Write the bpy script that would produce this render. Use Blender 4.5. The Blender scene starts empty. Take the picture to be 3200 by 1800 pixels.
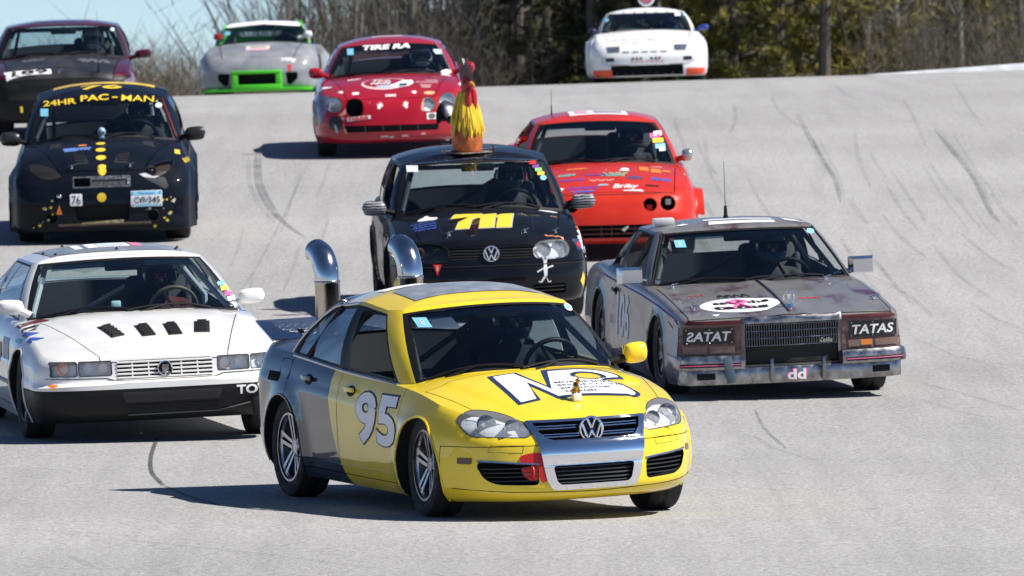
import bpy, bmesh, math, random
from mathutils import Vector, Matrix
from mathutils.bvhtree import BVHTree
R = math.radians
random.seed(7)
SC = bpy.context.scene
COL = SC.collection

# ------------------------------------------------------------------ camera, sky, sun, exposure
CAM_Z, PITCH, LENS = 2.64, 1.141, 332.9
cd = bpy.data.cameras.new('camera'); cam = bpy.data.objects.new('camera', cd); COL.objects.link(cam)
cam.location = (0, 0, CAM_Z); cam.rotation_euler = (R(90 - PITCH), 0, 0)
cd.sensor_width = 36; cd.lens = LENS; cd.clip_start = 1; cd.clip_end = 6000
cd.dof.use_dof = True; cd.dof.focus_distance = 62; cd.dof.aperture_fstop = 10
SC.camera = cam
SUN_EL, SUN_AZ = 50, 102            # azimuth clockwise from +Y: east-ish, a little towards the camera
W = bpy.data.worlds.new('World'); SC.world = W; W.use_nodes = True
wn = W.node_tree.nodes; sky = wn.new('ShaderNodeTexSky'); sky.sky_type = 'NISHITA'; sky.sun_disc = False
sky.sun_elevation = R(SUN_EL); sky.sun_rotation = R(SUN_AZ); sky.air_density = .5; sky.dust_density = 0; sky.ozone_density = 5
W.node_tree.links.new(sky.outputs[0], wn['Background'].inputs[0]); wn['Background'].inputs[1].default_value = .078
sl = bpy.data.lights.new('sun', 'SUN'); sun = bpy.data.objects.new('sun', sl); COL.objects.link(sun)
sl.energy = 5; sl.angle = R(.53); sl.color = (1, .955, .89)
_d = Vector((math.sin(R(SUN_AZ)) * math.cos(R(SUN_EL)), math.cos(R(SUN_AZ)) * math.cos(R(SUN_EL)), math.sin(R(SUN_EL))))
sun.rotation_euler = _d.to_track_quat('Z', 'Y').to_euler(); sun.location = (30, -20, 60)
vs = SC.view_settings; vs.view_transform = 'Standard'; vs.look = 'None'; vs.gamma = 1; vs.exposure = .6
SC.cycles.max_bounces = 7; SC.cycles.transparent_max_bounces = 14; SC.cycles.glossy_bounces = 3; SC.cycles.diffuse_bounces = 3
SC.cycles.caustics_reflective = False; SC.cycles.caustics_refractive = False

# ------------------------------------------------------------------ materials
MATS = {}
def nodes(m):
    m.use_nodes = True; nt = m.node_tree
    return nt, nt.nodes, nt.links, nt.nodes['Principled BSDF']
def lin(c):
    return tuple(((x / 12.92) if x <= .04045 else ((x + .055) / 1.055) ** 2.4) for x in c)
def mat(name, col, rough=.5, metal=0, coat=0, var=0, vs=8, bump=0, bs=60, spec=.5, emit=None):
    if name in MATS: return MATS[name]
    m = bpy.data.materials.new(name); nt, N, L, P = nodes(m)
    P.inputs['Base Color'].default_value = (*col, 1); P.inputs['Roughness'].default_value = rough
    P.inputs['Metallic'].default_value = metal; P.inputs['Coat Weight'].default_value = coat
    P.inputs['Coat Roughness'].default_value = .04; P.inputs['Specular IOR Level'].default_value = spec
    if var or bump:
        tc = N.new('ShaderNodeTexCoord')
    if var:
        n = N.new('ShaderNodeTexNoise'); n.inputs['Scale'].default_value = vs; n.inputs['Detail'].default_value = 6
        L.new(tc.outputs['Object'], n.inputs['Vector'])
        r = N.new('ShaderNodeMapRange'); r.inputs[1].default_value = .3; r.inputs[2].default_value = .7
        r.inputs[3].default_value = 1 - var; r.inputs[4].default_value = 1 + var * .6
        L.new(n.outputs[0], r.inputs[0])
        mx = N.new('ShaderNodeMix'); mx.data_type = 'RGBA'; mx.blend_type = 'MULTIPLY'; mx.inputs[0].default_value = 1
        mx.inputs[6].default_value = (*col, 1); L.new(r.outputs[0], mx.inputs[7]); L.new(mx.outputs[2], P.inputs['Base Color'])
        r2 = N.new('ShaderNodeMapRange'); r2.inputs[1].default_value = .3; r2.inputs[2].default_value = .7
        r2.inputs[3].default_value = max(0, rough * .75); r2.inputs[4].default_value = min(1, rough * 1.35)
        L.new(n.outputs[0], r2.inputs[0]); L.new(r2.outputs[0], P.inputs['Roughness'])
    if bump:
        n2 = N.new('ShaderNodeTexNoise'); n2.inputs['Scale'].default_value = bs; n2.inputs['Detail'].default_value = 3
        L.new(tc.outputs['Object'], n2.inputs['Vector'])
        b = N.new('ShaderNodeBump'); b.inputs['Strength'].default_value = bump; b.inputs['Distance'].default_value = .01
        L.new(n2.outputs[0], b.inputs['Height']); L.new(b.outputs[0], P.inputs['Normal'])
    if emit:
        P.inputs['Emission Color'].default_value = (*emit[:3], 1); P.inputs['Emission Strength'].default_value = emit[3]
    MATS[name] = m
    return m
def paint(name, col, rough=.35, coat=1, var=.06):
    return mat('paint_' + name, col, rough, 0, coat, var, 3.5, spec=.15)
def glassmat(name='glass', tint=(.70, .79, .80), ior=1.45, rough=.0):
    if name in MATS: return MATS[name]
    m = bpy.data.materials.new(name); nt, N, L, P = nodes(m); N.remove(P)
    out = N['Material Output']; tr = N.new('ShaderNodeBsdfTransparent'); tr.inputs[0].default_value = (*tint, 1)
    gl = N.new('ShaderNodeBsdfGlossy'); gl.inputs['Roughness'].default_value = rough; gl.inputs[0].default_value = (.9, .9, .9, 1)
    lw = N.new('ShaderNodeLayerWeight'); lw.inputs[0].default_value = .5; pw = N.new('ShaderNodeMath'); pw.operation = 'POWER'; pw.inputs[1].default_value = 5; L.new(lw.outputs['Facing'], pw.inputs[0])
    f0 = ((ior - 1) / (ior + 1)) ** 2 * 1.8; fr = N.new('ShaderNodeMath'); fr.operation = 'MULTIPLY_ADD'; fr.inputs[1].default_value = 1 - f0; fr.inputs[2].default_value = f0; L.new(pw.outputs[0], fr.inputs[0])
    mx = N.new('ShaderNodeMixShader'); L.new(fr.outputs[0], mx.inputs[0]); L.new(tr.outputs[0], mx.inputs[1]); L.new(gl.outputs[0], mx.inputs[2])
    L.new(mx.outputs[0], out.inputs[0]); MATS[name] = m
    return m
BLACK = mat('black_trim', (.01, .01, .011), .5, spec=.25)
RUBBER = mat('tyre_rubber', (.018, .018, .018), .8, var=.25, vs=20)
DARK = mat('dark_void', (.006, .006, .007), .9)
INTER = mat('interior_dark', (.04, .041, .045), .8)
CHROME = mat('chrome', (.82, .82, .84), .08, 1)
DULLCHR = mat('dull_chrome', (.6, .6, .62), .22, 1, var=.2, vs=12)
ALU = mat('alloy', (.52, .52, .54), .3, 1, var=.15, vs=14)
STEEL = mat('dark_steel', (.12, .12, .125), .4, .8)
WHITEP = mat('print_white', (.82, .82, .82), .45)
BLACKP = mat('print_black', (.012, .012, .014), .45)
GLASS = glassmat(); LENS_M = glassmat('lens', (.92, .94, .95), 1.4)
REFL = mat('lamp_reflector', (.86, .87, .88), .16, 1)
LAMPBACK = mat('lamp_silver', (.85, .86, .87), .4, 0)
def hazymat(name, k, tint=(.95, .96, .97)):
    if name in MATS: return MATS[name]
    m = glassmat(name, tint, 1.45); nt = m.node_tree; N, L = nt.nodes, nt.links; out = N['Material Output']; old = out.inputs[0].links[0].from_socket
    df = N.new('ShaderNodeBsdfDiffuse'); df.inputs[0].default_value = (.82, .84, .85, 1); mx = N.new('ShaderNodeMixShader'); mx.inputs[0].default_value = k
    L.new(old, mx.inputs[1]); L.new(df.outputs[0], mx.inputs[2]); L.new(mx.outputs[0], out.inputs[0]); return m
HAZY = hazymat('lens_hazy', .16); HAZE2 = hazymat('lens_faint', .1)
AMBER = mat('amber_lens', (.75, .22, .02), .2, 0, .6)

# ------------------------------------------------------------------ mesh helpers
def link(name, me, parent=None, mx=None):
    o = bpy.data.objects.new(name, me); COL.objects.link(o)
    if parent is not None: o.parent = parent
    if mx is not None: o.matrix_local = mx
    return o
def finish(me, smooth=True, ang=38):
    if smooth:
        for p in me.polygons: p.use_smooth = True
        me.set_sharp_from_angle(angle=R(ang))
    me.update()
class MB:
    def __init__(s): s.v = []; s.f = []; s.m = []
    def add(s, v, f, m=0):
        b = len(s.v); s.v += [tuple(p) for p in v]
        s.f += [tuple(i + b for i in q) for q in f]; s.m += [m] * len(f); return s
    def box(s, c, d, rot=None, m=0, taper=1):
        hx, hy, hz = d[0] / 2, d[1] / 2, d[2] / 2
        P = []
        for z in (-1, 1):
            k = taper if z > 0 else 1
            for x, y in ((-1, -1), (1, -1), (1, 1), (-1, 1)): P.append(Vector((x * hx * k, y * hy * k, z * hz)))
        if rot is not None: P = [rot @ p for p in P]
        P = [p + Vector(c) for p in P]
        return s.add(P, [(3, 2, 1, 0), (4, 5, 6, 7), (0, 1, 5, 4), (1, 2, 6, 5), (2, 3, 7, 6), (3, 0, 4, 7)], m)
    def bbox(s, c, d, b=.01, rot=None, m=0, seg=2):
        bm = bmesh.new(); bmesh.ops.create_cube(bm, size=1)
        for v in bm.verts: v.co = Vector((v.co.x * d[0], v.co.y * d[1], v.co.z * d[2]))
        bmesh.ops.bevel(bm, geom=bm.edges[:], offset=b, segments=seg, profile=.5, affect='EDGES', clamp_overlap=True)
        bm.verts.index_update()
        P = [v.co.copy() for v in bm.verts]
        if rot is not None: P = [rot @ p for p in P]
        F = [tuple(v.index for v in f.verts) for f in bm.faces]; bm.free()
        return s.add([p + Vector(c) for p in P], F, m)
    def tube(s, pts, r, n=8, m=0, caps=True, closed=False):
        pts = [Vector(p) for p in pts]; k = len(pts); rr = r if isinstance(r, (list, tuple)) else [r] * k
        V = []; up = None
        for i, p in enumerate(pts):
            a = pts[(i - 1) % k] if (closed or i > 0) else p; b = pts[(i + 1) % k] if (closed or i < k - 1) else p
            d = (b - a).normalized()
            if up is None: up = d.orthogonal().normalized()
            up = (up - d * up.dot(d)); up = up.normalized() if up.length > 1e-6 else d.orthogonal().normalized()
            w = d.cross(up)
            for j in range(n):
                t = 2 * math.pi * j / n; V.append(p + (up * math.cos(t) + w * math.sin(t)) * rr[i])
        F = []
        for i in range(k if closed else k - 1):
            i2 = (i + 1) % k
            for j in range(n): F.append((i * n + j, i * n + (j + 1) % n, i2 * n + (j + 1) % n, i2 * n + j))
        if caps and not closed: F += [tuple(range(n))[::-1], tuple((k - 1) * n + j for j in range(n))]
        return s.add(V, F, m)
    def lathe(s, prof, n=32, c=(0, 0, 0), axis='y', m=0, closed=False, a0=0, a1=360):
        V = []; c = Vector(c); full = abs(a1 - a0) >= 360; nn = n if full else n + 1
        for r, h in prof:
            for j in range(nn):
                t = R(a0) + R(a1 - a0) * j / n; a, b = r * math.cos(t), r * math.sin(t)
                V.append(c + (Vector((a, h, b)) if axis == 'y' else Vector((h, a, b)) if axis == 'x' else Vector((a, b, h))))
        F = []; k = len(prof)
        for i in range(k if closed else k - 1):
            i2 = (i + 1) % k
            for j in range(nn if full else n): F.append((i * nn + j, i * nn + (j + 1) % nn, i2 * nn + (j + 1) % nn, i2 * nn + j))
        return s.add(V, F, m)
    def grid(s, rows, m=0):
        k = len(rows[0]); V = [p for r in rows for p in r]
        return s.add(V, [(i * k + j, i * k + j + 1, (i + 1) * k + j + 1, (i + 1) * k + j) for i in range(len(rows) - 1) for j in range(k - 1)], m)
    def prism(s, poly, axis, a, b, m=0):     # poly = 2d outline in the two other axes
        def P(q, t): return {'x': (t, q[0], q[1]), 'y': (q[0], t, q[1]), 'z': (q[0], q[1], t)}[axis]
        n = len(poly); V = [P(q, a) for q in poly] + [P(q, b) for q in poly]
        return s.add(V, [tuple(range(n))[::-1], tuple(range(n, 2 * n))] + [(i, (i + 1) % n, n + (i + 1) % n, n + i) for i in range(n)], m)
    def sphere(s, c, r, n=12, m=0, sq=(1, 1, 1)):
        rows = []
        for i in range(n + 1):
            t = math.pi * i / n
            rows.append([Vector(c) + Vector((r * sq[0] * math.sin(t) * math.cos(2 * math.pi * j / (2 * n)), r * sq[1] * math.sin(t) * math.sin(2 * math.pi * j / (2 * n)), r * sq[2] * math.cos(t))) for j in range(2 * n + 1)])
        return s.grid(rows, m)
    def mesh(s, name, mats, merge=0, normals=True):
        me = bpy.data.meshes.new(name); me.from_pydata(s.v, [], s.f)
        for p, k in zip(me.polygons, s.m): p.material_index = k
        for q in (mats if isinstance(mats, (list, tuple)) else [mats]): me.materials.append(q)
        if merge or normals:
            bm = bmesh.new(); bm.from_mesh(me)
            if merge: bmesh.ops.remove_doubles(bm, verts=bm.verts[:], dist=merge)
            if normals: bmesh.ops.recalc_face_normals(bm, faces=bm.faces[:])
            bm.to_mesh(me); bm.free()
        return me
    def build(s, name, mats, parent=None, mx=None, smooth=True, ang=38, merge=0, normals=True):
        me = s.mesh(name, mats, merge, normals); finish(me, smooth, ang)
        return link(name, me, parent, mx)
def tag(o, label=None, cat=None, group=None, kind=None):
    if label: o['label'] = label
    if cat: o['category'] = cat
    if group: o['group'] = group
    if kind: o['kind'] = kind
    return o
def interp(tab, x):
    # monotone-ish smooth interpolation through sorted (x, v) pairs
    tab = sorted(tab); n = len(tab)
    if x <= tab[0][0]: return tab[0][1]
    if x >= tab[-1][0]: return tab[-1][1]
    for i in range(n - 1):
        if x <= tab[i + 1][0]: break
    def sl(i):
        if i <= 0 or i >= n - 1: return (tab[1][1] - tab[0][1]) / (tab[1][0] - tab[0][0]) if i <= 0 else (tab[-1][1] - tab[-2][1]) / (tab[-1][0] - tab[-2][0])
        d0 = (tab[i][1] - tab[i - 1][1]) / (tab[i][0] - tab[i - 1][0]); d1 = (tab[i + 1][1] - tab[i][1]) / (tab[i + 1][0] - tab[i][0])
        if d0 * d1 <= 0: return 0
        return 2 * d0 * d1 / (d0 + d1)
    x0, y0 = tab[i]; x1, y1 = tab[i + 1]; h = x1 - x0; t = (x - x0) / h
    return (2 * t**3 - 3 * t * t + 1) * y0 + (t**3 - 2 * t * t + t) * h * sl(i) + (-2 * t**3 + 3 * t * t) * y1 + (t**3 - t * t) * h * sl(i + 1)
def circ(cx, cy, rx, ry=None, n=24, a0=0):
    ry = rx if ry is None else ry
    return [(cx + rx * math.cos(a0 + 2 * math.pi * i / n), cy + ry * math.sin(a0 + 2 * math.pi * i / n)) for i in range(n)]
def rrect(x0, y0, x1, y1, r=.02, n=4):
    P = []
    for cx, cy, a in ((x1 - r, y1 - r, 0), (x0 + r, y1 - r, 90), (x0 + r, y0 + r, 180), (x1 - r, y0 + r, 270)):
        for i in range(n + 1):
            t = R(a + 90 * i / n); P.append((cx + r * math.cos(t), cy + r * math.sin(t)))
    return P
def rpoly(poly, r=.02, n=3):
    # rounded polygon
    P = []; k = len(poly)
    for i in range(k):
        a, b, c = Vector(poly[i - 1]), Vector(poly[i]), Vector(poly[(i + 1) % k])
        d1, d2 = (a - b), (c - b); rr = min(r[i] if isinstance(r, list) else r, d1.length * .45, d2.length * .45)
        p, q = b + d1.normalized() * rr, b + d2.normalized() * rr
        for j in range(n + 1):
            t = j / n; P.append(tuple((1 - t)**2 * p + 2 * t * (1 - t) * b + t * t * q))
    return P
def mir(poly): return [(-a, b) for a, b in poly][::-1]

# ------------------------------------------------------------------ 2d shapes and letters projected onto a body
def curve_mesh(polys):
    cu = bpy.data.curves.new('c', 'CURVE'); cu.dimensions = '2D'; cu.fill_mode = 'BOTH'
    for p in polys:
        s = cu.splines.new('POLY'); s.points.add(len(p) - 1)
        for q, (a, b) in zip(s.points, p): q.co = (a, b, 0, 1)
        s.use_cyclic_u = True
    o = bpy.data.objects.new('c', cu); me = bpy.data.meshes.new_from_object(o)
    bpy.data.objects.remove(o); bpy.data.curves.remove(cu); return me
def text_mesh(t, bold=0., shear=0., space=1.):
    cu = bpy.data.curves.new('t', 'FONT'); cu.body = t; cu.size = 1; cu.offset = bold; cu.shear = shear; cu.space_character = space
    cu.resolution_u = 4; cu.fill_mode = 'BOTH'
    o = bpy.data.objects.new('t', cu); me = bpy.data.meshes.new_from_object(o)
    bpy.data.objects.remove(o); bpy.data.curves.remove(cu); return me
def project(me, place, axis, bvh, off, maxlen=.05, d=-1):
    """place: 2d point -> (p, q) on the plane across axis; cast along axis (d = direction of the ray) on bvh"""
    bm = bmesh.new(); bm.from_mesh(me); bpy.data.meshes.remove(me)
    for v in bm.verts:
        a, b = place(v.co.x, v.co.y); v.co = (a, b, 0)
    bmesh.ops.remove_doubles(bm, verts=bm.verts[:], dist=1e-4)
    bmesh.ops.triangulate(bm, faces=bm.faces[:])
    for _ in range(4):
        es = [e for e in bm.edges if e.calc_length() > maxlen]
        if not es: break
        bmesh.ops.subdivide_edges(bm, edges=es, cuts=1); bmesh.ops.triangulate(bm, faces=[f for f in bm.faces if len(f.verts) > 3])
    bad = []
    for v in bm.verts:
        a, b = v.co.x, v.co.y
        if axis == 'x': o, dr = Vector((-6 * d, a, b)), Vector((d, 0, 0))
        elif axis == 'z': o, dr = Vector((a, b, -6 * d)), Vector((0, 0, d))
        else: o, dr = Vector((a, -6 * d, b)), Vector((0, d, 0))
        h, nrm, _, _ = bvh.ray_cast(o, dr)
        if h is None: bad.append(v); continue
        if nrm.dot(dr) > 0: nrm = -nrm
        v.co = h + nrm * off
    bmesh.ops.delete(bm, geom=bad, context='VERTS')
    bm.normal_update()
    dr = Vector({'x': (d, 0, 0), 'z': (0, 0, d), 'y': (0, d, 0)}[axis])
    for f in bm.faces:
        if f.normal.dot(dr) > 0: f.normal_flip()
    out = bpy.data.meshes.new('decal'); bm.to_mesh(out); bm.free(); finish(out, True, 80); return out

# ------------------------------------------------------------------ ground of the track
GZ = [(0, -.75), (20, -.52), (40, -.27), (50, -.13), (60, .02), (70, .2), (80, .51), (90, .95), (100, 1.45), (110, 1.94), (120, 2.37), (130, 2.68), (140, 2.84), (150, 2.78), (160, 2.55), (175, 1.9), (200, .4), (260, -3)]
def gz(x, y):
    return interp(GZ, y) + interp([(0, 0), (50, .006), (60, .01), (80, .016), (110, .024), (135, .031), (200, .031)], y) * max(-22, min(22, x))
F_PX = LENS / 36 * 2576
def ray(u, v):
    d = Vector(((u - 1288) / F_PX, 1, -(v - 724.5) / F_PX)); a = -R(PITCH)
    return Vector((d.x, d.y * math.cos(a) - d.z * math.sin(a), d.y * math.sin(a) + d.z * math.cos(a)))
def on_ground(u, v, y0=20):
    d = ray(u, v); y = y0
    while y < 139:
        if CAM_Z + d.z * y <= gz(d.x * y, y): break
        y += .02
    return Vector((d.x * y, y, gz(d.x * y, y)))
# ------------------------------------------------------------------ cars
def boolean(me, cutters):
    o = bpy.data.objects.new('b', me); COL.objects.link(o); tmp = [o]
    for cm in cutters:
        c = bpy.data.objects.new('k', cm); COL.objects.link(c); tmp.append(c)
        md = o.modifiers.new('b', 'BOOLEAN'); md.object = c; md.operation = 'DIFFERENCE'; md.solver = 'EXACT'; md.material_mode = 'INDEX'
    dg = bpy.context.evaluated_depsgraph_get()
    out = bpy.data.meshes.new_from_object(o.evaluated_get(dg))
    for t in tmp:
        d = t.data; bpy.data.objects.remove(t); bpy.data.meshes.remove(d)
    return out
class Car:
    def __init__(s, name, S, uv, yaw, scale=1, pitch=0, lower=0, roll=0, label='', y=None):
        s.S = S; s.name = name
        s.root = bpy.data.objects.new(name, None); COL.objects.link(s.root); s.root.empty_display_size = .3
        tag(s.root, label, 'car', 'race cars coming over the crest')
        p = on_ground(*uv)
        if y is not None:
            d = ray(*uv); p = Vector((d.x * y, y, gz(d.x * y, y)))
        s.scale = scale; hd = Vector((math.sin(R(yaw)), -math.cos(R(yaw)), 0)); lf = Vector((math.cos(R(yaw)), math.sin(R(yaw)), 0))
        # origin is mid wheelbase; the anchor is the ground under the front axle; tilt follows the road
        wb = S['xfw'] - S['xrw']; q = p - hd * wb * scale; q.z = gz(q.x, q.y)
        ex = (p - q).normalized(); l2 = p + lf; l2.z = gz(l2.x, l2.y); ey = l2 - p; ey = (ey - ex * ey.dot(ex)).normalized(); ez = ex.cross(ey)
        o = p - ex * S['xfw'] * scale
        M = Matrix(((ex.x, ey.x, ez.x, o.x), (ex.y, ey.y, ez.y, o.y), (ex.z, ey.z, ez.z, o.z), (0, 0, 0, 1))) @ Matrix.Scale(scale, 4)
        s.root.matrix_world = M; s.M = M
        s.BM = Matrix.Translation((0, 0, -lower)) @ Matrix.Rotation(R(pitch), 4, 'Y') @ Matrix.Rotation(R(roll), 4, 'X')
        s.cuts = []; s.panels = S.get('panels', [])
    # ---- surface functions
    def ztop(s, x, y):
        S = s.S; a, b = interp(S['sh'], x), interp(S['ct'], x); t = min(1, abs(y) / S['W'])
        return a + (b - a) * (1 - t ** S.get('tp', 2.4)) + (S['bump'](x, y) if 'bump' in S else 0)
    def wx(s, x):
        S = s.S; w = S['W']
        w *= 1 - S.get('tf', .03) * max(0, (x - .2) / (S['xf'] - .2)) ** 2 - S.get('tr', .05) * max(0, (-.2 - x) / (-.2 - S['xr'])) ** 2
        return w
    def ring(s, v):
        S = s.S; fo = interp([(p[0], p[1]) for p in S['prof']], v); ro = interp([(p[0], p[2]) for p in S['prof']], v); wo = interp([(p[0], p[3]) for p in S['prof']], v)
        xf, xr = S['xf'] - fo, S['xr'] + ro; d, n = S['nose']; dr, nr = S.get('tail', (.35, 3)); P = []
        n = n(v) if callable(n) else n; d = d(v) if callable(d) else d
        fr = [0, .08, .16, .24, .32, .4, .48, .56, .64, .72, .79, .85, .9, .94, .97, .99, .998]
        for q in fr:
            x = xf - d + d * max(0, 1 - q ** n) ** (1 / n) + S.get('prow', 0) * (1 - q) ; P.append((x, q * (s.wx(xf - d) - wo)))
        k = S.get('ns', 46); xa, xb = xf - d, xr + dr
        for i in range(k + 1):
            x = xa + (xb - xa) * i / k; P.append((x, s.wx(x) - wo))
        for q in [.998, .98, .94, .88, .8, .7, .56, .42, .28, .14, 0]:
            x = xr + dr - dr * max(0, 1 - q ** nr) ** (1 / nr); P.append((x, q * (s.wx(xb) - wo)))
        out = []
        z0t = S.get('z0', [(-2.3, .24), (-1, .19), (1, .19), (2.2, .2)])
        for x, y in P:
            z0 = interp(z0t, x); z = z0 + v * (s.ztop(x, y) - z0)
            for xw, fl in ((S['xfw'], S.get('flare', (.015, .015))[0]), (S['xrw'], S.get('flare', (.015, .015))[1])):
                dd = math.hypot(x - xw, z - S['R'] - .02); rr = S['R'] * 1.13
                if fl and dd < rr + .35 and y > S['W'] * .7:
                    y += fl * math.exp(-(max(0, dd - rr) / S.get('flw', .1)) ** 2) * (1 - max(0, v - .8) / .2 if v > .8 else 1)
            out.append(Vector((x, y, z)))
        return out
    def shell(s):
        S = s.S; V = []; F = []
        lv = [0]; pv = [p[0] for p in S['prof']]
        for a, b in zip(pv, pv[1:]):
            k = max(1, round((b - a) / .045)); lv += [a + (b - a) * (i + 1) / k for i in range(k)]
        rings = []
        for v in lv:
            h = s.ring(v); rings.append(h + [Vector((p.x, -p.y, p.z)) for p in h[-2:0:-1]])
        top = rings[-1]; xa, xb = S['xr'] + .42, S['xf'] - S.get('spine', .5)
        for r in (.02, .045, .075, .11, .15, .19, .23, .27, .31, .35, .4, .46, .53, .6, .68, .76, .84, .92, 1):
            row = []
            for p in top:
                sx = max(xb if False else xa, min(xb, p.x)); x = p.x + (sx - p.x) * r; y = p.y * (1 - r); row.append(Vector((x, y, s.ztop(x, y))))
            rings.append(row)
        n = len(top); mb = MB()
        for r in rings: V += r
        for i in range(len(rings) - 1):
            for j in range(n): F.append((i * n + j, i * n + (j + 1) % n, (i + 1) * n + (j + 1) % n, (i + 1) * n + j))
        F.append(tuple(range(n))[::-1])
        mb.add(V, F)
        me = mb.mesh('body', [S['paint'], DARK, INTER], merge=.0008)
        return me
    # ---- greenhouse
    def glasshouse(s):
        S = s.S; G = S['gh']; s.panes = []
        VV = [0, S.get('gv0', .05), S.get('gv0', .05) + .035, .25, .42, .6, .76, S.get('gv1', .93) - .035, S.get('gv1', .93), 1]
        cols = []      # list of (belt, roof, segtype of the interval that starts here)
        ent = []
        for i in range(len(G) - 1):
            a, b = G[i], G[i + 1]; ty = a[5]
            tt = [0, .03, .2, .36, .52, .68, .84, .97, 1] if ty in ('ws', 'rear') else [0, .045, .3, .5, .7, .955, 1] if ty in ('win', 'open') else [0, .5, 1]
            for t in tt:
                if t == 1 and i < len(G) - 2: continue
                e = t * t if i == 0 else (1 - (1 - t)**2 if i == len(G) - 2 else t)
                if ty == 'win' or ty == 'open': e = t
                bx, by = a[0] + (b[0] - a[0]) * e, a[1] + (b[1] - a[1]) * t
                rx, ry, rz = a[2] + (b[2] - a[2]) * e, a[3] + (b[3] - a[3]) * t, a[4] + (b[4] - a[4]) * e
                ent.append((bx, by, rx, ry, rz, i, t, ty))
        def pt(e, v):
            bx, by, rx, ry, rz = e[:5]; bz = s.ztop(bx, by) - .012
            B, Rf = Vector((bx, by, bz)), Vector((rx, ry, rz)); p = B.lerp(Rf, v)
            out = Vector((0, 1, .2)) if e[7] in ('win', 'open') else Vector((1 if bx > 0 else -1, .0, .5)) if e[7] in ('ws', 'rear') else Vector((.5 if bx > 0 else -.5, .7, .2))
            return p + out.normalized() * S.get('gbow', .03) * 4 * v * (1 - v)
        s.ghpt = pt; s.ghent = ent
        fr = MB(); s.pane_objs = []
        n = len(ent)
        grid = [[pt(e, v) for v in VV] for e in ent]
        panes = {}
        for side in (1, -1):
            for i in range(n - 1):
                ty, seg, t0, t1 = ent[i][7], ent[i][5], ent[i][6], ent[i + 1][6] if ent[i + 1][5] == ent[i][5] else 1
                for j in range(len(VV) - 1):
                    q = [grid[i][j], grid[i + 1][j], grid[i + 1][j + 1], grid[i][j + 1]]
                    if side < 0: q = [Vector((p.x, -p.y, p.z)) for p in q]
                    inop = ty in ('ws', 'rear', 'win', 'open') and 1 <= j <= len(VV) - 3
                    tcentre = (ty == 'ws' and t0 == 0) or (ty == 'rear' and t1 == 1)
                    if not inop: fr.add(q, [(0, 1, 2, 3)], 1 if ty == 'pb' and j < len(VV) - 2 else 0)
                    elif j in (1, len(VV) - 3) or ((t1 <= .05 or t0 >= .95) and not tcentre):
                        fr.add(q, [(0, 1, 2, 3)], 1)
                    elif ty != 'open' or (side > 0 and not S.get('open_both')):
                        key = 'windshield' if ty == 'ws' else 'rear_window' if ty == 'rear' else ('side_window', side, seg)
                        panes.setdefault(key, MB()).add(q, [(0, 1, 2, 3)])
                    if inop and (j in (1, len(VV) - 3)) and False: pass
        # roof
        rim = [pt(e, 1) for e in ent]; full = rim + [Vector((p.x, -p.y, p.z)) for p in rim[-2:0:-1]]
        x0, x1 = rim[0].x, rim[-1].x; rows = [full]; cr = S.get('crown', .045)
        for r in (.04, .1, .2, .35, .55, .78, 1):
            row = []
            for p in full:
                sx = max(x1 + .3, min(x0 - .3, p.x)); x = p.x + (sx - p.x) * r; y = p.y * (1 - r)
                row.append(Vector((x, y, p.z + (s.roofz(x, S) - p.z) * (1 - (1 - r) ** 2.6))))
            rows.append(row)
        rf = MB(); k = len(full); V = [p for r in rows for p in r]
        rf.add(V, [(i * k + j, i * k + (j + 1) % k, (i + 1) * k + (j + 1) % k, (i + 1) * k + j) for i in range(len(rows) - 1) for j in range(k)])
        roof = rf.mesh('roof', [S.get('roofpaint', S['paint'])], merge=.0008)
        frame = fr.mesh('window_frame', [S.get('framepaint', S['paint']), BLACK], merge=.0008)
        # bvh of the whole glasshouse for decals
        allm = MB(); allm.v = list(fr.v) + list(rf.v); allm.f = list(fr.f) + [tuple(i + len(fr.v) for i in f) for f in rf.f]
        for k2, m in panes.items():
            b = len(allm.v); allm.v += m.v; allm.f += [tuple(i + b for i in f) for f in m.f]
        s.gbvh = BVHTree.FromPolygons([Vector(v) for v in allm.v], allm.f)
        finish(roof, True, 50); finish(frame, True, 40)
        s.roof = s.part('roof', roof); s.frame = s.part('window_frame', frame)
        for key, m in panes.items():
            nm = key if isinstance(key, str) else key[0]; me = m.mesh(nm, [S.get('sideglass', S.get('glass', GLASS)) if nm == 'side_window' else S.get('glass', GLASS)], merge=.0008)
            for v in me.vertices: v.co -= v.normal * .004
            finish(me, True, 60); s.part(nm, me)
    def roofz(s, x, S):
        return interp(S['roof'], x)
    def part(s, name, me, parent=None):
        if parent is None: return link(name, me, s.root, s.BM)
        return link(name, me, parent)
    def mb(s, m, name, mats, parent=None, **k):
        me = m.mesh(name, mats, k.pop('merge', 0)); finish(me, k.pop('smooth', True), k.pop('ang', 38)); return s.part(name, me, parent)
    # ---- build
    def build(s):
        S = s.S; me = s.shell()
        b0 = bmesh.new(); b0.from_mesh(me); s.bvh = BVHTree.FromBMesh(b0); b0.free()
        wells = MB(); zc = S['R'] + .03
        for xw in (S['xfw'], S['xrw']):
            for sd in (1, -1):
                rr = S.get('RW', S['R'] * 1.12); y0, y1 = sd * (S['W'] - .36), sd * (S['W'] + .25)
                pts = [(xw + rr * math.cos(2 * math.pi * i / 40), zc + rr * math.sin(2 * math.pi * i / 40)) for i in range(40)]
                wells.prism(pts, 'y', y0, y1, 1)
        cm = [wells.mesh('w', [S['paint'], DARK, INTER])]
        G = S['gh']; cav = []
        for e in G[1:-1]: cav.append((e[0] + (-.05 if e[0] > 0 else .05) , max(.05, e[1] - .05)))
        cav = [(G[0][0] - .08, 0)] + cav + [(G[-1][0] + .08, 0)]
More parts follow.
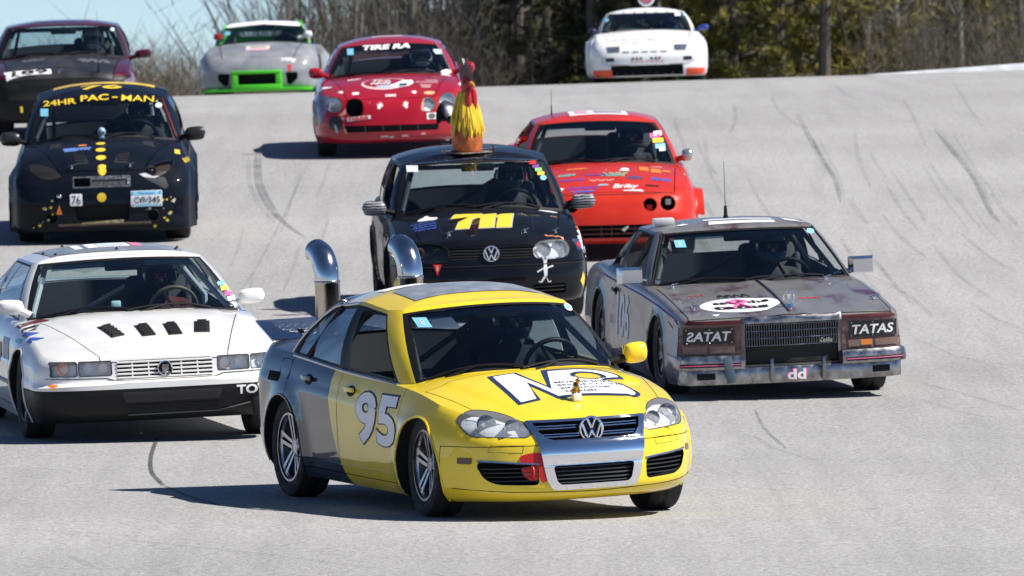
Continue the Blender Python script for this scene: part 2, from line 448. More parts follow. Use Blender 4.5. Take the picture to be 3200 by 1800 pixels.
        poly = cav + [(x, -y) for x, y in cav[-2:0:-1]]
        c2 = MB().prism(poly, 'z', .32, 1.35, 2); cm.append(c2.mesh('cab', [S['paint'], DARK, INTER]))
        for c in s.cuts: cm.append(c.mesh('cut', [S['paint'], DARK, INTER]))
        me = boolean(me, cm)
        while len(me.materials) > 3: me.materials.pop()
        bm = bmesh.new(); bm.from_mesh(me); bpy.data.meshes.remove(me)
        parts = []
        for pn in s.panels:
            g = pn.get('gap', .005); pl = [(Vector(a), Vector(b).normalized()) for a, b in pn['planes']]
            for c, nn in pl:
                for off in (0, g):
                    geo = [f for f in bm.faces if f.material_index == 0 and s.near(f, pl, g * 4 + .002)]
                    ge = set(); gv = set()
                    for f in geo: ge.update(f.edges); gv.update(f.verts)
                    bmesh.ops.bisect_plane(bm, geom=geo + list(ge) + list(gv), dist=1e-5, plane_co=c + nn * off, plane_no=nn)
            inside = []; gapf = []
            for f in bm.faces:
                if f.material_index != 0: continue
                cc = f.calc_center_median(); ds = [(cc - c).dot(nn) for c, nn in pl]
                mn = min(ds)
                if mn > g - 1e-4: inside.append(f)
                elif mn > 0: gapf.append(f)
            if inside:
                nb = bmesh.new(); vm = {}
                for f in inside:
                    vs_ = []
                    for v in f.verts:
                        if v not in vm: vm[v] = nb.verts.new(v.co)
                        vs_.append(vm[v])
                    try: nb.faces.new(vs_)
                    except ValueError: pass
                pm = bpy.data.meshes.new(pn['name']); nb.to_mesh(pm); nb.free(); pm.materials.append(pn.get('mat', S['paint'])); finish(pm, True, 40)
                parts.append((pn['name'], pm))
            bmesh.ops.delete(bm, geom=inside + gapf, context='FACES')
        out = bpy.data.meshes.new('body'); bm.to_mesh(out); bm.free()
        for m in (S['paint'], DARK, INTER): out.materials.append(m)
        finish(out, True, 40); s.body = s.part('body', out); s.po = {}
        for nme, pm in parts: s.po.setdefault(nme, []).append(s.part(nme, pm))
        s.glasshouse(); s.wheels(); s.cabin()
        return s
    def near(s, f, pl, tol):
        # face overlaps the prism (conservatively)
        for c, nn in pl:
            if max((v.co - c).dot(nn) for v in f.verts) < -tol: return False
        return True
    def wheels(s):
        S = s.S; r, w = S['R'], S.get('tw', .21); rr = S.get('rim', r * .66); k = S.get('spokes', ('five', 5)); rm = S.get('rimmat', ALU)
        ty = MB().lathe([(rr, -w * .42), (rr + .01, -w * .47), (r * .86, -w * .52), (r * .965, -w * .47), (r, -w * .36), (r, -w * .05), (r * .985, -w * .045), (r * .985, -w * .02), (r, -w * .015), (r, w * .015), (r * .985, w * .02), (r * .985, w * .045), (r, w * .05), (r, w * .36), (r * .965, w * .47), (r * .86, w * .52), (rr + .01, w * .47), (rr, w * .42)], 44)
        tm = ty.mesh('tyre', [RUBBER]); finish(tm, True, 40)
        rb = MB().lathe([(rr * .96, -w * .45), (rr * 1.02, -w * .45), (rr * 1.02, -w * .38), (rr * .93, -w * .3), (rr * .88, w * .35), (rr, w * .42)], 40)
        # outer face is at -y of the wheel mesh
        rb.lathe([(.001, -w * .26), (.05, -w * .26), (.062, -w * .2), (.07, -w * .05)], 16)
        n = k[1]
        for i in range(n):
            a = 2 * math.pi * i / n + .3
            for dd in ((-.030, .030) if k[0] == 'twin' else (0,)):
                bw = .013 if k[0] == 'twin' else k[2] if len(k) > 2 else .045
                b = a; wq = Vector((-math.sin(a), 0, math.cos(a))) * dd; p0 = Vector((math.cos(a) * .04, -w * .27, math.sin(a) * .04)) + wq * .6; p1 = Vector((math.cos(b) * rr * .95, -w * .40, math.sin(b) * rr * .95)) + wq
                d = (p1 - p0); wv = Vector((-math.sin(b), 0, math.cos(b))); q = []
                for p, ww in ((p0, bw * .8), (p1, bw)):
                    q += [p - wv * ww, p + wv * ww, p + wv * ww * .9 + Vector((0, .03, 0)), p - wv * ww * .9 + Vector((0, .03, 0))]
                rb.add(q, [(0, 1, 5, 4), (1, 2, 6, 5), (2, 3, 7, 6), (3, 0, 4, 7)])
        rmh = rb.mesh('wheel', [rm]); finish(rmh, True, 35)
        dm = MB().lathe([(.001, 0), (rr * .8, 0), (rr * .8, .02), (.001, .02)], 28).mesh('brake_disc', [STEEL]); finish(dm, True, 35)
        for xw, st in ((S['xfw'], S.get('steer', 0)), (S['xrw'], 0)):
            for sd in (-1, 1):
                ty_ = S.get('track', S['W'] - w * .5 - .015); m = Matrix.Translation((xw, sd * ty_, r)) @ Matrix.Rotation(R(st), 4, 'Z')
                if sd > 0: m = m @ Matrix.Rotation(math.pi, 4, 'Z')
                wo = link('wheel', rmh, s.root, m); link('tyre', tm, wo); link('brake_disc', dm, wo)
    # ---- seats, cage, wheel, dash
    def cabin(s):
        S = s.S; G = S['gh']; cx = G[0][0]; dz = s.ztop(cx - .1, 0); dx = S.get('seatx', cx - 1.2)
        by = G[1][1]
        d = MB(); rows = []
        for x, z in ((cx - .03, dz - .07), (cx - .2, dz - .035), (cx - .42, dz - .05), (cx - .5, dz - .1), (cx - .5, dz - .28)):
            row = []
            for i in range(13):
                y = -by * .96 + 1.92 * by * i / 12; hump = .045 * math.exp(-((y - S.get('dy', .36)) / .17) ** 2) if cx - .5 < x < cx - .1 else 0
                row.append(Vector((x - .16 * (y / by) ** 2, y, z + hump - .02 * (y / by) ** 2)))
            rows.append(row)
        s.mb(d.grid(rows), 'dashboard', S.get('dashmat', mat('dash', (.07, .075, .078), .6)))
        sy = S.get('dy', .36); st = MB(); c = Vector((cx - .63, sy, dz - .03)); ax = Vector((-.9, 0, .42)).normalized(); u = Vector((0, 1, 0)); v = ax.cross(u)
        st.tube([c + (u * math.cos(2 * math.pi * i / 28) + v * math.sin(2 * math.pi * i / 28)) * .175 for i in range(28)], .016, 8, closed=True)
        for a in (90, 210, 330): st.tube([c - ax * .02, c + (u * math.cos(R(a - 90)) + v * math.sin(R(a - 90))) * .17], .013, 6)
        st.tube([c - ax * .02, c - ax * .25], .03, 8)
        s.mb(st, 'steering_wheel', S.get('swmat', BLACK)); s.swc = c; s.sw = (u, v)
        sm = S.get('seatmat', INTER)
        for yy in ((sy,) if S.get('oneseat', True) else (sy, -sy)):
            b = MB(); zs = min(0, interp(S['roof'], dx - .37) - 1.34); b.bbox((dx + .05, yy, .46 + zs), (.5, .46, .16), .04); rt = Matrix.Rotation(R(-16), 3, 'Y')
            b.bbox((dx - .27, yy, .8 + zs), (.13, .46, .66), .05, rot=rt)
            for k in (-1, 1): b.bbox((dx - .2, yy + k * .22, .82 + zs), (.2, .05, .42), .02, rot=rt)
            b.bbox((dx - .37, yy, 1.13 + zs), (.09, .26, .16), .03, rot=rt)
            s.mb(b, 'seat', sm)
        # cage: main hoop, front legs, diagonal
        c = MB(); hx = dx - .38; pe = min(s.ghent, key=lambda e: abs((e[0] + e[2]) / 2 - hx) + (1 if e[7] in ('ws', 'rear') else 0))
        yb, yt, zt = pe[1] - .1, pe[3] - .09, min(pe[4], interp(S['roof'], hx)) - .05; zb = .4
        c.tube([(hx, yb, zb), (hx, yb, dz), (hx, yt, zt - .03), (hx, yt - .05, zt), (hx, -yt + .05, zt), (hx, -yt, zt - .03), (hx, -yb, dz), (hx, -yb, zb)], .022)
        c.tube([(hx, yt - .03, zt), (hx, -yb, .6)], .02); c.tube([(hx, yb, dz - .12), (hx, -yb, dz - .12)], .02)
        a = G[1]
        for k in (-1, 1):
            c.tube([(hx, k * (yt - .02), zt), (a[2] - .1, k * (a[3] - .06), a[4] - .05), (a[0] - .14, k * (a[1] - .07), dz - .02), (a[0] - .16, k * (a[1] - .05), .5)], .021)
            c.tube([(hx, k * yt * .9, zt - .02), (G[-2][0] + .1, k * (G[-2][1] - .1), s.ztop(G[-2][0], .5) - .1)], .02)
            c.tube([(a[0] - .2, k * (a[1] - .03), .75), (hx, k * yb, .62)], .02)
        c.tube([(a[2] - .1, a[3] - .06, a[4] - .05), (a[2] - .1, -a[3] + .06, a[4] - .05)], .02)
        s.mb(c, 'roll_cage', S.get('cage', mat('cage_grey', (.06, .06, .065), .4)))
        m = MB(); zm = interp(S['roof'], G[0][2] - .1) - .1
        m.bbox((G[0][2] + .06, .02, zm - S.get('mirz', 0)), (.03, .3, .07), .02); m.tube([(G[0][2] + .04, .02, zm + .05), (G[0][2] + .05, .02, zm)], .01, 6)
        s.mb(m, 'rear_view_mirror', BLACK)
    # ---- decals on the body
    def _place(s, me, axis, rect, flip):
        xs = [v.co.x for v in me.vertices]; ys = [v.co.y for v in me.vertices]
        x0, x1, y0, y1 = min(xs), max(xs), min(ys), max(ys); cx, cy, w, h, rot = rect
        def f(a, b):
            p, q = (a - (x0 + x1) / 2) / (x1 - x0) * w, (b - (y0 + y1) / 2) / (y1 - y0) * h
            c, t = math.cos(R(rot)), math.sin(R(rot)); p, q = p * c - q * t, p * t + q * c
            return flip(p, q, cx, cy)
        return f
    def text(s, name, t, axis, cx, cy, w, h, m, rot=0, bold=0., shear=0., off=.003, on='body', d=None, parent=None, space=1., maxlen=.05, mirror=False):
        """front ('x'): (cx, cy) = (y, z), read from the front; top ('z'): (cx, cy) = (x, y) read from the front; side 'y': (x, z)"""
        me = text_mesh(t, bold, shear, space); mm = -1 if mirror else 1
        if axis == 'x': fl = lambda p, q, a, b: (a + p * mm, b + q); d = -1
        elif axis == 'z': fl = lambda p, q, a, b: (a - q, b + p * mm); d = -1
        else:
            d = d or 1      # d=+1: ray towards +y, seen from the car's right side
            fl = (lambda p, q, a, b: (a + p * mm, b + q)) if d > 0 else (lambda p, q, a, b: (a - p * mm, b + q))
        me = project(me, s._place(me, axis, (cx, cy, w, h, rot), fl), axis, s.bvh if on == 'body' else s.gbvh if on == 'gh' else on, off, maxlen, d)
        me.materials.append(m); me.name = name
        return s.part(name, me, parent)
    def shape(s, name, polys, axis, m, off=.003, on='body', d=None, parent=None, maxlen=.06, rows=None):
        if polys and isinstance(polys[0][0], (int, float)): polys = [polys]
        me = curve_mesh(polys); d = d or (-1 if axis != 'y' else 1)
        me = project(me, lambda a, b: (a, b), axis, s.bvh if on == 'body' else s.gbvh if on == 'gh' else on, off, maxlen, d)
        me.materials.append(m); me.name = name
        return s.part(name, me, parent)
    def hit(s, axis, a, b, d=-1, on='body'):
        bv = s.bvh if on == 'body' else s.gbvh if on == 'gh' else on
        if axis == 'x': o, dr = Vector((-6 * d, a, b)), Vector((d, 0, 0))
        elif axis == 'z': o, dr = Vector((a, b, -6 * d)), Vector((0, 0, d))
        else: o, dr = Vector((a, -6 * d, b)), Vector((0, d, 0))
        h, n, _, _ = bv.ray_cast(o, dr); return (h, n)
    def cut(s, poly, axis, depth, m=1, d=-1, rel=None):
        """recess with outline poly, from outside down to depth below the deepest/shallowest surface point"""
        t = []
        for a, b in poly:
            h, n = s.hit(axis, a, b, d)
            if h is not None: t.append({'x': h.x, 'y': h.y, 'z': h.z}[axis])
        if not t: return
        base = (min(t) if d < 0 else max(t)) + d * depth; end = -d * 4
        s.cuts.append(MB().prism(poly, axis, base, end, m)); return base
    def prep(s):
        me = s.shell(); b0 = bmesh.new(); b0.from_mesh(me); s.bvh = BVHTree.FromBMesh(b0); b0.free(); bpy.data.meshes.remove(me)
    def strip(s, name, pts, axis, w, m, off=.002, d=None, on='body', r=None):
        """a raised moulding that follows the body through 2d points"""
        P = []
        d = d or (-1 if axis != 'y' else 1)
        for (a0, b0), (a1, b1) in zip(pts, pts[1:]):
            k = max(1, int(math.hypot(a1 - a0, b1 - b0) / .05))
            for i in range(k): P.append((a0 + (a1 - a0) * i / k, b0 + (b1 - b0) * i / k))
        P.append(pts[-1]); Q = []
        for a, b in P:
            h, n = s.hit(axis, a, b, d, on)
            if h is not None: Q.append(h + (n if n.dot(Vector({'x': (d, 0, 0), 'z': (0, 0, d), 'y': (0, d, 0)}[axis])) < 0 else -n) * off)
        if len(Q) < 2: return None
        return s.mb(MB().tube(Q, r or w / 2, 6), name, m)
    def bar(s, name, y0, y1, z, h, out, dep, m, parent=None, n=24, ch=.25):
        rows = []
        for i in range(n + 1):
            y = y0 + (y1 - y0) * i / n; q, _ = s.hit('x', y, z); x1 = q.x + out; x0 = x1 - dep; c_ = h * ch; e = c_ * .6
            sec = [(x0, z - h / 2), (x1 - e, z - h / 2), (x1, z - h / 2 + c_), (x1, z + h / 2 - c_), (x1 - e, z + h / 2), (x0, z + h / 2)]
            rows.append([Vector((a, y, b)) for a, b in sec] + [Vector((sec[0][0], y, sec[0][1]))])
        mb = MB().grid(rows); k = 7
        for r in (0, n): mb.add(rows[r][:6], [tuple(range(6))])
        return s.mb(mb, name, m, parent, ang=50, merge=.0005)
    def mirror(s, side, x, y, z, size, m, glass=CHROME, sh=1., mt=None, stalk=None):
        mb = MB(); n = 10; rows = []
        L, H = size; sq = sh
        for i in range(n + 1):
            t = i / n; rows.append([])
            for j in range(16):
                a = 2 * math.pi * j / 16
                ca, sa = math.cos(a), math.sin(a); ca = math.copysign(abs(ca) ** sq, ca); sa = math.copysign(abs(sa) ** sq, sa)
                k = max(0., 1 - abs(2 * t - 1) ** 3.2) ** .5
                rows[-1].append(Vector((x + .055 * ca * (k if t < .96 else k) + .01, side * (y + L * t), z + H / 2 * sa * (.35 + .65 * k) * (1 if 0 < i < n else .05) + .01 * t)))
            rows[-1].append(rows[-1][0])
        mb.grid(rows)
        o = s.mb(mb, 'side_mirror', m, merge=.0005)
        b = MB(); b.tube(stalk or [(x - .02, side * (y - .1), z - .05), (x, side * (y + .03), z - .02)], [.032, .024], 8)
        s.mb(b, 'mirror_stalk', mt or m, o)
        g = MB().prism([(side * (y + L * .12), z - H * .36), (side * (y + L * .9), z - H * .32), (side * (y + L * .9), z + H * .36), (side * (y + L * .12), z + H * .36)], 'x', x - .052, x - .048)
        s.mb(g, 'mirror_glass', glass, o, smooth=False)
        return o
    def lamp(s, name, poly, depth, bowls=(), lens=True, back=LAMPBACK, rim=None, lensmat=None, flush=.0):
        """headlamp in a recess already cut: backing, reflector bowls, clear lens"""
        o = s.shape(name, poly, 'x', lensmat or LENS_M, off=flush, maxlen=.04) if lens else None
        hs = s.shape('lamp_housing', inset2(poly, .006), 'x', back, off=-.04, maxlen=.04, parent=o)
        for cy, cz, r, m in bowls:
            h, _ = s.hit('x', cy, cz); x1 = h.x - .012
            b = MB().lathe([(r, x1 - .012), (r * .97, x1), (r * .9, x1 - .01), (r * .72, x1 - .035), (r * .45, x1 - .055), (.012, x1 - .06)], 24, (0, cy, cz), 'x')
            b.sphere((x1 - .045, cy, cz), r * .2, 6, 0)
            s.mb(b, 'reflector', [m or REFL, LAMPBACK], o)
        s.strip('lamp_gasket', poly + poly[:1], 'x', .006, SEAM_M, off=.0)
        return o
    def recess(s, poly, depth):
        if not hasattr(s, 'cut_base'): s.cut_base = {}
        s.cut_base[name_key(poly)] = s.cut(poly, 'x', depth)
    def world(s, p): return s.M @ s.BM @ Vector(p)
def inset2(poly, d):
    cx = sum(p[0] for p in poly) / len(poly); cy = sum(p[1] for p in poly) / len(poly)
    return [(x + (cx - x) * d / max(.02, abs(cx - x)) * .5, y + (cy - y) * d / max(.02, abs(cy - y)) * .5) for x, y in poly]
SEAM_M = mat('seam_dark', (.01, .01, .01), .9)  # plain dark colour of joints, gaskets and slits
def name_key(poly): return tuple((round(a, 4), round(b, 4)) for a, b in poly)
def door_panels(S, x0, x1, zs=.3, gap=.005, name='door', sl=.0):
    out = []
    for sd in (1, -1):
        out.append(dict(name=name, gap=gap, planes=[((0, sd * .5, 0), (0, sd, 0)), ((x0, 0, .6), (1, 0, sl)), ((x1, 0, .6), (-1, 0, -sl * .3)), ((0, 0, zs), (0, 0, 1))]))
    return out
def hood_panel(x0, hw0, hw1, xh, zh, gap=.006, tilt=.7, mat_=None):
    d = dict(name='hood', gap=gap, planes=[((x0, 0, 0), (1, 0, 0)), ((x0, hw0, 0), (-(hw0 - hw1), -(xh - x0), 0)), ((x0, -hw0, 0), (-(hw0 - hw1), (xh - x0), 0)), ((xh, 0, zh), (-tilt, 0, 1))])
    if mat_: d['mat'] = mat_
    return d
# ------------------------------------------------------------------ ground
def asphalt():
    m = bpy.data.materials.new('asphalt'); nt, N, L, P = nodes(m); P.inputs['Roughness'].default_value = .85; P.inputs['Specular IOR Level'].default_value = .3
    tc = N.new('ShaderNodeTexCoord')
    def noise(s, d=4, v=None):
        n = N.new('ShaderNodeTexNoise'); n.inputs['Scale'].default_value = s; n.inputs['Detail'].default_value = d
        L.new(v or tc.outputs['Object'], n.inputs['Vector']); return n.outputs[0]
    def rng(o, a, b, c, d):
        r = N.new('ShaderNodeMapRange'); r.inputs[1].default_value = a; r.inputs[2].default_value = b; r.inputs[3].default_value = c; r.inputs[4].default_value = d; L.new(o, r.inputs[0]); return r.outputs[0]
    def mul(a, b):
        k = N.new('ShaderNodeMath'); k.operation = 'MULTIPLY'; L.new(a, k.inputs[0]); L.new(b, k.inputs[1]); return k.outputs[0]
    mp = N.new('ShaderNodeMapping'); mp.inputs['Scale'].default_value = (2.2, .09, 1); mp.inputs['Rotation'].default_value = (0, 0, R(12)); L.new(tc.outputs['Object'], mp.inputs[0])
    st = rng(noise(1.6, 6, mp.outputs[0]), .46, .66, 1.02, .93)
    big = rng(noise(.16, 4), .35, .65, .9, 1.05); fine = rng(noise(32, 3), .35, .65, .74, 1.24); grit = rng(noise(110, 2), .3, .7, .78, 1.22)
    v = mul(mul(mul(st, big), fine), grit)
    mx = N.new('ShaderNodeMix'); mx.data_type = 'RGBA'; mx.blend_type = 'MULTIPLY'; mx.inputs[0].default_value = 1; mx.inputs[6].default_value = (.325, .32, .315, 1)
    L.new(v, mx.inputs[7]); L.new(mx.outputs[2], P.inputs['Base Color'])
    b = N.new('ShaderNodeBump'); b.inputs['Strength'].default_value = .5; b.inputs['Distance'].default_value = .012; L.new(noise(60, 2), b.inputs['Height']); L.new(b.outputs[0], P.inputs['Normal'])
    return m
ys = [4, 20, 35] + [45 + 1.0 * i for i in range(131)]; xs = [-70, -45, -30] + [-24 + i * 1.0 for i in range(49)] + [30, 45, 70]
g = MB().grid([[Vector((x, y, gz(x, y))) for x in xs] for y in ys])
track = g.build('race_track', asphalt(), smooth=True, ang=180); tag(track, kind='structure')
GRASS = mat('dry_grass', (.14, .12, .06), .95, var=.4, vs=.6)
def tz(x, y): return gz(x, y) - .35 if y < 176 else gz(x, 176) - .35 - (y - 176) * .035 if y < 260 else gz(x, 176) - .35 - 84 * .035
g = MB().grid([[Vector((x, y, tz(max(-70, min(70, x)), y))) for x in (-1500, -400, -120, -71, -40, -20, -10, 0, 10, 20, 40, 71, 120, 400, 1500)] for y in [-300, 0, 3] + list(range(20, 300, 8)) + [400, 800, 2500]])
tag(g.build('ground', GRASS, smooth=True, ang=180), kind='structure')
# ------------------------------------------------------------------ yellow and charcoal sedan
def sstep(t): t = max(0, min(1, t)); return t * t * (3 - 2 * t)
def two_tone(name, A, B, k, rough=.3):
    m = bpy.data.materials.new(name); nt, N, L, P = nodes(m)
    P.inputs['Roughness'].default_value = rough; P.inputs['Coat Weight'].default_value = 1; P.inputs['Coat Roughness'].default_value = .03; P.inputs['Specular IOR Level'].default_value = .15
    tc = N.new('ShaderNodeTexCoord'); sp = N.new('ShaderNodeSeparateXYZ'); L.new(tc.outputs['Object'], sp.inputs[0])
    cr = N.new('ShaderNodeFloatCurve'); c = cr.mapping.curves[0]
    c.points[0].location = (k[0][0] / 1.6, (k[0][1] + 1.5) / 3); c.points[1].location = (k[-1][0] / 1.6, (k[-1][1] + 1.5) / 3)
    for z, x in k[1:-1]: c.points.new(z / 1.6, (x + 1.5) / 3)
    cr.mapping.update()
    d = N.new('ShaderNodeMath'); d.operation = 'DIVIDE'; d.inputs[1].default_value = 1.6; L.new(sp.outputs[2], d.inputs[0]); L.new(d.outputs[0], cr.inputs['Value'])
    q = N.new('ShaderNodeMath'); q.operation = 'MULTIPLY_ADD'; q.inputs[1].default_value = 3; q.inputs[2].default_value = -1.5; L.new(cr.outputs[0], q.inputs[0])
    lt = N.new('ShaderNodeMath'); lt.operation = 'LESS_THAN'; L.new(sp.outputs[0], lt.inputs[0]); L.new(q.outputs[0], lt.inputs[1])
    ns = N.new('ShaderNodeTexNoise'); ns.inputs['Scale'].default_value = 4; ns.inputs['Detail'].default_value = 5; L.new(tc.outputs['Object'], ns.inputs[0])
    mr = N.new('ShaderNodeMapRange'); mr.inputs[1].default_value = .3; mr.inputs[2].default_value = .7; mr.inputs[3].default_value = .93; mr.inputs[4].default_value = 1.05; L.new(ns.outputs[0], mr.inputs[0])
    mx = N.new('ShaderNodeMix'); mx.data_type = 'RGBA'; mx.inputs[6].default_value = (*A, 1); mx.inputs[7].default_value = (*B, 1); L.new(lt.outputs[0], mx.inputs[0])
    m2 = N.new('ShaderNodeMix'); m2.data_type = 'RGBA'; m2.blend_type = 'MULTIPLY'; m2.inputs[0].default_value = 1; L.new(mx.outputs[2], m2.inputs[6]); L.new(mr.outputs[0], m2.inputs[7])
    L.new(m2.outputs[2], P.inputs['Base Color'])
    return m
YEL, CHAR = (.84, .61, .028), (.022, .024, .03)
SJ = dict(W=.855, xf=2.16, xr=-2.08, xfw=1.29, xrw=-1.24, R=.325, tw=.215, rim=.222, spokes=('twin', 5), steer=-3,
    paint=two_tone('paint_yellow_charcoal', YEL, CHAR, [(0, .05), (.2, -.08), (.45, -.24), (.7, -.34), (.95, -.36), (1.0, -.36), (1.6, -.36)]),
    roofpaint=two_tone('paint_yellow_charcoal_roof', YEL, CHAR, [(0, -.78), (1.6, -.78)]),
    framepaint=two_tone('paint_yellow_charcoal_frame', YEL, CHAR, [(0, -.3), (.9, -.36), (1.1, -.5), (1.4, -.76), (1.6, -.78)]),
    sh=[(-2.28, .93), (-1.9, .99), (-1.3, .975), (0, .915), (.8, .865), (1.3, .81), (1.7, .735), (2.0, .66), (2.16, .62)],
    ct=[(-2.28, 1.02), (-2.15, 1.065), (-1.6, 1.06), (0, .97), (1.05, .965), (1.35, .905), (1.7, .815), (1.95, .74), (2.08, .69), (2.16, .66)],
    prof=[(0, .10, .05, .07), (.07, .03, .02, .035), (.2, .0, 0, .012), (.42, 0, 0, 0), (.62, .01, 0, 0), (.77, .022, .01, .004), (.80, .03, .012, .014), (.9, .06, .03, .034), (1, .115, .08, .075)],
    bump=lambda x, y: (.014 * sstep((interp([(1.0, .66), (2.05, .37)], x) - abs(y)) / .05) if x > .9 else 0),
    nose=(.68, 2.4), tail=(.4, 2.8), tf=.05, tr=.05, flare=(.03, .03), flw=.07,
    z0=[(-2.36, .25), (-1, .2), (1, .2), (1.9, .21), (2.2, .21)],
    gh=[(1.15, 0, .43, 0, 1.375, 'ws'), (.90, .70, .29, .555, 1.335, 'p'), (.74, .755, .15, .60, 1.328, 'open'), (-.16, .78, -.24, .605, 1.36, 'pb'), (-.27, .78, -.33, .602, 1.36, 'win'), (-1.22, .765, -.86, .555, 1.31, 'p'), (-1.5, .62, -1.02, .50, 1.335, 'rear'), (-1.66, 0, -1.1, 0, 1.37, 'x')],
    roof=[(-1.3, 1.35), (-1.1, 1.375), (-.6, 1.435), (-.2, 1.45), (.2, 1.42), (.43, 1.375)],
    gv0=.035, gv1=.945, gbow=.035, seatx=-.22, sideglass=glassmat('tinted_side_glass', (.45, .56, .62), 2.1))
SJ['panels'] = [hood_panel(1.14, .74, .56, 2.06, .665, .006, .9)] + [dict(name='front_bumper', gap=.005, planes=[((1.29 + .36, 0, 0), (1, 0, 0)), ((0, 0, .565), (0, 0, -1))])] + door_panels(SJ, -.19, .92, .27, sl=.05) + door_panels(SJ, -1.18, -.195, .27, sl=-.06)
c = Car('yellow_sedan', SJ, (1376, 1291), 21, 1.0, pitch=1.0, lower=.04, roll=2.0, label='yellow sedan with charcoal rear half, number 95 and two chrome exhaust stacks')
JET = c; c.prep()
gr_up = [(-.36, .70), (.36, .70), (.335, .64), (.30, .60), (.25, .585), (-.25, .585), (-.30, .60), (-.335, .64)]
gr_lo = rpoly([(-.285, .445), (.285, .445), (.26, .33), (.235, .305), (-.235, .305), (-.26, .33)], .03)
fog = rpoly([(.36, .315), (.36, .44), (.69, .468), (.70, .44), (.665, .36), (.60, .325)], .03)
hl = rpoly([(.365, .64), (.385, .695), (.50, .765), (.62, .782), (.70, .765), (.75, .72), (.725, .625), (.41, .612)], .05)
for p, d in ((gr_up, .06), (gr_lo, .08), (fog, .07), (mir(fog), .07), (hl, .05), (mir(hl), .05)): c.recess(p, d)
c.build()
# ------------------------------------------------------------------ grey bustle-back luxury car with TATAS plates
GREYP = bpy.data.materials.new('paint_worn_grey_maroon'); nt, N, L, P_ = nodes(GREYP); P_.inputs['Roughness'].default_value = .42; P_.inputs['Coat Weight'].default_value = .55; P_.inputs['Coat Roughness'].default_value = .08; P_.inputs['Specular IOR Level'].default_value = .15
_tc = N.new('ShaderNodeTexCoord'); _mp = N.new('ShaderNodeMapping'); _mp.inputs['Scale'].default_value = (.9, 1.6, 2.6); _n = N.new('ShaderNodeTexNoise'); _n.inputs['Scale'].default_value = 2.2; _n.inputs['Detail'].default_value = 8; _n.inputs['Roughness'].default_value = .65; L.new(_tc.outputs['Object'], _mp.inputs[0]); L.new(_mp.outputs[0], _n.inputs[0])
_r = N.new('ShaderNodeValToRGB'); _e = _r.color_ramp.elements; _e[0].position = .36; _e[0].color = (.075, .03, .04, 1); _e[1].position = .47; _e[1].color = (.15, .145, .143, 1); _x = _e.new(.75); _x.color = (.2, .195, .19, 1); L.new(_n.outputs[0], _r.inputs[0]); L.new(_r.outputs[0], P_.inputs['Base Color'])
SS = dict(W=.90, xf=2.46, xr=-2.66, xfw=1.45, xrw=-1.45, R=.335, tw=.22, rim=.2, spokes=('five', 8, .03), rimmat=STEEL,
    paint=GREYP, sh=[(-2.66, .62), (-2.2, .82), (-1.4, .89), (0, .875), (1.0, .855), (2.0, .785), (2.46, .745)],
    ct=[(-2.66, .66), (-2.2, .9), (-1.5, .98), (0, .93), (.85, .92), (1.6, .875), (2.2, .81), (2.46, .775)],
    prof=[(0, .12, .1, .05), (.1, .05, .03, .02), (.3, .03, 0, .0), (.5, .03, 0, .005), (.75, .02, .0, .02), (.93, .0, .02, .03), (.97, .01, .05, .035), (1, .03, .1, .055)],
    bump=lambda x, y: (.016 * sstep((.16 - abs(y)) / .12) + .012 * sstep((abs(y) - .74) / .03)) if x > .9 else .012 * sstep((abs(y) - .74) / .03),
    prow=.07, nose=(.13, 4), tail=(.3, 3), tf=.015, tr=.06, tp=6, flare=(.02, .02), flw=.06, spine=.3,
    z0=[(-2.6, .3), (-1, .2), (1, .2), (2.46, .26)],
    gh=[(.95, 0, .20, 0, 1.315, 'ws'), (.70, .805, .12, .60, 1.295, 'p'), (.60, .835, .02, .635, 1.285, 'open'), (-.62, .82, -.62, .65, 1.28, 'pb'), (-.70, .82, -.68, .65, 1.278, 'open'), (-1.2, .81, -.80, .64, 1.25, 'p'), (-1.75, .66, -1.05, .5, 1.255, 'rear'), (-1.92, 0, -1.1, 0, 1.29, 'x')],
    roof=[(-1.2, 1.26), (-.9, 1.30), (-.4, 1.345), (0, 1.345), (.2, 1.315)], gv0=.02, gv1=.95, gbow=.02, open_both=True, crown=.02,
    cage=mat('cage_dull', (.12, .11, .1), .5))
SS['panels'] = [hood_panel(.95, .80, .80, 2.44, .76, .008, .25)] + door_panels(SS, -.68, .82, .3, .006)
c = Car('grey_luxury_car', SS, (1940, 985), 8.5, 1.0, pitch=1.3, lower=.06, roll=1.6, label='grey luxury car with TATAS plates over the headlights and chrome bumper')
SEV = c; c.prep()
grl = [(-.365, .72), (.365, .72), (.365, .40), (-.365, .40)]
c.recess(grl, .07)
c.build()
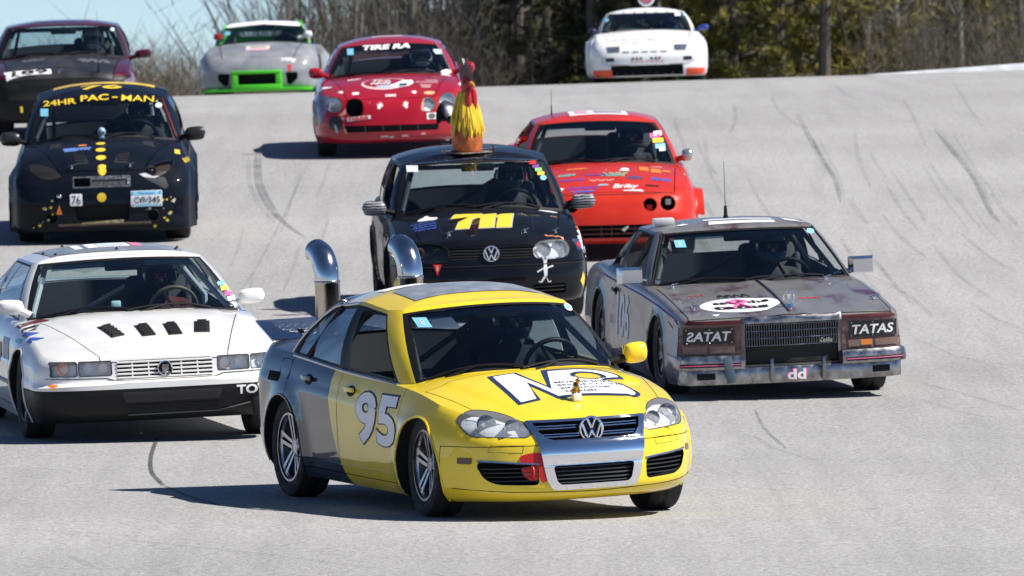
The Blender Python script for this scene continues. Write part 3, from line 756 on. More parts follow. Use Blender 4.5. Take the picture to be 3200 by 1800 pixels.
# ------------------------------------------------------------------ white luxury coupe
WHT = paint('white', (.80, .79, .76), .35, 1, .04)
SE = dict(W=.955, xf=2.38, xr=-2.70, xfw=1.37, xrw=-1.37, R=.33, tw=.22, rim=.2, spokes=('five', 6, .03), rimmat=STEEL,
    paint=WHT, sh=[(-2.7, .80), (-2.2, .93), (-1.4, .93), (0, .895), (.9, .855), (1.6, .76), (2.2, .66), (2.38, .645)],
    ct=[(-2.7, .9), (-2.3, 1.02), (-1.6, 1.03), (0, .95), (1.05, .935), (1.6, .86), (2.1, .755), (2.38, .69)],
    prof=[(0, .16, .1, .06), (.12, .06, .05, .03), (.3, .02, .0, .0), (.46, .0, 0, -.012), (.6, .0, 0, -.012), (.64, .045, .02, .0), (.8, .06, .02, .005), (.93, .065, .03, .035), (1, .085, .08, .08)],
    bump=lambda x, y: (.014 * sstep((interp([(1.0, .66), (2.3, .40)], x) - abs(y)) / .05) if x > .95 else 0),
    nose=(.42, 3.4), tail=(.4, 3.2), tf=.03, tr=.06, tp=3.2, flare=(.02, .02), flw=.06, spine=.4,
    z0=[(-2.6, .28), (-1, .2), (1, .2), (1.8, .21), (2.4, .235)],
    gh=[(1.05, 0, .22, 0, 1.32, 'ws'), (.78, .80, .12, .60, 1.295, 'p'), (.68, .84, .03, .635, 1.285, 'win'), (-.72, .84, -.72, .64, 1.28, 'p'), (-.82, .84, -.80, .64, 1.275, 'win'), (-1.32, .81, -1.02, .60, 1.245, 'p'), (-1.58, .66, -1.12, .53, 1.245, 'rear'), (-1.82, 0, -1.2, 0, 1.28, 'x')],
    roof=[(-1.3, 1.29), (-1, 1.33), (-.4, 1.375), (0, 1.365), (.22, 1.32)], gv0=.03, gv1=.955, gbow=.03,
    cage=mat('cage_white', (.55, .58, .62), .4), dashmat=mat('dash_green', (.06, .075, .07), .6), swmat=mat('wheel_wood', (.16, .12, .08), .4))
SE['panels'] = [hood_panel(1.05, .74, .46, 2.36, .68, .007, .4)] + [dict(name='front_bumper', gap=.005, mat=BLACK, planes=[((1.72, 0, 0), (1, 0, 0)), ((0, 0, .472), (0, 0, -1))])] + door_panels(SE, -.78, .84, .28, .006)
c = Car('white_coupe', SE, (375, 1095), 10.5, 1.0, pitch=.8, lower=.03, roll=1.6, label='white coupe with black lower bumper, four black hood vents and grey roof panel')
ELD = c; c.prep()
gre = rrect(-.35, .54, .35, .675, .02)
hle = rrect(.39, .572, .628, .677, .012); hle2 = rrect(.64, .572, .83, .677, .012)
for p in (gre, hle, hle2, mir(hle), mir(hle2)): c.recess(p, .05)
c.build()
# ------------------------------------------------------------------ black hatchback 711
BLK = mat('paint_black', (.006, .007, .010), .5, 0, .45, .3, 3.5, spec=.03)
SG = dict(W=.868, xf=2.11, xr=-2.0, xfw=1.255, xrw=-1.255, R=.315, tw=.22, rim=.205, spokes=('five', 5, .035),
    paint=BLK, sh=[(-2.0, .92), (-1.3, .93), (0, .905), (.8, .885), (1.4, .82), (1.9, .72), (2.11, .68)],
    ct=[(-2.0, 1.0), (-1.3, 1.0), (0, .97), (.95, .975), (1.4, .92), (1.8, .82), (2.0, .755), (2.11, .70)],
    prof=[(0, .10, .04, .06), (.08, .03, .02, .03), (.25, .0, 0, .008), (.45, .0, 0, 0), (.62, .02, 0, 0), (.66, .035, 0, 0), (.82, .05, .01, .01), (.93, .075, .03, .02), (1, .12, .06, .05)],
    bump=lambda x, y: (.012 * sstep((interp([(1.0, .46), (2.0, .41)], x) - abs(y)) / .05) if x > .9 else 0),
    nose=(.5, 2.7), tail=(.35, 3), tf=.03, tr=.05, flare=(.025, .02), flw=.06,
    gh=[(.97, 0, .27, 0, 1.395, 'ws'), (.72, .755, .14, .61, 1.355, 'p'), (.60, .80, .04, .65, 1.345, 'open'), (-.35, .81, -.38, .67, 1.37, 'pb'), (-.46, .81, -.48, .67, 1.37, 'win'), (-1.25, .79, -1.15, .66, 1.35, 'p'), (-1.72, .66, -1.50, .58, 1.35, 'rear'), (-1.85, 0, -1.58, 0, 1.38, 'x')],
    roof=[(-1.7, 1.40), (-1.3, 1.43), (-.6, 1.455), (0, 1.44), (.27, 1.395)], gv0=.035, gv1=.945, gbow=.03, open_both=True, seatmat=mat('seat_grey', (.05, .055, .065), .7))
SG['panels'] = [hood_panel(.97, .70, .60, 2.02, .715, .006, .8), dict(name='front_bumper', gap=.006, planes=[((1.255 + .36, 0, 0), (1, 0, 0)), ((0, 0, .555), (0, 0, -1))])] + door_panels(SG, -.45, .80, .28, .006)
c = Car('black_hatchback', SG, (1225, 797), 4.2, 1.0, pitch=.6, lower=.02, roll=.8, label='black hatchback with yellow number 711 and a rooster sculpture on its roof')
GOL = c; c.prep()
ggr = [(-.375, .703), (.375, .703), (.36, .605), (-.36, .605)]
ghl = rpoly([(.385, .60), (.365, .68), (.42, .74), (.53, .757), (.67, .748), (.715, .67), (.69, .60), (.55, .582)], .05)
gin = rrect(.36, .28, .66, .37, .02)
for p in (ggr, ghl, mir(ghl), gin, mir(gin)): c.recess(p, .05)
c.build()
# ------------------------------------------------------------------ red coupe with empty round lamps
RED = paint('orange_red', (.55, .028, .012), .35, .7, .12)
SI = dict(W=.855, xf=2.18, xr=-2.19, xfw=1.285, xrw=-1.285, R=.30, tw=.21, rim=.195, spokes=('five', 5), paint=RED,
    sh=[(-2.19, .85), (-1.6, .92), (0, .87), (.8, .82), (1.4, .75), (1.9, .64), (2.18, .56)],
    ct=[(-2.19, .98), (-1.6, 1.0), (0, .92), (1.0, .905), (1.5, .83), (1.9, .715), (2.18, .62)],
    prof=[(0, .10, .04, .06), (.08, .02, .02, .03), (.2, .0, 0, .01), (.4, 0, 0, 0), (.6, .02, 0, 0), (.78, .06, .01, .008), (.92, .10, .03, .025), (1, .15, .06, .06)],
    nose=(.55, 2.8), tail=(.35, 3), tf=.04, tr=.05, flare=(.02, .03), flw=.07,
    gh=[(1.0, 0, .22, 0, 1.285, 'ws'), (.72, .725, .10, .55, 1.25, 'p'), (.60, .765, 0, .59, 1.24, 'open'), (-.55, .78, -.5, .60, 1.25, 'pb'), (-.65, .76, -.6, .58, 1.238, 'win'), (-1.35, .74, -1.1, .56, 1.2, 'p'), (-1.75, .6, -1.2, .49, 1.2, 'rear'), (-1.9, 0, -1.28, 0, 1.23, 'x')],
    roof=[(-1.4, 1.23), (-1.0, 1.285), (-.4, 1.33), (0, 1.325), (.22, 1.285)], gv0=.03, gv1=.95, gbow=.03, open_both=True)
SI['panels'] = [hood_panel(1.0, .70, .62, 1.98, .675, .008, .7)] + door_panels(SI, -.6, .8, .27, .006)
c = Car('red_coupe', SI, (1526, 643), 3, 1.02, pitch=.4, lower=.02, label='orange red coupe with empty round lamp holes behind the black hatchback')
INT = c; c.prep()
il = [circ(.377, .565, .064), circ(.548, .573, .072)]
imo = rrect(-.56, .262, .56, .385, .03)
for p in il + [mir(q) for q in il] + [imo]: c.recess(p, .07)
c.build()
# ------------------------------------------------------------------ black hatchback 76
SF = dict(W=.865, xf=2.10, xr=-2.0, xfw=1.31, xrw=-1.31, R=.30, tw=.24, rim=.2, spokes=('five', 5), paint=mat('paint_navy_black', (.006, .009, .016), .6, 0, .28, .35, 3.5, spec=.03),
    sh=[(-2.0, .90), (-1.3, .93), (0, .93), (.8, .91), (1.4, .85), (1.8, .73), (2.1, .60)],
    ct=[(-2.0, 1.0), (-1.3, 1.0), (0, .99), (.95, .99), (1.4, .94), (1.8, .83), (2.0, .73), (2.1, .66)],
    prof=[(0, .05, .04, .0), (.08, .01, .02, .0), (.25, .0, 0, 0), (.45, 0, 0, 0), (.62, .005, 0, 0), (.80, .035, .01, .0), (.88, .06, .02, .012), (.94, .10, .03, .045), (1, .14, .06, .085)],
    bump=lambda x, y: (.014 * sstep((interp([(1.0, .62), (2.0, .36)], x) - abs(y)) / .05) if x > .9 else 0),
    nose=(.38, 3.8), tail=(.35, 3), tf=.0, tr=.04, flare=(.06, .06), flw=.09, z0=[(-2, .2), (1, .16), (2.1, .13)],
    gh=[(1.02, 0, .25, 0, 1.395, 'ws'), (.74, .735, .12, .58, 1.35, 'p'), (.60, .79, .0, .63, 1.34, 'open'), (-.4, .80, -.42, .65, 1.375, 'pb'), (-.5, .80, -.52, .65, 1.375, 'win'), (-1.3, .78, -1.2, .63, 1.35, 'p'), (-1.7, .64, -1.4, .56, 1.35, 'rear'), (-1.85, 0, -1.5, 0, 1.37, 'x')],
    roof=[(-1.6, 1.39), (-1.2, 1.43), (-.5, 1.465), (0, 1.445), (.25, 1.395)], gv0=.03, gv1=.95, gbow=.035)
SF['panels'] = [hood_panel(1.02, .70, .42, 1.98, .735, .007, .7)] + door_panels(SF, -.48, .8, .28, .006)
c = Car('black_hatchback', SF, (264, 602), 1.5, 1.03, pitch=.5, roll=.6, lower=.0, label='black hatchback with yellow 24HR lettering, yellow dots and licence plate')
FOC = c; c.prep()
fhl = rpoly([(.385, .69), (.46, .758), (.58, .796), (.72, .805), (.705, .745), (.595, .67), (.50, .66)], .03)
fgr = rrect(-.287, .572, .287, .685, .015)
fin = rpoly([(-.275, .405), (.275, .405), (.255, .252), (-.255, .252)], .03)
fho = circ(.50, .293, .055)
for p in (fhl, fgr, fin, fho, mir(fho)): c.recess(p, .05)
c.build()
# ------------------------------------------------------------------ red coupe with four round headlamps
CRIM = paint('crimson', (.36, .008, .02), .35, .9, .12)
SCe = dict(W=.875, xf=2.2, xr=-2.2, xfw=1.27, xrw=-1.27, R=.30, tw=.21, rim=.19, spokes=('five', 5), paint=CRIM,
    sh=[(-2.2, .85), (-1.5, .92), (0, .88), (.8, .85), (1.4, .80), (1.9, .70), (2.2, .56)],
    ct=[(-2.2, 1.0), (-1.6, 1.0), (0, .94), (.95, .93), (1.4, .875), (1.8, .765), (2.05, .66), (2.2, .56)],
    prof=[(0, .10, .04, .06), (.08, .02, .02, .03), (.2, .0, 0, .01), (.42, 0, 0, 0), (.6, .02, 0, 0), (.78, .05, .01, .01), (.92, .09, .03, .04), (1, .14, .06, .09)],
    nose=(.6, 2.5), tail=(.4, 2.8), tf=.03, tr=.05, flare=(.03, .03), flw=.08,
    gh=[(.97, 0, .2, 0, 1.27, 'ws'), (.70, .72, .08, .535, 1.235, 'p'), (.58, .765, -.02, .58, 1.225, 'win'), (-.5, .77, -.45, .59, 1.235, 'p'), (-.6, .77, -.55, .59, 1.23, 'win'), (-1.3, .74, -1.0, .55, 1.17, 'p'), (-1.6, .6, -1.1, .48, 1.17, 'rear'), (-1.75, 0, -1.2, 0, 1.2, 'x')],
    roof=[(-1.3, 1.2), (-.9, 1.27), (-.4, 1.32), (0, 1.31), (.2, 1.27)], gv0=.03, gv1=.95, gbow=.035)
SCe['panels'] = [hood_panel(.97, .68, .50, 1.98, .69, .008, .7)] + door_panels(SCe, -.55, .8, .27, .006)
c = Car('red_coupe', SCe, (989, 388), .5, 1.03, roll=.8, lower=.02, label='crimson coupe with round headlamps, white hand prints and TIRE RA windshield banner')
CEL = c; c.prep()
cl1, cl2 = circ(.65, .64, .098, .088), circ(.424, .611, .08)
cmo = rpoly([(-.54, .405), (.54, .395), (.53, .325), (-.53, .33)], .03)
cho = rrect(-.512, .50, -.312, .705, .08)
for p in (cl1, cl2, mir(cl1), cho, cmo): c.recess(p, .05)
c.build()
# ------------------------------------------------------------------ maroon car with black hood 189
MAR = paint('maroon', (.07, .005, .016), .35, .9, .2)
S1 = dict(W=.85, xf=2.15, xr=-2.2, xfw=1.3, xrw=-1.3, R=.30, tw=.21, rim=.19, spokes=('five', 5), paint=MAR,
    sh=[(-2.2, .88), (-1.5, .93), (0, .90), (.8, .87), (1.4, .82), (1.9, .74), (2.15, .68)],
    ct=[(-2.2, 1.0), (-1.6, 1.0), (0, .96), (.95, .95), (1.4, .91), (1.8, .83), (2.05, .76), (2.15, .72)],
    prof=[(0, .10, .04, .06), (.08, .02, .02, .03), (.25, .0, 0, .01), (.45, 0, 0, 0), (.6, .02, 0, 0), (.8, .04, .01, .01), (.92, .07, .03, .02), (1, .11, .06, .055)],
    nose=(.4, 3.2), tail=(.35, 3), tf=.03, tr=.05, flare=(.02, .02),
    gh=[(.98, 0, .26, 0, 1.30, 'ws'), (.74, .765, .14, .62, 1.27, 'p'), (.62, .80, .04, .655, 1.26, 'open'), (-.5, .80, -.5, .665, 1.27, 'p'), (-.6, .80, -.6, .665, 1.265, 'win'), (-1.1, .79, -.95, .64, 1.25, 'p'), (-1.4, .7, -1.05, .60, 1.25, 'rear'), (-1.6, 0, -1.15, 0, 1.28, 'x')],
    roof=[(-1.25, 1.27), (-.9, 1.30), (-.4, 1.335), (0, 1.33), (.26, 1.30)], gv0=.03, gv1=.95, gbow=.03, open_both=True)
BH = mat('hood_carbon', (.02, .02, .022), .45, 0, .2, .5, 4)
S1['panels'] = [hood_panel(.98, .70, .60, 2.1, .715, .008, .6, BH), dict(name='front_bumper', gap=.006, mat=BLACK, planes=[((1.3 + .35, 0, 0), (1, 0, 0)), ((0, 0, .715), (0, 0, -1))])] + door_panels(S1, -.56, .8, .27, .006)
c = Car('maroon_coupe', S1, (160, 345), 2, 1.07, label='maroon coupe with black hood and white number 189 at the left edge')
CIV = c; c.build()
# ------------------------------------------------------------------ silver and green wide-body coupe on the crest
SIL = paint('silver', (.25, .26, .28), .4, .5, .3); GRN = mat('neon_green', (.08, .62, .02), .45)
S2 = dict(W=.90, xf=2.05, xr=-2.1, xfw=1.2, xrw=-1.2, R=.31, tw=.26, rim=.2, spokes=('five', 5), paint=SIL,
    sh=[(-2.1, .80), (-1.5, .86), (0, .84), (.7, .82), (1.3, .76), (1.8, .62), (2.05, .52)],
    ct=[(-2.1, .9), (-1.6, .92), (0, .9), (.8, .9), (1.3, .82), (1.7, .70), (1.95, .59), (2.05, .53)],
    prof=[(0, .06, .04, .02), (.08, .02, .02, .0), (.3, .0, 0, 0), (.6, .0, 0, 0), (.8, .03, .01, .01), (.92, .07, .03, .03), (1, .12, .06, .08)],
    nose=(.45, 2.8), tail=(.4, 2.8), tf=.02, tr=.0, flare=(.05, .08), flw=.12, z0=[(-2, .16), (2.1, .13)],
    gh=[(.82, 0, .12, 0, 1.225, 'ws'), (.6, .74, .02, .60, 1.2, 'p'), (.5, .77, -.06, .63, 1.19, 'open'), (-.45, .78, -.45, .64, 1.19, 'p'), (-.55, .78, -.5, .64, 1.185, 'win'), (-1.2, .76, -.8, .61, 1.14, 'p'), (-1.7, .62, -.9, .54, 1.14, 'rear'), (-1.85, 0, -1.0, 0, 1.16, 'x')],
    roof=[(-1.1, 1.15), (-.7, 1.23), (-.2, 1.265), (.12, 1.225)], gv0=.03, gv1=.93, gbow=.03, cage=mat('cage_green', (.07, .45, .06), .4), seatx=-.3)
S2['panels'] = [hood_panel(.82, .66, .58, 1.85, .66, .008, .6)] + door_panels(S2, -.5, .65, .25, .006)
c = Car('silver_coupe', S2, (658, 240), -2, 1.0, label='silver wide body coupe with neon green air intake on the crest', y=150)
SLV = c; c.prep()
sgr = rrect(-.30, .21, .285, .375, .01); sho = rpoly([(.44, .39), (.63, .39), (.63, .285), (.52, .19), (.46, .2)], .03)
for p in (sgr, sho, mir(sho)): c.recess(p, .08)
c.build()
# ------------------------------------------------------------------ white coupe with a roof sign on the crest
WH2 = paint('white_matt', (.80, .80, .79), .45, .4, .05)
S3 = dict(W=.865, xf=2.08, xr=-2.1, xfw=1.2, xrw=-1.2, R=.31, tw=.23, rim=.2, spokes=('five', 5), paint=WH2,
    sh=[(-2.1, .75), (-1.5, .8), (0, .77), (.7, .75), (1.3, .70), (1.8, .60), (2.08, .53)],
    ct=[(-2.1, .84), (-1.6, .86), (0, .83), (.8, .82), (1.3, .76), (1.7, .68), (1.95, .60), (2.08, .55)],
    prof=[(0, .06, .04, .04), (.08, .02, .02, .01), (.3, .0, 0, 0), (.6, .0, 0, 0), (.8, .03, .01, .01), (.92, .07, .03, .04), (1, .12, .06, .09)],
    bump=lambda x, y: (.012 * sstep((abs(y) - .62) / .05) if x > .8 else 0),
    nose=(.4, 3.0), tail=(.4, 2.8), tf=.02, tr=.0, flare=(.03, .05), flw=.12, z0=[(-2, .15), (2.1, .10)],
    gh=[(.82, 0, .14, 0, 1.135, 'ws'), (.6, .69, .04, .55, 1.105, 'p'), (.5, .73, -.04, .585, 1.095, 'open'), (-.45, .74, -.45, .59, 1.1, 'p'), (-.55, .74, -.5, .59, 1.095, 'win'), (-1.2, .72, -.8, .56, 1.06, 'p'), (-1.7, .58, -.9, .49, 1.06, 'rear'), (-1.85, 0, -1.0, 0, 1.08, 'x')],
    roof=[(-1.1, 1.07), (-.7, 1.15), (-.2, 1.175), (.14, 1.135)], gv0=.03, gv1=.95, gbow=.03, seatx=-.3)
S3['panels'] = [hood_panel(.82, .68, .6, 1.9, .685, .008, .6)] + door_panels(S3, -.5, .65, .25, .006)
c = Car('white_coupe', S3, (1632, 215), 0, 1.02, label='white coupe with a roof sign and orange bumper corners on the crest', y=146)
POR = c; c.prep()
pin = rrect(-.575, .12, .515, .275, .02)
c.recess(pin, .08)
c.build()
# ------------------------------------------------------------------ details on the cars
def P(name, col, rough=.45, **k): return mat('print_' + name, col, rough, **k)
YELP = P('yellow', (.78, .55, .04)); NAVY = P('navy', (.015, .03, .09)); SKYB = P('sky_blue', (.22, .55, .72)); PINK = P('pink', (.75, .12, .32)); REDP = P('red', (.6, .02, .02))
ORAP = P('orange', (.8, .22, .03)); BLUP = P('blue', (.05, .1, .42)); GREP = P('green', (.25, .6, .15)); PURP = P('purple', (.16, .05, .3)); GRYP = P('grey', (.32, .33, .36)); TEALP = P('teal', (.1, .35, .33))
SEAM = mat('seam_dark', (.01, .01, .01), .9)
def bvh_of(*obs):
    V, F = [], []
    for o in obs:
        b = len(V); V += [v.co.copy() for v in o.data.vertices]; F += [tuple(i + b for i in p.vertices) for p in o.data.polygons]
    return BVHTree.FromPolygons(V, F)
def inset(poly, d):
    cx = sum(p[0] for p in poly) / len(poly); cy = sum(p[1] for p in poly) / len(poly); w = max(abs(p[0] - cx) for p in poly); h = max(abs(p[1] - cy) for p in poly)
    return [(cx + (x - cx) * (1 - d / w), cy + (y - cy) * (1 - d / h)) for x, y in poly]
def span(poly, z):
    xs = []
    for i in range(len(poly)):
        (a, b), (c, d) = poly[i - 1], poly[i]
        if (b - z) * (d - z) < 0: xs.append(a + (c - a) * (z - b) / (d - b))
    return (min(xs), max(xs)) if len(xs) > 1 else None
def slats(c, poly, zs, w, m, off, name='slat', inn=.006):
    for z in zs:
        q = span(poly, z)
        if q: c.strip(name, [(q[0] + inn, z), (q[1] - inn, z)], 'x', w, m, off)
def emblem(c, y, z, r, kind='vw', off=.012, m=CHROME, back=BLACK):
    h, n = c.hit('x', y, z); x = h.x + off
    tilt = Matrix.Rotation(-math.asin(max(-1, min(1, n.z))) if abs(n.z) < .6 else 0, 3, 'Y')
    b = MB(); ctr = Vector((x, y, z)); t = r * .11
    b.tube([ctr + Vector((0, r * math.cos(a), r * math.sin(a))) for a in [2 * math.pi * i / 28 for i in range(28)]], t, 6, closed=True)
    if kind == 'vw':
        def ln(*p): b.tube([ctr + Vector((.002, q[0] * r, q[1] * r)) for q in p], t * .95, 6)
        ln((-.34, .86), (0, .1)); ln((0, .1), (.34, .86)); ln((-.8, .45), (-.36, -.82)); ln((-.36, -.82), (0, -.08)); ln((0, -.08), (.36, -.82)); ln((.36, -.82), (.8, .45))
    else:
        b.prism([(y - r * .5, z + r * .55), (y + r * .5, z + r * .55), (y + r * .45, z - r * .25), (y, z - r * .7), (y - r * .45, z - r * .25)], 'x', x - .004, x + .006)
        for k in (-.2, .2): b.tube([ctr + Vector((.008, -r * .45, k * r)), ctr + Vector((.008, r * .45, k * r))], t * .5, 4)
    o = c.mb(b, 'emblem', m)
    d = MB().lathe([(.001, x - .008), (r, x - .008), (r, x - .014)], 24, (0, y, z), 'x'); c.mb(d, 'emblem_backing', back, o)
    return o
def hood_pin(c, x, y):
    h, n = c.hit('z', x, y)
    if h is None: return
    b = MB().lathe([(.001, .004), (.022, .004), (.022, .0)], 12, h, 'z'); b.tube([h, h + Vector((0, 0, .035))], .006, 6)
    b.tube([h + Vector((.02 * math.cos(a), .035 * math.sin(a), .028 + .012 * math.sin(a))) for a in [2 * math.pi * i / 12 for i in range(12)]], .004, 5, closed=True)
    c.mb(b, 'hood_pin', CHROME)
def wipers(c, segs=None, m=None):
    ws = [e for e in c.ghent if e[5] == 0]
    def at(t, v):
        k = abs(t); e = min(ws, key=lambda q: abs(q[6] - k)); i = ws.index(e)
        a, b = (ws[i], ws[min(i + 1, len(ws) - 1)]) if ws[i][6] <= k else (ws[i - 1], ws[i]); f = (k - a[6]) / max(1e-6, b[6] - a[6]); p = c.ghpt(a, v).lerp(c.ghpt(b, v), f)
        return Vector((p.x + .012, p.y * (1 if t > 0 else -1), p.z + .01))
    for t0, t1 in ((-.9, -.08), (-.1, .72)):
        b = MB().tube([at(t0 + (t1 - t0) * i / 8, .035 + .06 * math.sin(math.pi * i / 8 * .9)) for i in range(9)], .008, 6)
        b.tube([at(t0 + .12, .0), at(t0 + (t1 - t0) * .45, .085)], .009, 6); c.mb(b, 'wiper', m or BLACK)
def rect(y0, z0, y1, z1, sk=0): return [(y0, z0), (y1, z0 + sk), (y1, z1 + sk), (y0, z1)]
def sticker(c, poly, m, on='gh', axis='x', name='sticker', off=.004, **k): return c.shape(name, poly, axis, m, off, on, **k)
def squiggle(c, m, x0, x1, y0, y1, seed, n=9, name='marking', w=.012, axis='z', off=.003):
    rnd = random.Random(seed); pts = [(x0 + (x1 - x0) * (.5 + .45 * math.sin(i * 2.1 + seed)) * 1.0, y0 + (y1 - y0) * i / n) for i in range(n + 1)]
    L = [(a, b - w * .5) for a, b in pts]; Rr = [(a + rnd.uniform(-.004, .004), b + w * .5) for a, b in pts[::-1]]
    polys = []
    for (a0, b0), (a1, b1) in zip(pts, pts[1:]):
        d = Vector((a1 - a0, b1 - b0)); nn = Vector((-d.y, d.x)).normalized() * w * rnd.uniform(.35, .7)
        polys.append([(a0 - nn.x, b0 - nn.y), (a1 - nn.x, b1 - nn.y), (a1 + nn.x, b1 + nn.y), (a0 + nn.x, b0 + nn.y)])
    for i, q in enumerate(polys[::1]): pass
    me_parts = []
    bm = bmesh.new()
    for q in polys:
        me = curve_mesh([q]); me = project(me, lambda a, b: (a, b), axis, c.bvh, off, .06, -1); bm.from_mesh(me); bpy.data.meshes.remove(me)
    me = bpy.data.meshes.new(name); bm.to_mesh(me); bm.free(); me.materials.append(m); return c.part(name, me)
def hand(cy, cz, s, rot=0):
    # a small hand print: palm and five separate fingers
    P_ = [circ(0, -.15, .34, .38, 10)]
    for a, l in ((-62, .62), (-24, .95), (-4, 1.02), (14, .95), (36, .78)):
        t = R(a); d = Vector((math.sin(t), math.cos(t))); n = Vector((d.y, -d.x)) * .1; o = Vector((0, -.1)) + d * .3
        e = o + d * l * .72; P_.append([tuple(o - n), tuple(e - n), tuple(e + d * .1), tuple(e + n), tuple(o + n)])
    c0, s0 = math.cos(R(rot)), math.sin(R(rot))
    return [[(cy + s * (x * c0 - y * s0), cz + s * (x * s0 + y * c0)) for x, y in q] for q in P_]
def hand_print(c, y, z, s, rot, axis='x', m=WHITEP):
    bm = bmesh.new()
    for q in hand(y, z, s, rot):
        if axis == 'z': q = [(2 * y - 0 * a + 0 - (2 * y) + (y - (b - z)) if False else (y - (b - z)), z + (a - y)) for a, b in q]
        me = project(curve_mesh([q]), lambda a, b: (a, b), axis, c.bvh, .003, .05, -1); bm.from_mesh(me); bpy.data.meshes.remove(me)
    me = bpy.data.meshes.new('hand_print'); bm.to_mesh(me); bm.free(); me.materials.append(m); return c.part('hand_print', me)
def handle(c, x, z, m, w=.18):
    for d in (1, -1):
        h, n = c.hit('y', x, z, d)
        if h is None: continue
        o = c.shape('door_handle_recess', circ(x, z - .01, w * .42, .035, 16), 'y', SEAM, .002, d=d)
        c.mb(MB().bbox((x, h.y - d * .022, z), (w, .018, .032), .008), 'door_handle', m)
def box_mirror(c, side, x, y0, y1, z0, z1, m, dep=.11, bev=.02, taper=.75):
    b = MB(); b.bbox((0, 0, 0), (dep, 1, 1), .001); V = []
    for v in b.v:
        k = 1 if v[0] < 0 else taper
        V.append((x + v[0], side * ((y0 + y1) / 2 + v[1] * (y1 - y0) * k), (z0 + z1) / 2 + v[2] * (z1 - z0) * k))
    b.v = V; o = c.mb(b, 'side_mirror', m)
    g = MB().prism([(side * (y0 + .015), z0 + .015), (side * (y1 - .015), z0 + .015), (side * (y1 - .015), z1 - .015), (side * (y0 + .015), z1 - .015)], 'x', x - dep / 2 - .004, x - dep / 2 - .001)
    c.mb(g, 'mirror_glass', REFL, o, smooth=False)
    s0 = MB().tube([(x - .03, side * (y0 - .12), z0 - .0), (x, side * (y0 + .03), z0 + .03)], [.03, .02], 8); c.mb(s0, 'mirror_stalk', m, o)
    return o
def window_trim(c, m, v=.02, r=.011, name='window_trim', segs=None):
    for sd in (1, -1):
        pts = [c.ghpt(e, v) + Vector((0, .012, 0)) for e in c.ghent if e[5] in (segs or (2, 3, 4))]
        c.mb(MB().tube([Vector((p.x, p.y * sd, p.z)) for p in pts], r, 6), name, m)
def antenna(c, x, y, z, h, lean=-.05, base=.012):
    b = MB().tube([(x, y, z), (x, y, z + .03), (x, y, z + .1), (x + lean * .3, y, z + .1)], [base * 1.4, base, base * .7, base * .4], 8)
    b.tube([(x, y, z + .08), (x + lean, y, z + h)], [.0035, .002], 5, 1); c.mb(b, 'antenna', [BLACK, STEEL])
def poly_h(c, name, polys, m, off=.003): return c.shape(name, polys, 'z', m, off)

def arches(c):
    S = c.S; rr = S.get('RW', S['R'] * 1.12) + .006; zc = S['R'] + .03
    for xw in (S['xfw'], S['xrw']):
        for sd in (1, -1):
            pts = [(xw + rr * math.cos(R(a)), zc + rr * math.sin(R(a))) for a in range(-22, 203, 9)]
            c.strip('wheel_arch_lip', pts, 'y', .016, S['paint'], .001, d=-sd)
for c in (JET, SEV, ELD, GOL, INT, FOC, CEL, CIV, SLV, POR): arches(c)
BAND = glassmat('sun_band', (.22, .33, .42), 1.5)
def sun_band(c, v0=.8, v1=.915):
    ws = [e for e in c.ghent if e[5] == 0 and e[6] <= .96]; rows = []
    for v in (v0, (v0 + v1) / 2, v1):
        r_ = [c.ghpt(e, v) - Vector((.008, 0, .004)) for e in ws]; rows.append([Vector((p.x, -p.y, p.z)) for p in r_[:0:-1]] + r_)
    c.mb(MB().grid(rows), 'sun_band', BAND)
for c in (JET, SEV, ELD, INT): sun_band(c)
# ================= yellow sedan
c = JET
c.strip('lip_seam', [(-.80, .30), (-.52, .277), (0, .262), (.52, .277), (.80, .30)], 'x', .005, SEAM, .0008)
for sd in (1, -1): c.strip('door_crease', [(-1.0, .335), (-.2, .33), (.85, .335)], 'y', .012, SJ['paint'], .0005, d=-sd)
outer = [(-.405, .712), (.405, .712), (.36, .60), (.335, .46), (.31, .335), (.275, .282), (-.275, .282), (-.31, .335), (-.335, .46), (-.36, .60)]
fr = c.shape('grille_surround', [rpoly(outer, .02), inset(gr_up, .004), inset(gr_lo, .012)], 'x', CHROME, .007, maxlen=.02)
for v in fr.data.vertices:
    t = (v.co.z - .515) / .075
    if abs(t) < 1: v.co.x += .016 * (1 - t * t)
slats(c, gr_up, (.682, .667, .63, .615), .011, CHROME, -.012)
slats(c, gr_lo, (.42, .395, .37, .345, .322), .009, mat('slat_grey', (.1, .1, .105), .3, .6), -.02)
emblem(c, .0, .648, .075, 'vw', .02)
for sd in (1, -1):
    f = fog if sd > 0 else mir(fog)
    slats(c, f, (.345, .372, .398, .424), .009, mat('slat_dark', (.03, .03, .032), .35), -.015)
    c.strip('intake_trim', [(sd * .362, .447), (sd * .692, .474)], 'x', .017, CHROME, .002)
    c.lamp('headlight', hl if sd > 0 else mir(hl), .05, [(sd * .61, .69, .068, None), (sd * .475, .678, .048, None)], back=LAMPBACK, lensmat=HAZY)
    c.strip('bumper_seam', [(sd * .44, .565), (sd * .62, .57), (sd * .64, .53), (sd * .45, .52)], 'x', .003, SEAM, .0008)
    c.strip('bumper_seam', [(sd * .45, .52), (sd * .44, .565)], 'x', .003, SEAM, .0008)
    sm = c.shape('side_marker', rrect(1.79, .455, 1.89, .495, .008), 'y', mat('marker_smoke', (.12, .07, .03), .2), .003, d=-sd)
red_paint = P('splash_red', (.55, .012, .01), .4)
c.shape('red_paint_splash', rpoly([(-.475, .50), (-.40, .52), (-.31, .515), (-.285, .46), (-.30, .35), (-.34, .325), (-.357, .36), (-.36, .44), (-.46, .45)], .03), 'x', red_paint, .0035, maxlen=.03)
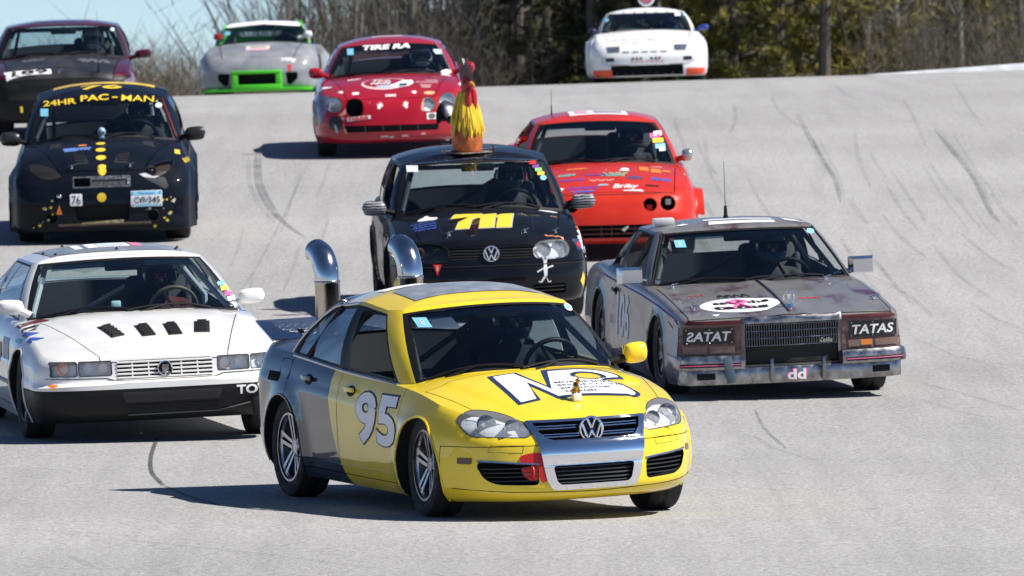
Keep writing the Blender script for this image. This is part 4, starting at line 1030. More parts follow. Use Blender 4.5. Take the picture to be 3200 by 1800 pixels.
c.shape('red_paint_splash', rpoly([(-.36, .438), (-.47, .43), (-.45, .37), (-.40, .34), (-.36, .345)], .02), 'x', red_paint, -.012, maxlen=.03)
tow = MB().tube([(2.10 + .03 * math.cos(a), -.40 + .0 * a, .40 + .035 * math.sin(a)) for a in [2 * math.pi * i / 16 for i in range(16)]], .008, 6, closed=True); c.mb(tow, 'tow_ring', red_paint)
MR = [.004] * 5 + [.07] * 5 + [.03] + [.09] * 6 + [.004] * 5
ms_out = [(1.21, -.343), (1.197, -.142), (1.50, -.045), (1.188, .03), (1.167, .261), (1.165, .39), (1.2, .475), (1.27, .53), (1.36, .545), (1.40, .42), (1.425, .36), (1.475, .461), (1.558, .524), (1.638, .535), (1.71, .49), (1.739, .39), (1.725, .243), (1.714, .102), (1.739, -.07), (1.471, -.157), (1.74, -.183), (1.785, -.353)]
ms_in = [(1.234, -.31), (1.219, -.165), (1.572, -.044), (1.225, .064), (1.203, .253), (1.203, .385), (1.235, .455), (1.28, .5), (1.335, .51), (1.372, .40), (1.395, .33), (1.50, .44), (1.586, .494), (1.643, .498), (1.69, .46), (1.7, .38), (1.686, .259), (1.679, .115), (1.697, -.049), (1.40, -.147), (1.715, -.204), (1.746, -.32)]
c.shape('hood_logo', [rpoly(ms_out, MR), circ(1.325, .30, .06, .085)], 'z', NAVY, .002, maxlen=.04)
lo = c.shape('hood_logo_fill', [rpoly(ms_in, MR), circ(1.325, .30, .085, .12)], 'z', WHITEP, .004, maxlen=.04)
for i, (t, w) in enumerate((('MORRIS-SHEA', .40), ('BRIDGE CO., INC.', .46), ('BIRMINGHAM,', .34), ('ALABAMA', .23))):
    c.text('hood_lettering', t, 'z', 1.455 + i * .058, .02 + w / 2 + i * .0, w, .036, NAVY, off=.006, bold=.006)
# gold animal on a white block
h, n = c.hit('z', 1.79, .036); b = MB().bbox(h + Vector((0, 0, .022)), (.05, .055, .05), .006)
o = c.mb(b, 'hood_ornament', mat('ornament_block', (.75, .75, .72), .4)); gm = mat('gold', (.55, .33, .08), .25, 1); z0 = h.z + .047
g = MB().sphere(h + Vector((-.005, .0, .085)), .026, 8, sq=(1.1, .75, 1.2)); g.sphere(h + Vector((.012, .008, .125)), .016, 8, sq=(1.2, .9, 1)); g.sphere(h + Vector((.028, .012, .121)), .008, 6)
for k in (-1, 1):
    g.tube([h + Vector((.012, k * .012, .08)), h + Vector((.018, k * .013, .048))], .006, 6); g.tube([h + Vector((.008, k * .01 + .008, .134)), h + Vector((.002, k * .014 + .008, .152))], [.005, .002], 5); g.sphere(h + Vector((-.014, k * .018, .06)), .014, 6)
g.tube([h + Vector((-.03, 0, .07)), h + Vector((-.042, 0, .09)), h + Vector((-.036, 0, .115))], .004, 5); c.mb(g, 'ornament_figure', gm, o)
for m, bo, off, w, hh in ((BLACKP, .055, .0025, .745, .355), (WHITEP, .032, .005, .715, .33)):
    for d in (1, -1): c.text('race_number', '95', 'y', .53, .66, w, hh, m, bold=bo, off=off, d=d, shear=.0)
handle(c, -.777, .855, SJ['paint']); handle(c, .03, .825, SJ['paint'])
c.strip('fuel_door_seam', [(-1.36, .86), (-1.36, .95), (-1.18, .95), (-1.16, .87), (-1.2, .82)], 'y', .005, SEAM, .0008)
for i in range(5): c.strip('vent_slit', [(-1.56 + i * .045, .80), (-1.55 + i * .045, .86)], 'y', .016, SEAM, .0005)
window_trim(c, mat('trim_silver', (.42, .45, .5), .25, .9), .012, .012)
for sd in (1, -1):
    pts = [c.ghpt(e, .965) for e in c.ghent if e[5] == 4]
    e5 = [e for e in c.ghent if e[5] == 5][0]; pts += [c.ghpt(e5, v) for v in (.9, .75, .5, .25, .05)]
    c.mb(MB().tube([Vector((p.x, (p.y + .012) * sd, p.z + .004)) for p in pts], .011, 6), 'window_trim', MATS['trim_silver'])
    a, b2 = [c.ghpt(min([e for e in c.ghent if e[5] == 4], key=lambda e: abs(e[6] - .7)), v) for v in (.05, .93)]
    c.mb(MB().tube([Vector((a.x, (a.y + .004) * sd, a.z)), Vector((b2.x, (b2.y + .004) * sd, b2.z))], .02, 6), 'window_divider', BLACK)
sticker(c, [(-.215, -.43), (.205, -.43), (.215, 0), (.205, .43), (-.30, .40), (-.33, 0), (-.30, -.36)], mat('roof_panel_grey', (.30, .33, .38), .4, .4, 0, .15, 10), axis='z', name='sunroof_cover')
sticker(c, [(-.35, -.42), (-.62, -.40), (-.62, -.12), (-.35, -.14)], WHITEP, axis='z', name='roof_sticker')
sticker(c, rect(-.535, 1.23, -.46, 1.287), SKYB); c.text('sticker_letter', 'E', 'x', -.497, 1.258, .018, .03, WHITEP, off=.006, on='gh')
sticker(c, circ(.545, 1.292, .032, .022, 16), WHITEP); sticker(c, circ(.545, 1.292, .024, .015, 14), SKYB, off=.006)
c.mirror(1, .84, .735, 1.005, (.165, .135), SJ['paint'], mt=BLACK)
# exhaust stacks and wing
for y, x in ((-.325, -1.75), (.262, -1.75)):
    b = MB(); n = 20; r = .084; A = [(r, .95), (r, 1.392), (r + .004, 1.398), (r + .004, 1.41), (r, 1.416)]
    b.lathe([(q[0], q[1]) for q in A], n, (x, y, 0), 'z', 2)
    pts = [(x - .17 + .17 * math.cos(R(a)), y, 1.41 + .185 * math.sin(R(a))) for a in range(0, 76, 5)] ; pts.append((pts[-1][0] - .06, y, pts[-1][2] + .012))
    b.tube(pts, [r] * (len(pts) - 1) + [r], n, caps=False); b.tube(pts[-2:], r * .93, n, 1, caps=True)
    c.mb(b, 'exhaust_stack', [mat('polished_steel', (.66, .66, .66), .14, 1, 0, .2, 9), DARK, mat('warm_steel', (.55, .48, .42), .2, 1, 0, .35, 7)], ang=50)  # lower pipe section has a warmer, brownish steel tint
def diamond_plate():
    m = bpy.data.materials.new('diamond_plate'); nt, N, L, Pn = nodes(m); Pn.inputs['Metallic'].default_value = 1; Pn.inputs['Roughness'].default_value = .3; Pn.inputs['Base Color'].default_value = (.7, .71, .73, 1)
    tc = N.new('ShaderNodeTexCoord'); mp = N.new('ShaderNodeMapping'); mp.inputs['Rotation'].default_value = (0, 0, R(45)); ck = N.new('ShaderNodeTexChecker'); ck.inputs['Scale'].default_value = 26
    L.new(tc.outputs['Object'], mp.inputs[0]); L.new(mp.outputs[0], ck.inputs[0]); b = N.new('ShaderNodeBump'); b.inputs['Strength'].default_value = .6; L.new(ck.outputs['Fac'], b.inputs['Height']); L.new(b.outputs[0], Pn.inputs['Normal']); return m
w = MB().bbox((-2.02, -.02, 1.09), (.34, 1.34, .012), .003, rot=Matrix.Rotation(R(19), 3, 'Y')); wing = c.mb(w, 'rear_wing', diamond_plate())
w = MB()
for k in (-.45, .45): w.box((-1.98, k, 1.06), (.12, .02, .06))
c.mb(w, 'wing_bracket', BLACK, wing)
wipers(c, [[(-.62, .92), (.0, .99)], [(-.02, .985), (.58, .97)]])

# ================= grey luxury car
c = SEV; SEVCHR = mat('weathered_chrome', (.36, .355, .36), .3, 1, 0, .5, 14); MARO = paint('dull_maroon', (.10, .018, .022), .5, .3, .5); WORN = mat('worn_red_panel', (.17, .09, .085), .6, 0, 0, .6, 25)
for sd in (1, -1):
    c.shape('lamp_panel', rect(sd * .395, .488, sd * .868, .722)[::sd], 'x', WORN, .004)
    pl = c.shape('headlight_plate', rrect(min(sd * .45, sd * .835), .575, max(sd * .45, sd * .835), .703, .006), 'x', BLACKP, .012)
    c.text('plate_lettering', 'TATAS', 'x', sd * .642, .638, .335, .078, WHITEP, bold=.022, shear=.16 * sd, off=.016, mirror=sd < 0)
    for y in (.47, .642, .815):
        for z in (.588, .692):
            h, n = c.hit('x', sd * y, z); c.mb(MB().sphere(h + Vector((.014, 0, 0)), .006, 4), 'plate_bolt', CHROME)
    for y0, y1 in ((.445, .64), (.66, .84)):
        c.shape('turn_lamp', rrect(min(sd * y0, sd * y1), .503, max(sd * y0, sd * y1), .558, .006), 'x', mat('lamp_dull', (.2, .13, .11), .3), .009)
    if sd > 0: c.shape('amber_lamp', rrect(.545, .512, .635, .556, .005), 'x', AMBER, .012)
    ya, yb_ = min(sd * .385, sd * .89), max(sd * .385, sd * .89); q = .012
    up = c.bar('bumper_upper', max(ya, -.885), min(yb_, .885), .432, .105, .085, .13, SEVCHR)
    c.bar('rubber_strip', ya + .03 if sd > 0 else ya + .01, yb_ - .01 if sd > 0 else yb_ - .03, .415, .03, .098, .03, BLACK, up); c.bar('pinstripe', ya + .03 if sd > 0 else ya + .01, yb_ - .01 if sd > 0 else yb_ - .03, .415, .007, .101, .02, PINK, up)
    c.strip('belt_stripe', [(-1.3, .865), (.6, .838), (1.4, .81), (2.25, .755)], 'y', .016, PURP, .002, d=-sd)
    b = MB().bbox((2.2, sd * .885, .43), (.5, .035, .1), .012); c.mb(b, 'bumper_end', SEVCHR, up)
gb = []
for i in range(37): gb.append(-.352 + .704 * i / 36)
b = MB()
for y in gb:
    h, n = c.hit('x', y, .6); b.box((h.x - .012, y, .626), (.02, .006, .168))
o = c.mb(b, 'grille_bars', mat('bar_steel', (.16, .16, .165), .35, .8), smooth=False); o['kind'] = 'stuff'
for z in (.712, .66, .602, .545): c.strip('grille_bar', [(-.36, z), (.36, z)], 'x', .008, SEVCHR, -.002)
c.shape('grille_panel', rect(-.362, .405, .362, .54), 'x', mat('mesh_black', (.02, .019, .018), .8), -.03)
c.shape('grille_header', [(-.39, .725), (.39, .725), (.39, .768), (-.39, .768)], 'x', SEVCHR, .012)
for sd in (1, -1): c.shape('header_stripe', rect(min(sd * .395, sd * .86), .727, max(sd * .395, sd * .86), .752), 'x', MARO, .008)
c.text('script_badge', 'Cadillac', 'x', .27, .572, .1, .035, CHROME, shear=.35, off=.012)
lowb = c.bar('bumper_lower', -.87, .87, .32, .125, .055, .13, SEVCHR, n=40, ch=.1); lb = bvh_of(lowb)
for y in (-.68, .70): c.bar('bumper_pocket', y - .07, y + .07, .325, .07, .058, .04, DARK, lowb, 4)
for y in (-.178, .232):
    h, n = c.hit('x', y, .36); c.mb(MB().bbox((h.x + .075, y, .36), (.05, .032, .19), .012), 'bumper_guard', mat('guard', (.25, .25, .27), .2, 1), lowb)
c.text('bumper_lettering', 'dd', 'x', .02, .32, .165, .088, PINK, bold=.06, off=.006, on=lb); c.text('bumper_lettering', 'dd', 'x', .02, .32, .145, .08, WHITEP, bold=.03, off=.010, on=lb)
h, n = c.hit('x', -.51, .43); c.mb(MB().bbox((h.x + .1, -.51, .375), (.006, .07, .2), .001, rot=Matrix.Rotation(R(8), 3, 'X')), 'strap', mat('strap_blue', (.06, .1, .13), .6))
c.shape('tape_patch', [(2.0, .46), (2.35, .475), (2.36, .71), (2.15, .70)], 'y', mat('tape_silver', (.38, .40, .45), .45, .2, 0, .5, 30), .006, d=1)
c.strip('hood_ridge', [(.97, .0), (2.42, .0)], 'z', .022, mat('ridge', (.07, .075, .085), .3, .4), .002)
poly_h(c, 'hood_sticker', circ(2.03, -.32, .27, .315, 32), WHITEP)
c.text('sticker_lettering', 'save the', 'z', 1.93, -.30, .44, .12, BLACKP, bold=.03, off=.006); c.text('sticker_lettering', 'tatas', 'z', 2.12, -.33, .44, .13, BLACKP, bold=.04, off=.006)
c.strip('ribbon_mark', [(1.86, -.33), (1.93, -.25), (2.02, -.33), (2.16, -.40)], 'z', .028, PINK, .004); c.strip('ribbon_mark', [(1.86, -.33), (1.93, -.41), (2.02, -.33), (2.16, -.25)], 'z', .028, PINK, .004)
for x, y in ((1.0, -.669), (2.083, -.689), (.99, .561), (1.981, .756)): hood_pin(c, x, y)
b = MB(); h, n = c.hit('z', 2.25, .03)
b.lathe([(.001, .02), (.03, .02), (.035, 0)], 14, h, 'z'); b.tube([h + Vector((0, .042 * math.cos(a), .075 + .05 * math.sin(a))) for a in [2 * math.pi * i / 20 for i in range(20)]], .005, 6, closed=True); b.prism([(h.y - .02, h.z + .1), (h.y + .02, h.z + .1), (h.y, h.z + .055)], 'x', h.x - .004, h.x + .004); c.mb(b, 'hood_ornament', CHROME)
squiggle(c, P('rust', (.3, .07, .04)), 1.47, 1.57, -.66, -.52, 1); squiggle(c, BLACKP, 1.55, 1.72, -.43, -.18, 2, 12, w=.02); squiggle(c, REDP, 1.84, 1.92, .17, .335, 3)
poly_h(c, 'hood_mark', [(2.33, -.60), (2.33, -.53), (2.40, -.565)], WHITEP)
c.text('race_number', '106', 'y', -.2, .61, .62, .36, P('faded_white', (.68, .69, .72)), bold=.03, off=.004, d=1)
handle(c, -.6, .79, BLACK, .14)
for sd, y0, y1 in ((1, .825, 1.03), (-1, .825, 1.04)): box_mirror(c, sd, .55, y0, y1, .915, 1.05, mat('mirror_chrome', (.6, .61, .64), .2, 1))
sticker(c, rect(-.535, 1.176, -.455, 1.228), SKYB); c.text('sticker_letter', 'E', 'x', -.495, 1.2, .018, .03, WHITEP, off=.006, on='gh')
sticker(c, circ(.58, 1.245, .034, .018, 16), SKYB)
for p in ([(-.2, -.22), (-.16, .33), (-.06, .32), (-.1, -.22)], [(0, -.2), (.03, .32), (.1, .32), (.1, -.22)], [(-.02, -.47), (-.08, -.40), (.04, -.37), (.05, -.43)]): sticker(c, p, WHITEP, axis='z', name='roof_stripe')
sticker(c, [(-.3, .42), (-.28, .55), (.0, .58), (.02, .42)], P('roof_art', (.55, .62, .72)), axis='z', name='roof_sticker')
h, n = c.hit('z', -.3, -.52, on='gh'); c.mb(MB().bbox(h + Vector((0, 0, .03)), (.1, .17, .06), .012), 'roof_light', mat('light_clear', (.62, .63, .6), .25, 0, .5))
antenna(c, -.3, -.01, 1.345, .46, .0, .016)
wipers(c, [[(-.66, .935), (-.05, .965)], [(-.08, .965), (.5, .97)]])
for sd in (1, -1): c.strip('windshield_trim', [(sd * .797, .90), (sd * .70, 1.1), (sd * .605, 1.28)], 'x', .014, BLACK, .002, on='gh')

# ================= white coupe
c = ELD
BARW = mat('bar_white', (.72, .71, .69), .4)
slats(c, gre, (.662, .634, .605, .577, .55), .015, BARW, .002, 'grille_bar', .0)
for y in (-.24, -.12, 0, .12, .24): c.strip('grille_bar', [(y, .545), (y, .67)], 'x', .014, BARW, .0)
emblem(c, .0, .608, .052, 'crest', .018)
for sd in (1, -1):
    a, b2 = (hle, hle2) if sd > 0 else (mir(hle), mir(hle2))
    c.lamp('headlight', a, .05, [(sd * .45, .625, .045, mat('amber_refl', (.7, .35, .16), .25, .6)), (sd * .56, .625, .045, None)], back=LAMPBACK, lensmat=HAZE2)
    c.lamp('turn_lamp', b2, .05, [(sd * .735, .625, .045, AMBER if sd < 0 else None)], back=LAMPBACK, lensmat=HAZE2)
    c.shape('side_marker', rect(min(sd * .78, sd * .85), .487, max(sd * .78, sd * .85), .515), 'x', AMBER, .004)
    c.strip('bumper_seam', [(0, .53), (sd * .37, .532), (sd * .43, .552), (sd * .86, .558)], 'x', .006, SEAM, .001)
    c.strip('side_moulding', [(-2.2, .5), (-1.75, .5)], 'y', .02, WHT, .004, d=-sd); c.strip('side_moulding', [(-1.0, .46), (.98, .46)], 'y', .03, mat('moulding_grey', (.35, .34, .33), .5), .004, d=-sd)
    c.mirror(sd, .70, .80, .995, (.21, .115), WHT, sh=.75, stalk=[(.72, sd * .76, .93), (.70, sd * .83, .975)])
lip = P('lower_black', (.011, .011, .011), .35)
c.shape('lower_grille', rpoly([(-.33, .45), (.41, .45), (.39, .375), (-.30, .37)], .015), 'x', mat('mesh_grille', (.03, .03, .03), .5, .3, 0, .5, 120), .004)
c.shape('air_intake', rpoly([(-.30, .355), (.40, .355), (.36, .29), (-.26, .285)], .02), 'x', DARK, .004)
c.text('bumper_lettering', 'TOW', 'x', .655, .428, .28, .066, WHITEP, bold=.035, off=.006)
c.strip('lip_edge', [(-.28, .282), (.38, .285), (.62, .33)], 'x', .01, mat('lip_shine', (.12, .12, .12), .25), .006)
tow = MB().bbox((2.36, .66, .30), (.03, .06, .13), .008); c.mb(tow, 'tow_strap', BLACK)
ven = [[(1.559, -.383), (1.502, -.279), (1.832, -.212), (1.885, -.32)], [(1.585, -.112), (1.56, -.004), (1.876, .012), (1.896, -.096)], [(1.569, .104), (1.555, .205), (1.882, .208), (1.891, .101)], [(1.529, .346), (1.504, .464), (1.844, .413), (1.847, .295)]]
VB = mat('vent_black', (.014, .014, .014), .5)
for q in ven:
    o = poly_h(c, 'hood_vent', q, VB, .004); a, b1, d0, e0 = [Vector(p) for p in q]
    for i in range(4):
        t0, t1 = .12 + i * .21, .12 + i * .21 + .13; mb = MB(); W3 = []
        for t, zz in ((t0, .012), (t1, .034)):
            for s0 in (.2, .8):
                p = (a.lerp(e0, t)).lerp(b1.lerp(d0, t), s0); h, n = c.hit('z', p.x, p.y); W3 += [h + Vector((0, 0, .003)), h + Vector((0, 0, zz))]
        mb.add(W3, [(0, 1, 3, 2), (4, 6, 7, 5), (0, 4, 5, 1), (2, 3, 7, 6), (1, 5, 7, 3), (0, 2, 6, 4)]); c.mb(mb, 'louvre', VB, o, smooth=False)
PANEL = mat('roof_panel_dull', (.30, .34, .40), .4, .5, 0, .12, 8)
sticker(c, [(.07, -.50), (.09, 0), (.07, .50), (-.85, .53), (-.85, -.53)], PANEL, axis='z', name='roof_panel', maxlen=.08)
sticker(c, [(-.05, -.20), (-.05, .12), (-.42, .12), (-.42, -.20)], WHITEP, axis='z', off=.007); sticker(c, [(-.05, .13), (-.05, .22), (-.42, .22), (-.42, .13)], P('faded_pink', (.55, .2, .3)), axis='z', off=.007)
sticker(c, [(-.1, -.12), (-.1, .1), (-.36, .1), (-.36, -.12)], P('pale_blue', (.55, .6, .7)), axis='z', off=.009); sticker(c, [(-.05, -.30), (-.05, -.24), (-.42, -.24), (-.42, -.30)], WHITEP, axis='z', off=.007)
for y, z, m in ((.715, 1.09, SKYB), (.735, 1.055, P('lime', (.6, .62, .08))), (.757, 1.018, PINK), (.768, .982, WHITEP), (.782, .945, P('pale_sky', (.6, .72, .8)))):
    sticker(c, circ(y, z, .035, .018, 14) if m is SKYB else rrect(y - .037, z - .015, y + .037, z + .015, .004), m)
c.mb(MB().bbox((.93, -.145, 1.0), (.04, .07, .05), .008), 'dash_camera', mat('cam_teal', (.25, .5, .5), .3))
for x, z, w, hh, m, t in ((.93, .885, .18, .05, P('maroon', (.12, .01, .02)), None), (1.17, .855, .16, .045, None, 'REBELLION'), (1.3, .83, .15, .03, BLUP, None), (1.5, .80, .12, .035, BLUP, None), (1.2, .78, .2, .03, SKYB, None), (.7, .70, .3, .16, P('side_blue', (.25, .33, .45)), None), (.35, .66, .25, .14, P('side_brown', (.22, .12, .08)), None), (-.1, .70, .35, .18, P('side_grey', (.5, .52, .58)), None)):
    if t: c.text('side_lettering', t, 'y', x, z, w, hh, BLACKP, bold=.02, off=.004, d=1, rot=-10)
    else: c.shape('side_sticker', rrect(x - w / 2, z - hh / 2, x + w / 2, z + hh / 2, .006), 'y', m, .003, d=1)
handle(c, -.6, .78, WHT)
wipers(c, [[(-.64, .945), (-.05, .985)], [(-.1, .985), (.55, .975)]])
for (x, y) in ((.02, -.46), (.05, 0), (.03, .45), (-.3, -.51), (-.3, .51), (-.78, -.3), (-.8, .2)):
    h, n = c.hit('z', x, y, on='gh'); c.mb(MB().sphere(h + Vector((0, 0, .008)), .012, 4), 'roof_bolt', BLACK)

# ================= black hatchback 711
c = GOL
slats(c, ggr, (.685, .66, .635, .613), .016, mat('slat_black', (.02, .02, .021), .35), -.006, inn=0)
emblem(c, 0, .655, .066, 'vw', .016, mat('badge_silver', (.75, .75, .77), .25, .9))
c.lamp('headlight', ghl, .05, [(.47, .668, .068, None), (.61, .668, .075, None)], back=LAMPBACK, lensmat=HAZY)
c.lamp('headlight', mir(ghl), .05, [(-.475, .655, .058, None), (-.63, .672, .045, mat('lamp_orange', (.6, .3, .2), .3, .4)), (-.56, .625, .026, None)], back=DARK)
for sd in (1, -1):
    slats(c, gin if sd > 0 else mir(gin), (.31, .345), .012, BLACK, -.01)
    c.strip('bumper_step', [(0, .545), (sd * .5, .545), (sd * .82, .54)], 'x', .012, mat('bump_trim', (.02, .02, .021), .3), .003)
    c.shape('number_diamond', [(1.80, .45), (1.70, .385), (1.76, .30), (1.86, .37)], 'y', YELP, .004, d=-sd)
d7 = [(1.245, -.255), (1.27, -.025), (1.36, -.035), (1.47, -.12), (1.70, -.165), (1.70, -.285), (1.52, -.245), (1.40, -.155), (1.375, -.155), (1.40, -.30), (1.33, -.285)]
d1 = [(1.30, -.005), (1.275, .105), (1.70, .055), (1.705, -.078), (1.42, -.04), (1.43, -.075), (1.37, -.065)]
for q in (d7, d1, [(x, y + .155) for x, y in d1]):
    cx_, cy_ = sum(p[0] for p in q) / len(q), sum(p[1] for p in q) / len(q)
    poly_h(c, 'race_number_outline', [(cx_ + (x - cx_) * 1.05, cy_ + (y - cy_) * 1.09) for x, y in q], P('outline_white', (.5, .5, .46)), .0025); poly_h(c, 'race_number', q, YELP, .005)
poly_h(c, 'rabbit_sticker', rpoly([(1.23, -.60), (1.17, -.56), (1.13, -.52), (1.09, -.53), (1.11, -.48), (1.15, -.49), (1.18, -.47), (1.22, -.42), (1.27, -.41), (1.30, -.43), (1.28, -.50), (1.27, -.57)], .02), WHITEP)
for i in range(4): squiggle(c, BLUP, 1.33 + i * .07, 1.37 + i * .07, -.66 + .02 * (i % 2), -.44, 5 + i, 14, w=.014)
poly_h(c, 'cowl_sticker', circ(.95, .60, .05, .085, 20), WHITEP); squiggle(c, P('rust2', (.4, .12, .06)), 1.19, 1.24, .60, .66, 9, 6, w=.02)
squiggle(c, P('peach', (.6, .25, .16)), 1.84, 1.88, .50, .66, 11, 8, w=.02)
for x, y in ((1.837, -.352), (1.834, .323), (1.75, .60)): hood_pin(c, x, y)
c.strip('hood_crease', [(1.15, .43), (1.75, .405)], 'z', .006, SEAM, .0008); c.strip('hood_crease', [(1.2, -.44), (1.8, -.41)], 'z', .006, SEAM, .0008)
sticker(c, rect(-.615, 1.288, -.515, 1.34), WHITEP)
for y0, z0, m in ((.525, 1.333, REDP), (.55, 1.30, PURP), (.57, 1.272, GREP), (.588, 1.24, P('amber_yellow', (.8, .55, .05)))): sticker(c, rect(y0 - .032, z0 - .013, y0 + .032, z0 + .013), m)
sticker(c, circ(.605, 1.203, .03, .02, 14), SKYB)
c.shape('warning_triangle', [(-.515, .572), (-.44, .572), (-.482, .472)], 'x', REDP, .005); c.text('triangle_lettering', 'TOW', 'x', -.479, .538, .018, .05, WHITEP, off=.008, bold=.02)
fig = [[(.465, .545), (.478, .555), (.49, .545), (.495, .49), (.49, .44), (.465, .44), (.46, .49)], [(.40, .485), (.405, .473), (.465, .505), (.46, .515)], [(.49, .515), (.49, .503), (.55, .52), (.545, .532)], [(.465, .445), (.43, .395), (.41, .40), (.415, .388), (.442, .385), (.48, .435)], [(.48, .44), (.505, .39), (.525, .40), (.525, .388), (.498, .382), (.49, .40)], circ(.478, .56, .016, .024, 10), [(.46, .575), (.455, .61), (.468, .612), (.472, .578)], [(.484, .578), (.49, .612), (.503, .61), (.497, .575)]]
bm = bmesh.new()
for q in fig:
    me = project(curve_mesh([q]), lambda a, b: (a, b), 'x', c.bvh, .005, .05, -1); bm.from_mesh(me); bpy.data.meshes.remove(me)
me = bpy.data.meshes.new('figure_sticker'); bm.to_mesh(me); bm.free(); me.materials.append(mat('sticker_silver', (.6, .6, .6), .4)); c.part('figure_sticker', me)
STRI = bpy.data.materials.new('feather_wrap'); nt, N, L, Pn = nodes(STRI); tc = N.new('ShaderNodeTexCoord'); wv = N.new('ShaderNodeTexWave'); wv.inputs['Scale'].default_value = 13; wv.inputs['Distortion'].default_value = 3; wv.bands_direction = 'Z'
rp = N.new('ShaderNodeValToRGB'); rp.color_ramp.elements[0].position = .35; rp.color_ramp.elements[0].color = (.012, .014, .018, 1); rp.color_ramp.elements[1].position = .75; rp.color_ramp.elements[1].color = (.32, .33, .36, 1); L.new(tc.outputs['Object'], wv.inputs[0]); L.new(wv.outputs[0], rp.inputs[0]); L.new(rp.outputs[0], Pn.inputs[0]); Pn.inputs['Roughness'].default_value = .4
for sd in (1, -1):
    c.mirror(sd, .62, .83, .99, (.225, .135), STRI, mt=BLACK)
for x, z, w, hh, m in ((1.78, .69, .1, .1, NAVY), (1.66, .70, .12, .12, WHITEP), (1.55, .77, .12, .06, WHITEP), (1.62, .63, .07, .05, P('pale', (.6, .6, .55))), (1.45, .80, .09, .05, ORAP), (1.5, .60, .08, .1, P('pale2', (.4, .4, .42)))):
    c.shape('fender_sticker', rrect(x - w / 2, z - hh / 2, x + w / 2, z + hh / 2, .012), 'y', m, .003, d=-1)
c.shape('fender_diamond', [(1.78, .72), (1.74, .69), (1.78, .66), (1.82, .69)], 'y', REDP, .006, d=-1)
for x, z, w, hh, m in ((1.45, .74, .2, .16, P('chalk_blue', (.4, .45, .55))), (.2, .62, .7, .3, P('side_silver', (.2, .2, .22), .25)), (.5, .5, .3, .14, P('side_rust', (.2, .08, .05)))): c.shape('side_sticker', rpoly([(x - w / 2, z - hh / 2), (x + w / 2, z - hh / 3), (x + w / 2.5, z + hh / 2), (x - w / 2.2, z + hh / 2.5)], .05), 'y', m, .003, d=1)
wipers(c, [[(-.66, .945), (-.1, .99)], [(-.12, .985), (.5, .985)]])
c.strip('header_trim', [(-.58, 1.352), (0, 1.392), (.58, 1.352)], 'x', .01, DULLCHR, .003, on='gh')

# ================= orange red coupe
c = INT
for y, z, r in ((.377, .565, .064), (.548, .573, .072), (-.377, .565, .064), (-.548, .573, .072)):
    h, n = c.hit('x', y, z); b = MB().lathe([(r * 1.1, h.x + .002), (r * 1.0, h.x + .006), (r * .93, h.x - .02)], 24, (0, y, z), 'x'); c.mb(b, 'lamp_ring', RED)
h, n = c.hit('x', .548, .573); c.mb(MB().bbox((h.x - .035, .553, .582), (.04, .055, .055), .008), 'lamp_insert', mat('lamp_pale', (.6, .62, .6), .3)); c.mb(MB().bbox((2.05, .37, .535), (.05, .055, .05), .006), 'lamp_bracket', REDP)
for z in (.345, .30): c.strip('mouth_bar', [(-.54, z), (.54, z)], 'x', .012, mat('bar_maroon', (.06, .01, .01), .5), -.01)
for y in (-.35, -.1, .0, .22, .4): c.strip('mouth_post', [(y, .27), (y, .38)], 'x', .012, MATS['bar_maroon'], -.012)
squiggle(c, P('pale_grey', (.5, .5, .48)), .345 + 1.0, .37 + 1.0, 0, .01, 1, 2)
h, n = c.hit('x', .12, .345); c.shape('grille_badge', [(.09, .34), (.15, .375), (.165, .365), (.12, .32)], 'x', P('pale_badge', (.5, .48, .45)), .004)
mk = [(ORAP, 1.26, 1.3, -.37, -.17, 1), (TEALP, 1.44, 1.52, -.46, -.3, 2), (PURP, 1.50, 1.56, -.2, .02, 3), (GREP if False else P('moss', (.25, .3, .2)), 1.42, 1.6, -.03, .2, 4), (ORAP, 1.21, 1.4, .34, .40, 5), (ORAP, 1.24, 1.42, .45, .52, 6), (ORAP, 1.26, 1.34, .56, .62, 7), (BLUP, 1.57, 1.67, .43, .6, 8), (PURP, 1.62, 1.68, -.45, -.22, 9), (P('fade_red', (.6, .2, .18)), 1.66, 1.72, -.18, .06, 10), (BLUP, 1.93, 1.98, -.36, -.15, 11), (SKYB, 1.79, 1.82, -.09, -.01, 12), (BLACKP, 1.80, 1.84, .35, .48, 13), (PURP, 1.82, 1.9, -.4, -.1, 14), (TEALP, 1.52, 1.58, -.05, .12, 15)]
for m, x0, x1, y0, y1, sd in mk: squiggle(c, m, x0, x1, y0, y1, sd, 10, w=.03)
poly_h(c, 'hood_sticker', circ(1.62, .26, .045, .085, 20), P('dark_oval', (.1, .06, .14))); poly_h(c, 'hood_sticker', [(1.40, .13), (1.33, .15), (1.28, .18), (1.31, .225), (1.40, .225)], WHITEP)
c.text('hood_lettering', 'Briby', 'z', 1.86, .16, .25, .13, WHITEP, bold=.02, shear=.35, off=.004); poly_h(c, 'lettering_underline', [(1.95, .12), (1.93, .30), (1.975, .33), (1.965, .14)], WHITEP)
poly_h(c, 'hood_sticker', [(1.80, -.50), (1.84, -.43), (1.93, -.47), (1.9, -.52)], WHITEP)
c.shape('nose_seam', [(-.62, .668), (.60, .672), (.60, .665), (-.62, .66)], 'x', SEAM, .001)
sticker(c, [(-.38, -.26), (-.36, .31), (.05, .31), (.06, -.26)], P('roof_white', (.7, .68, .7)), axis='z'); sticker(c, [(-.3, -.2), (-.3, -.08), (.0, -.08), (.0, -.2)], P('roof_pink', (.6, .3, .42)), axis='z', off=.006)
for i in range(4): sticker(c, [(-.28 + i * .08, -.02), (-.28 + i * .08, .26), (-.25 + i * .08, .26), (-.25 + i * .08, -.02)], P('roof_print', (.25, .27, .36)), axis='z', off=.006)
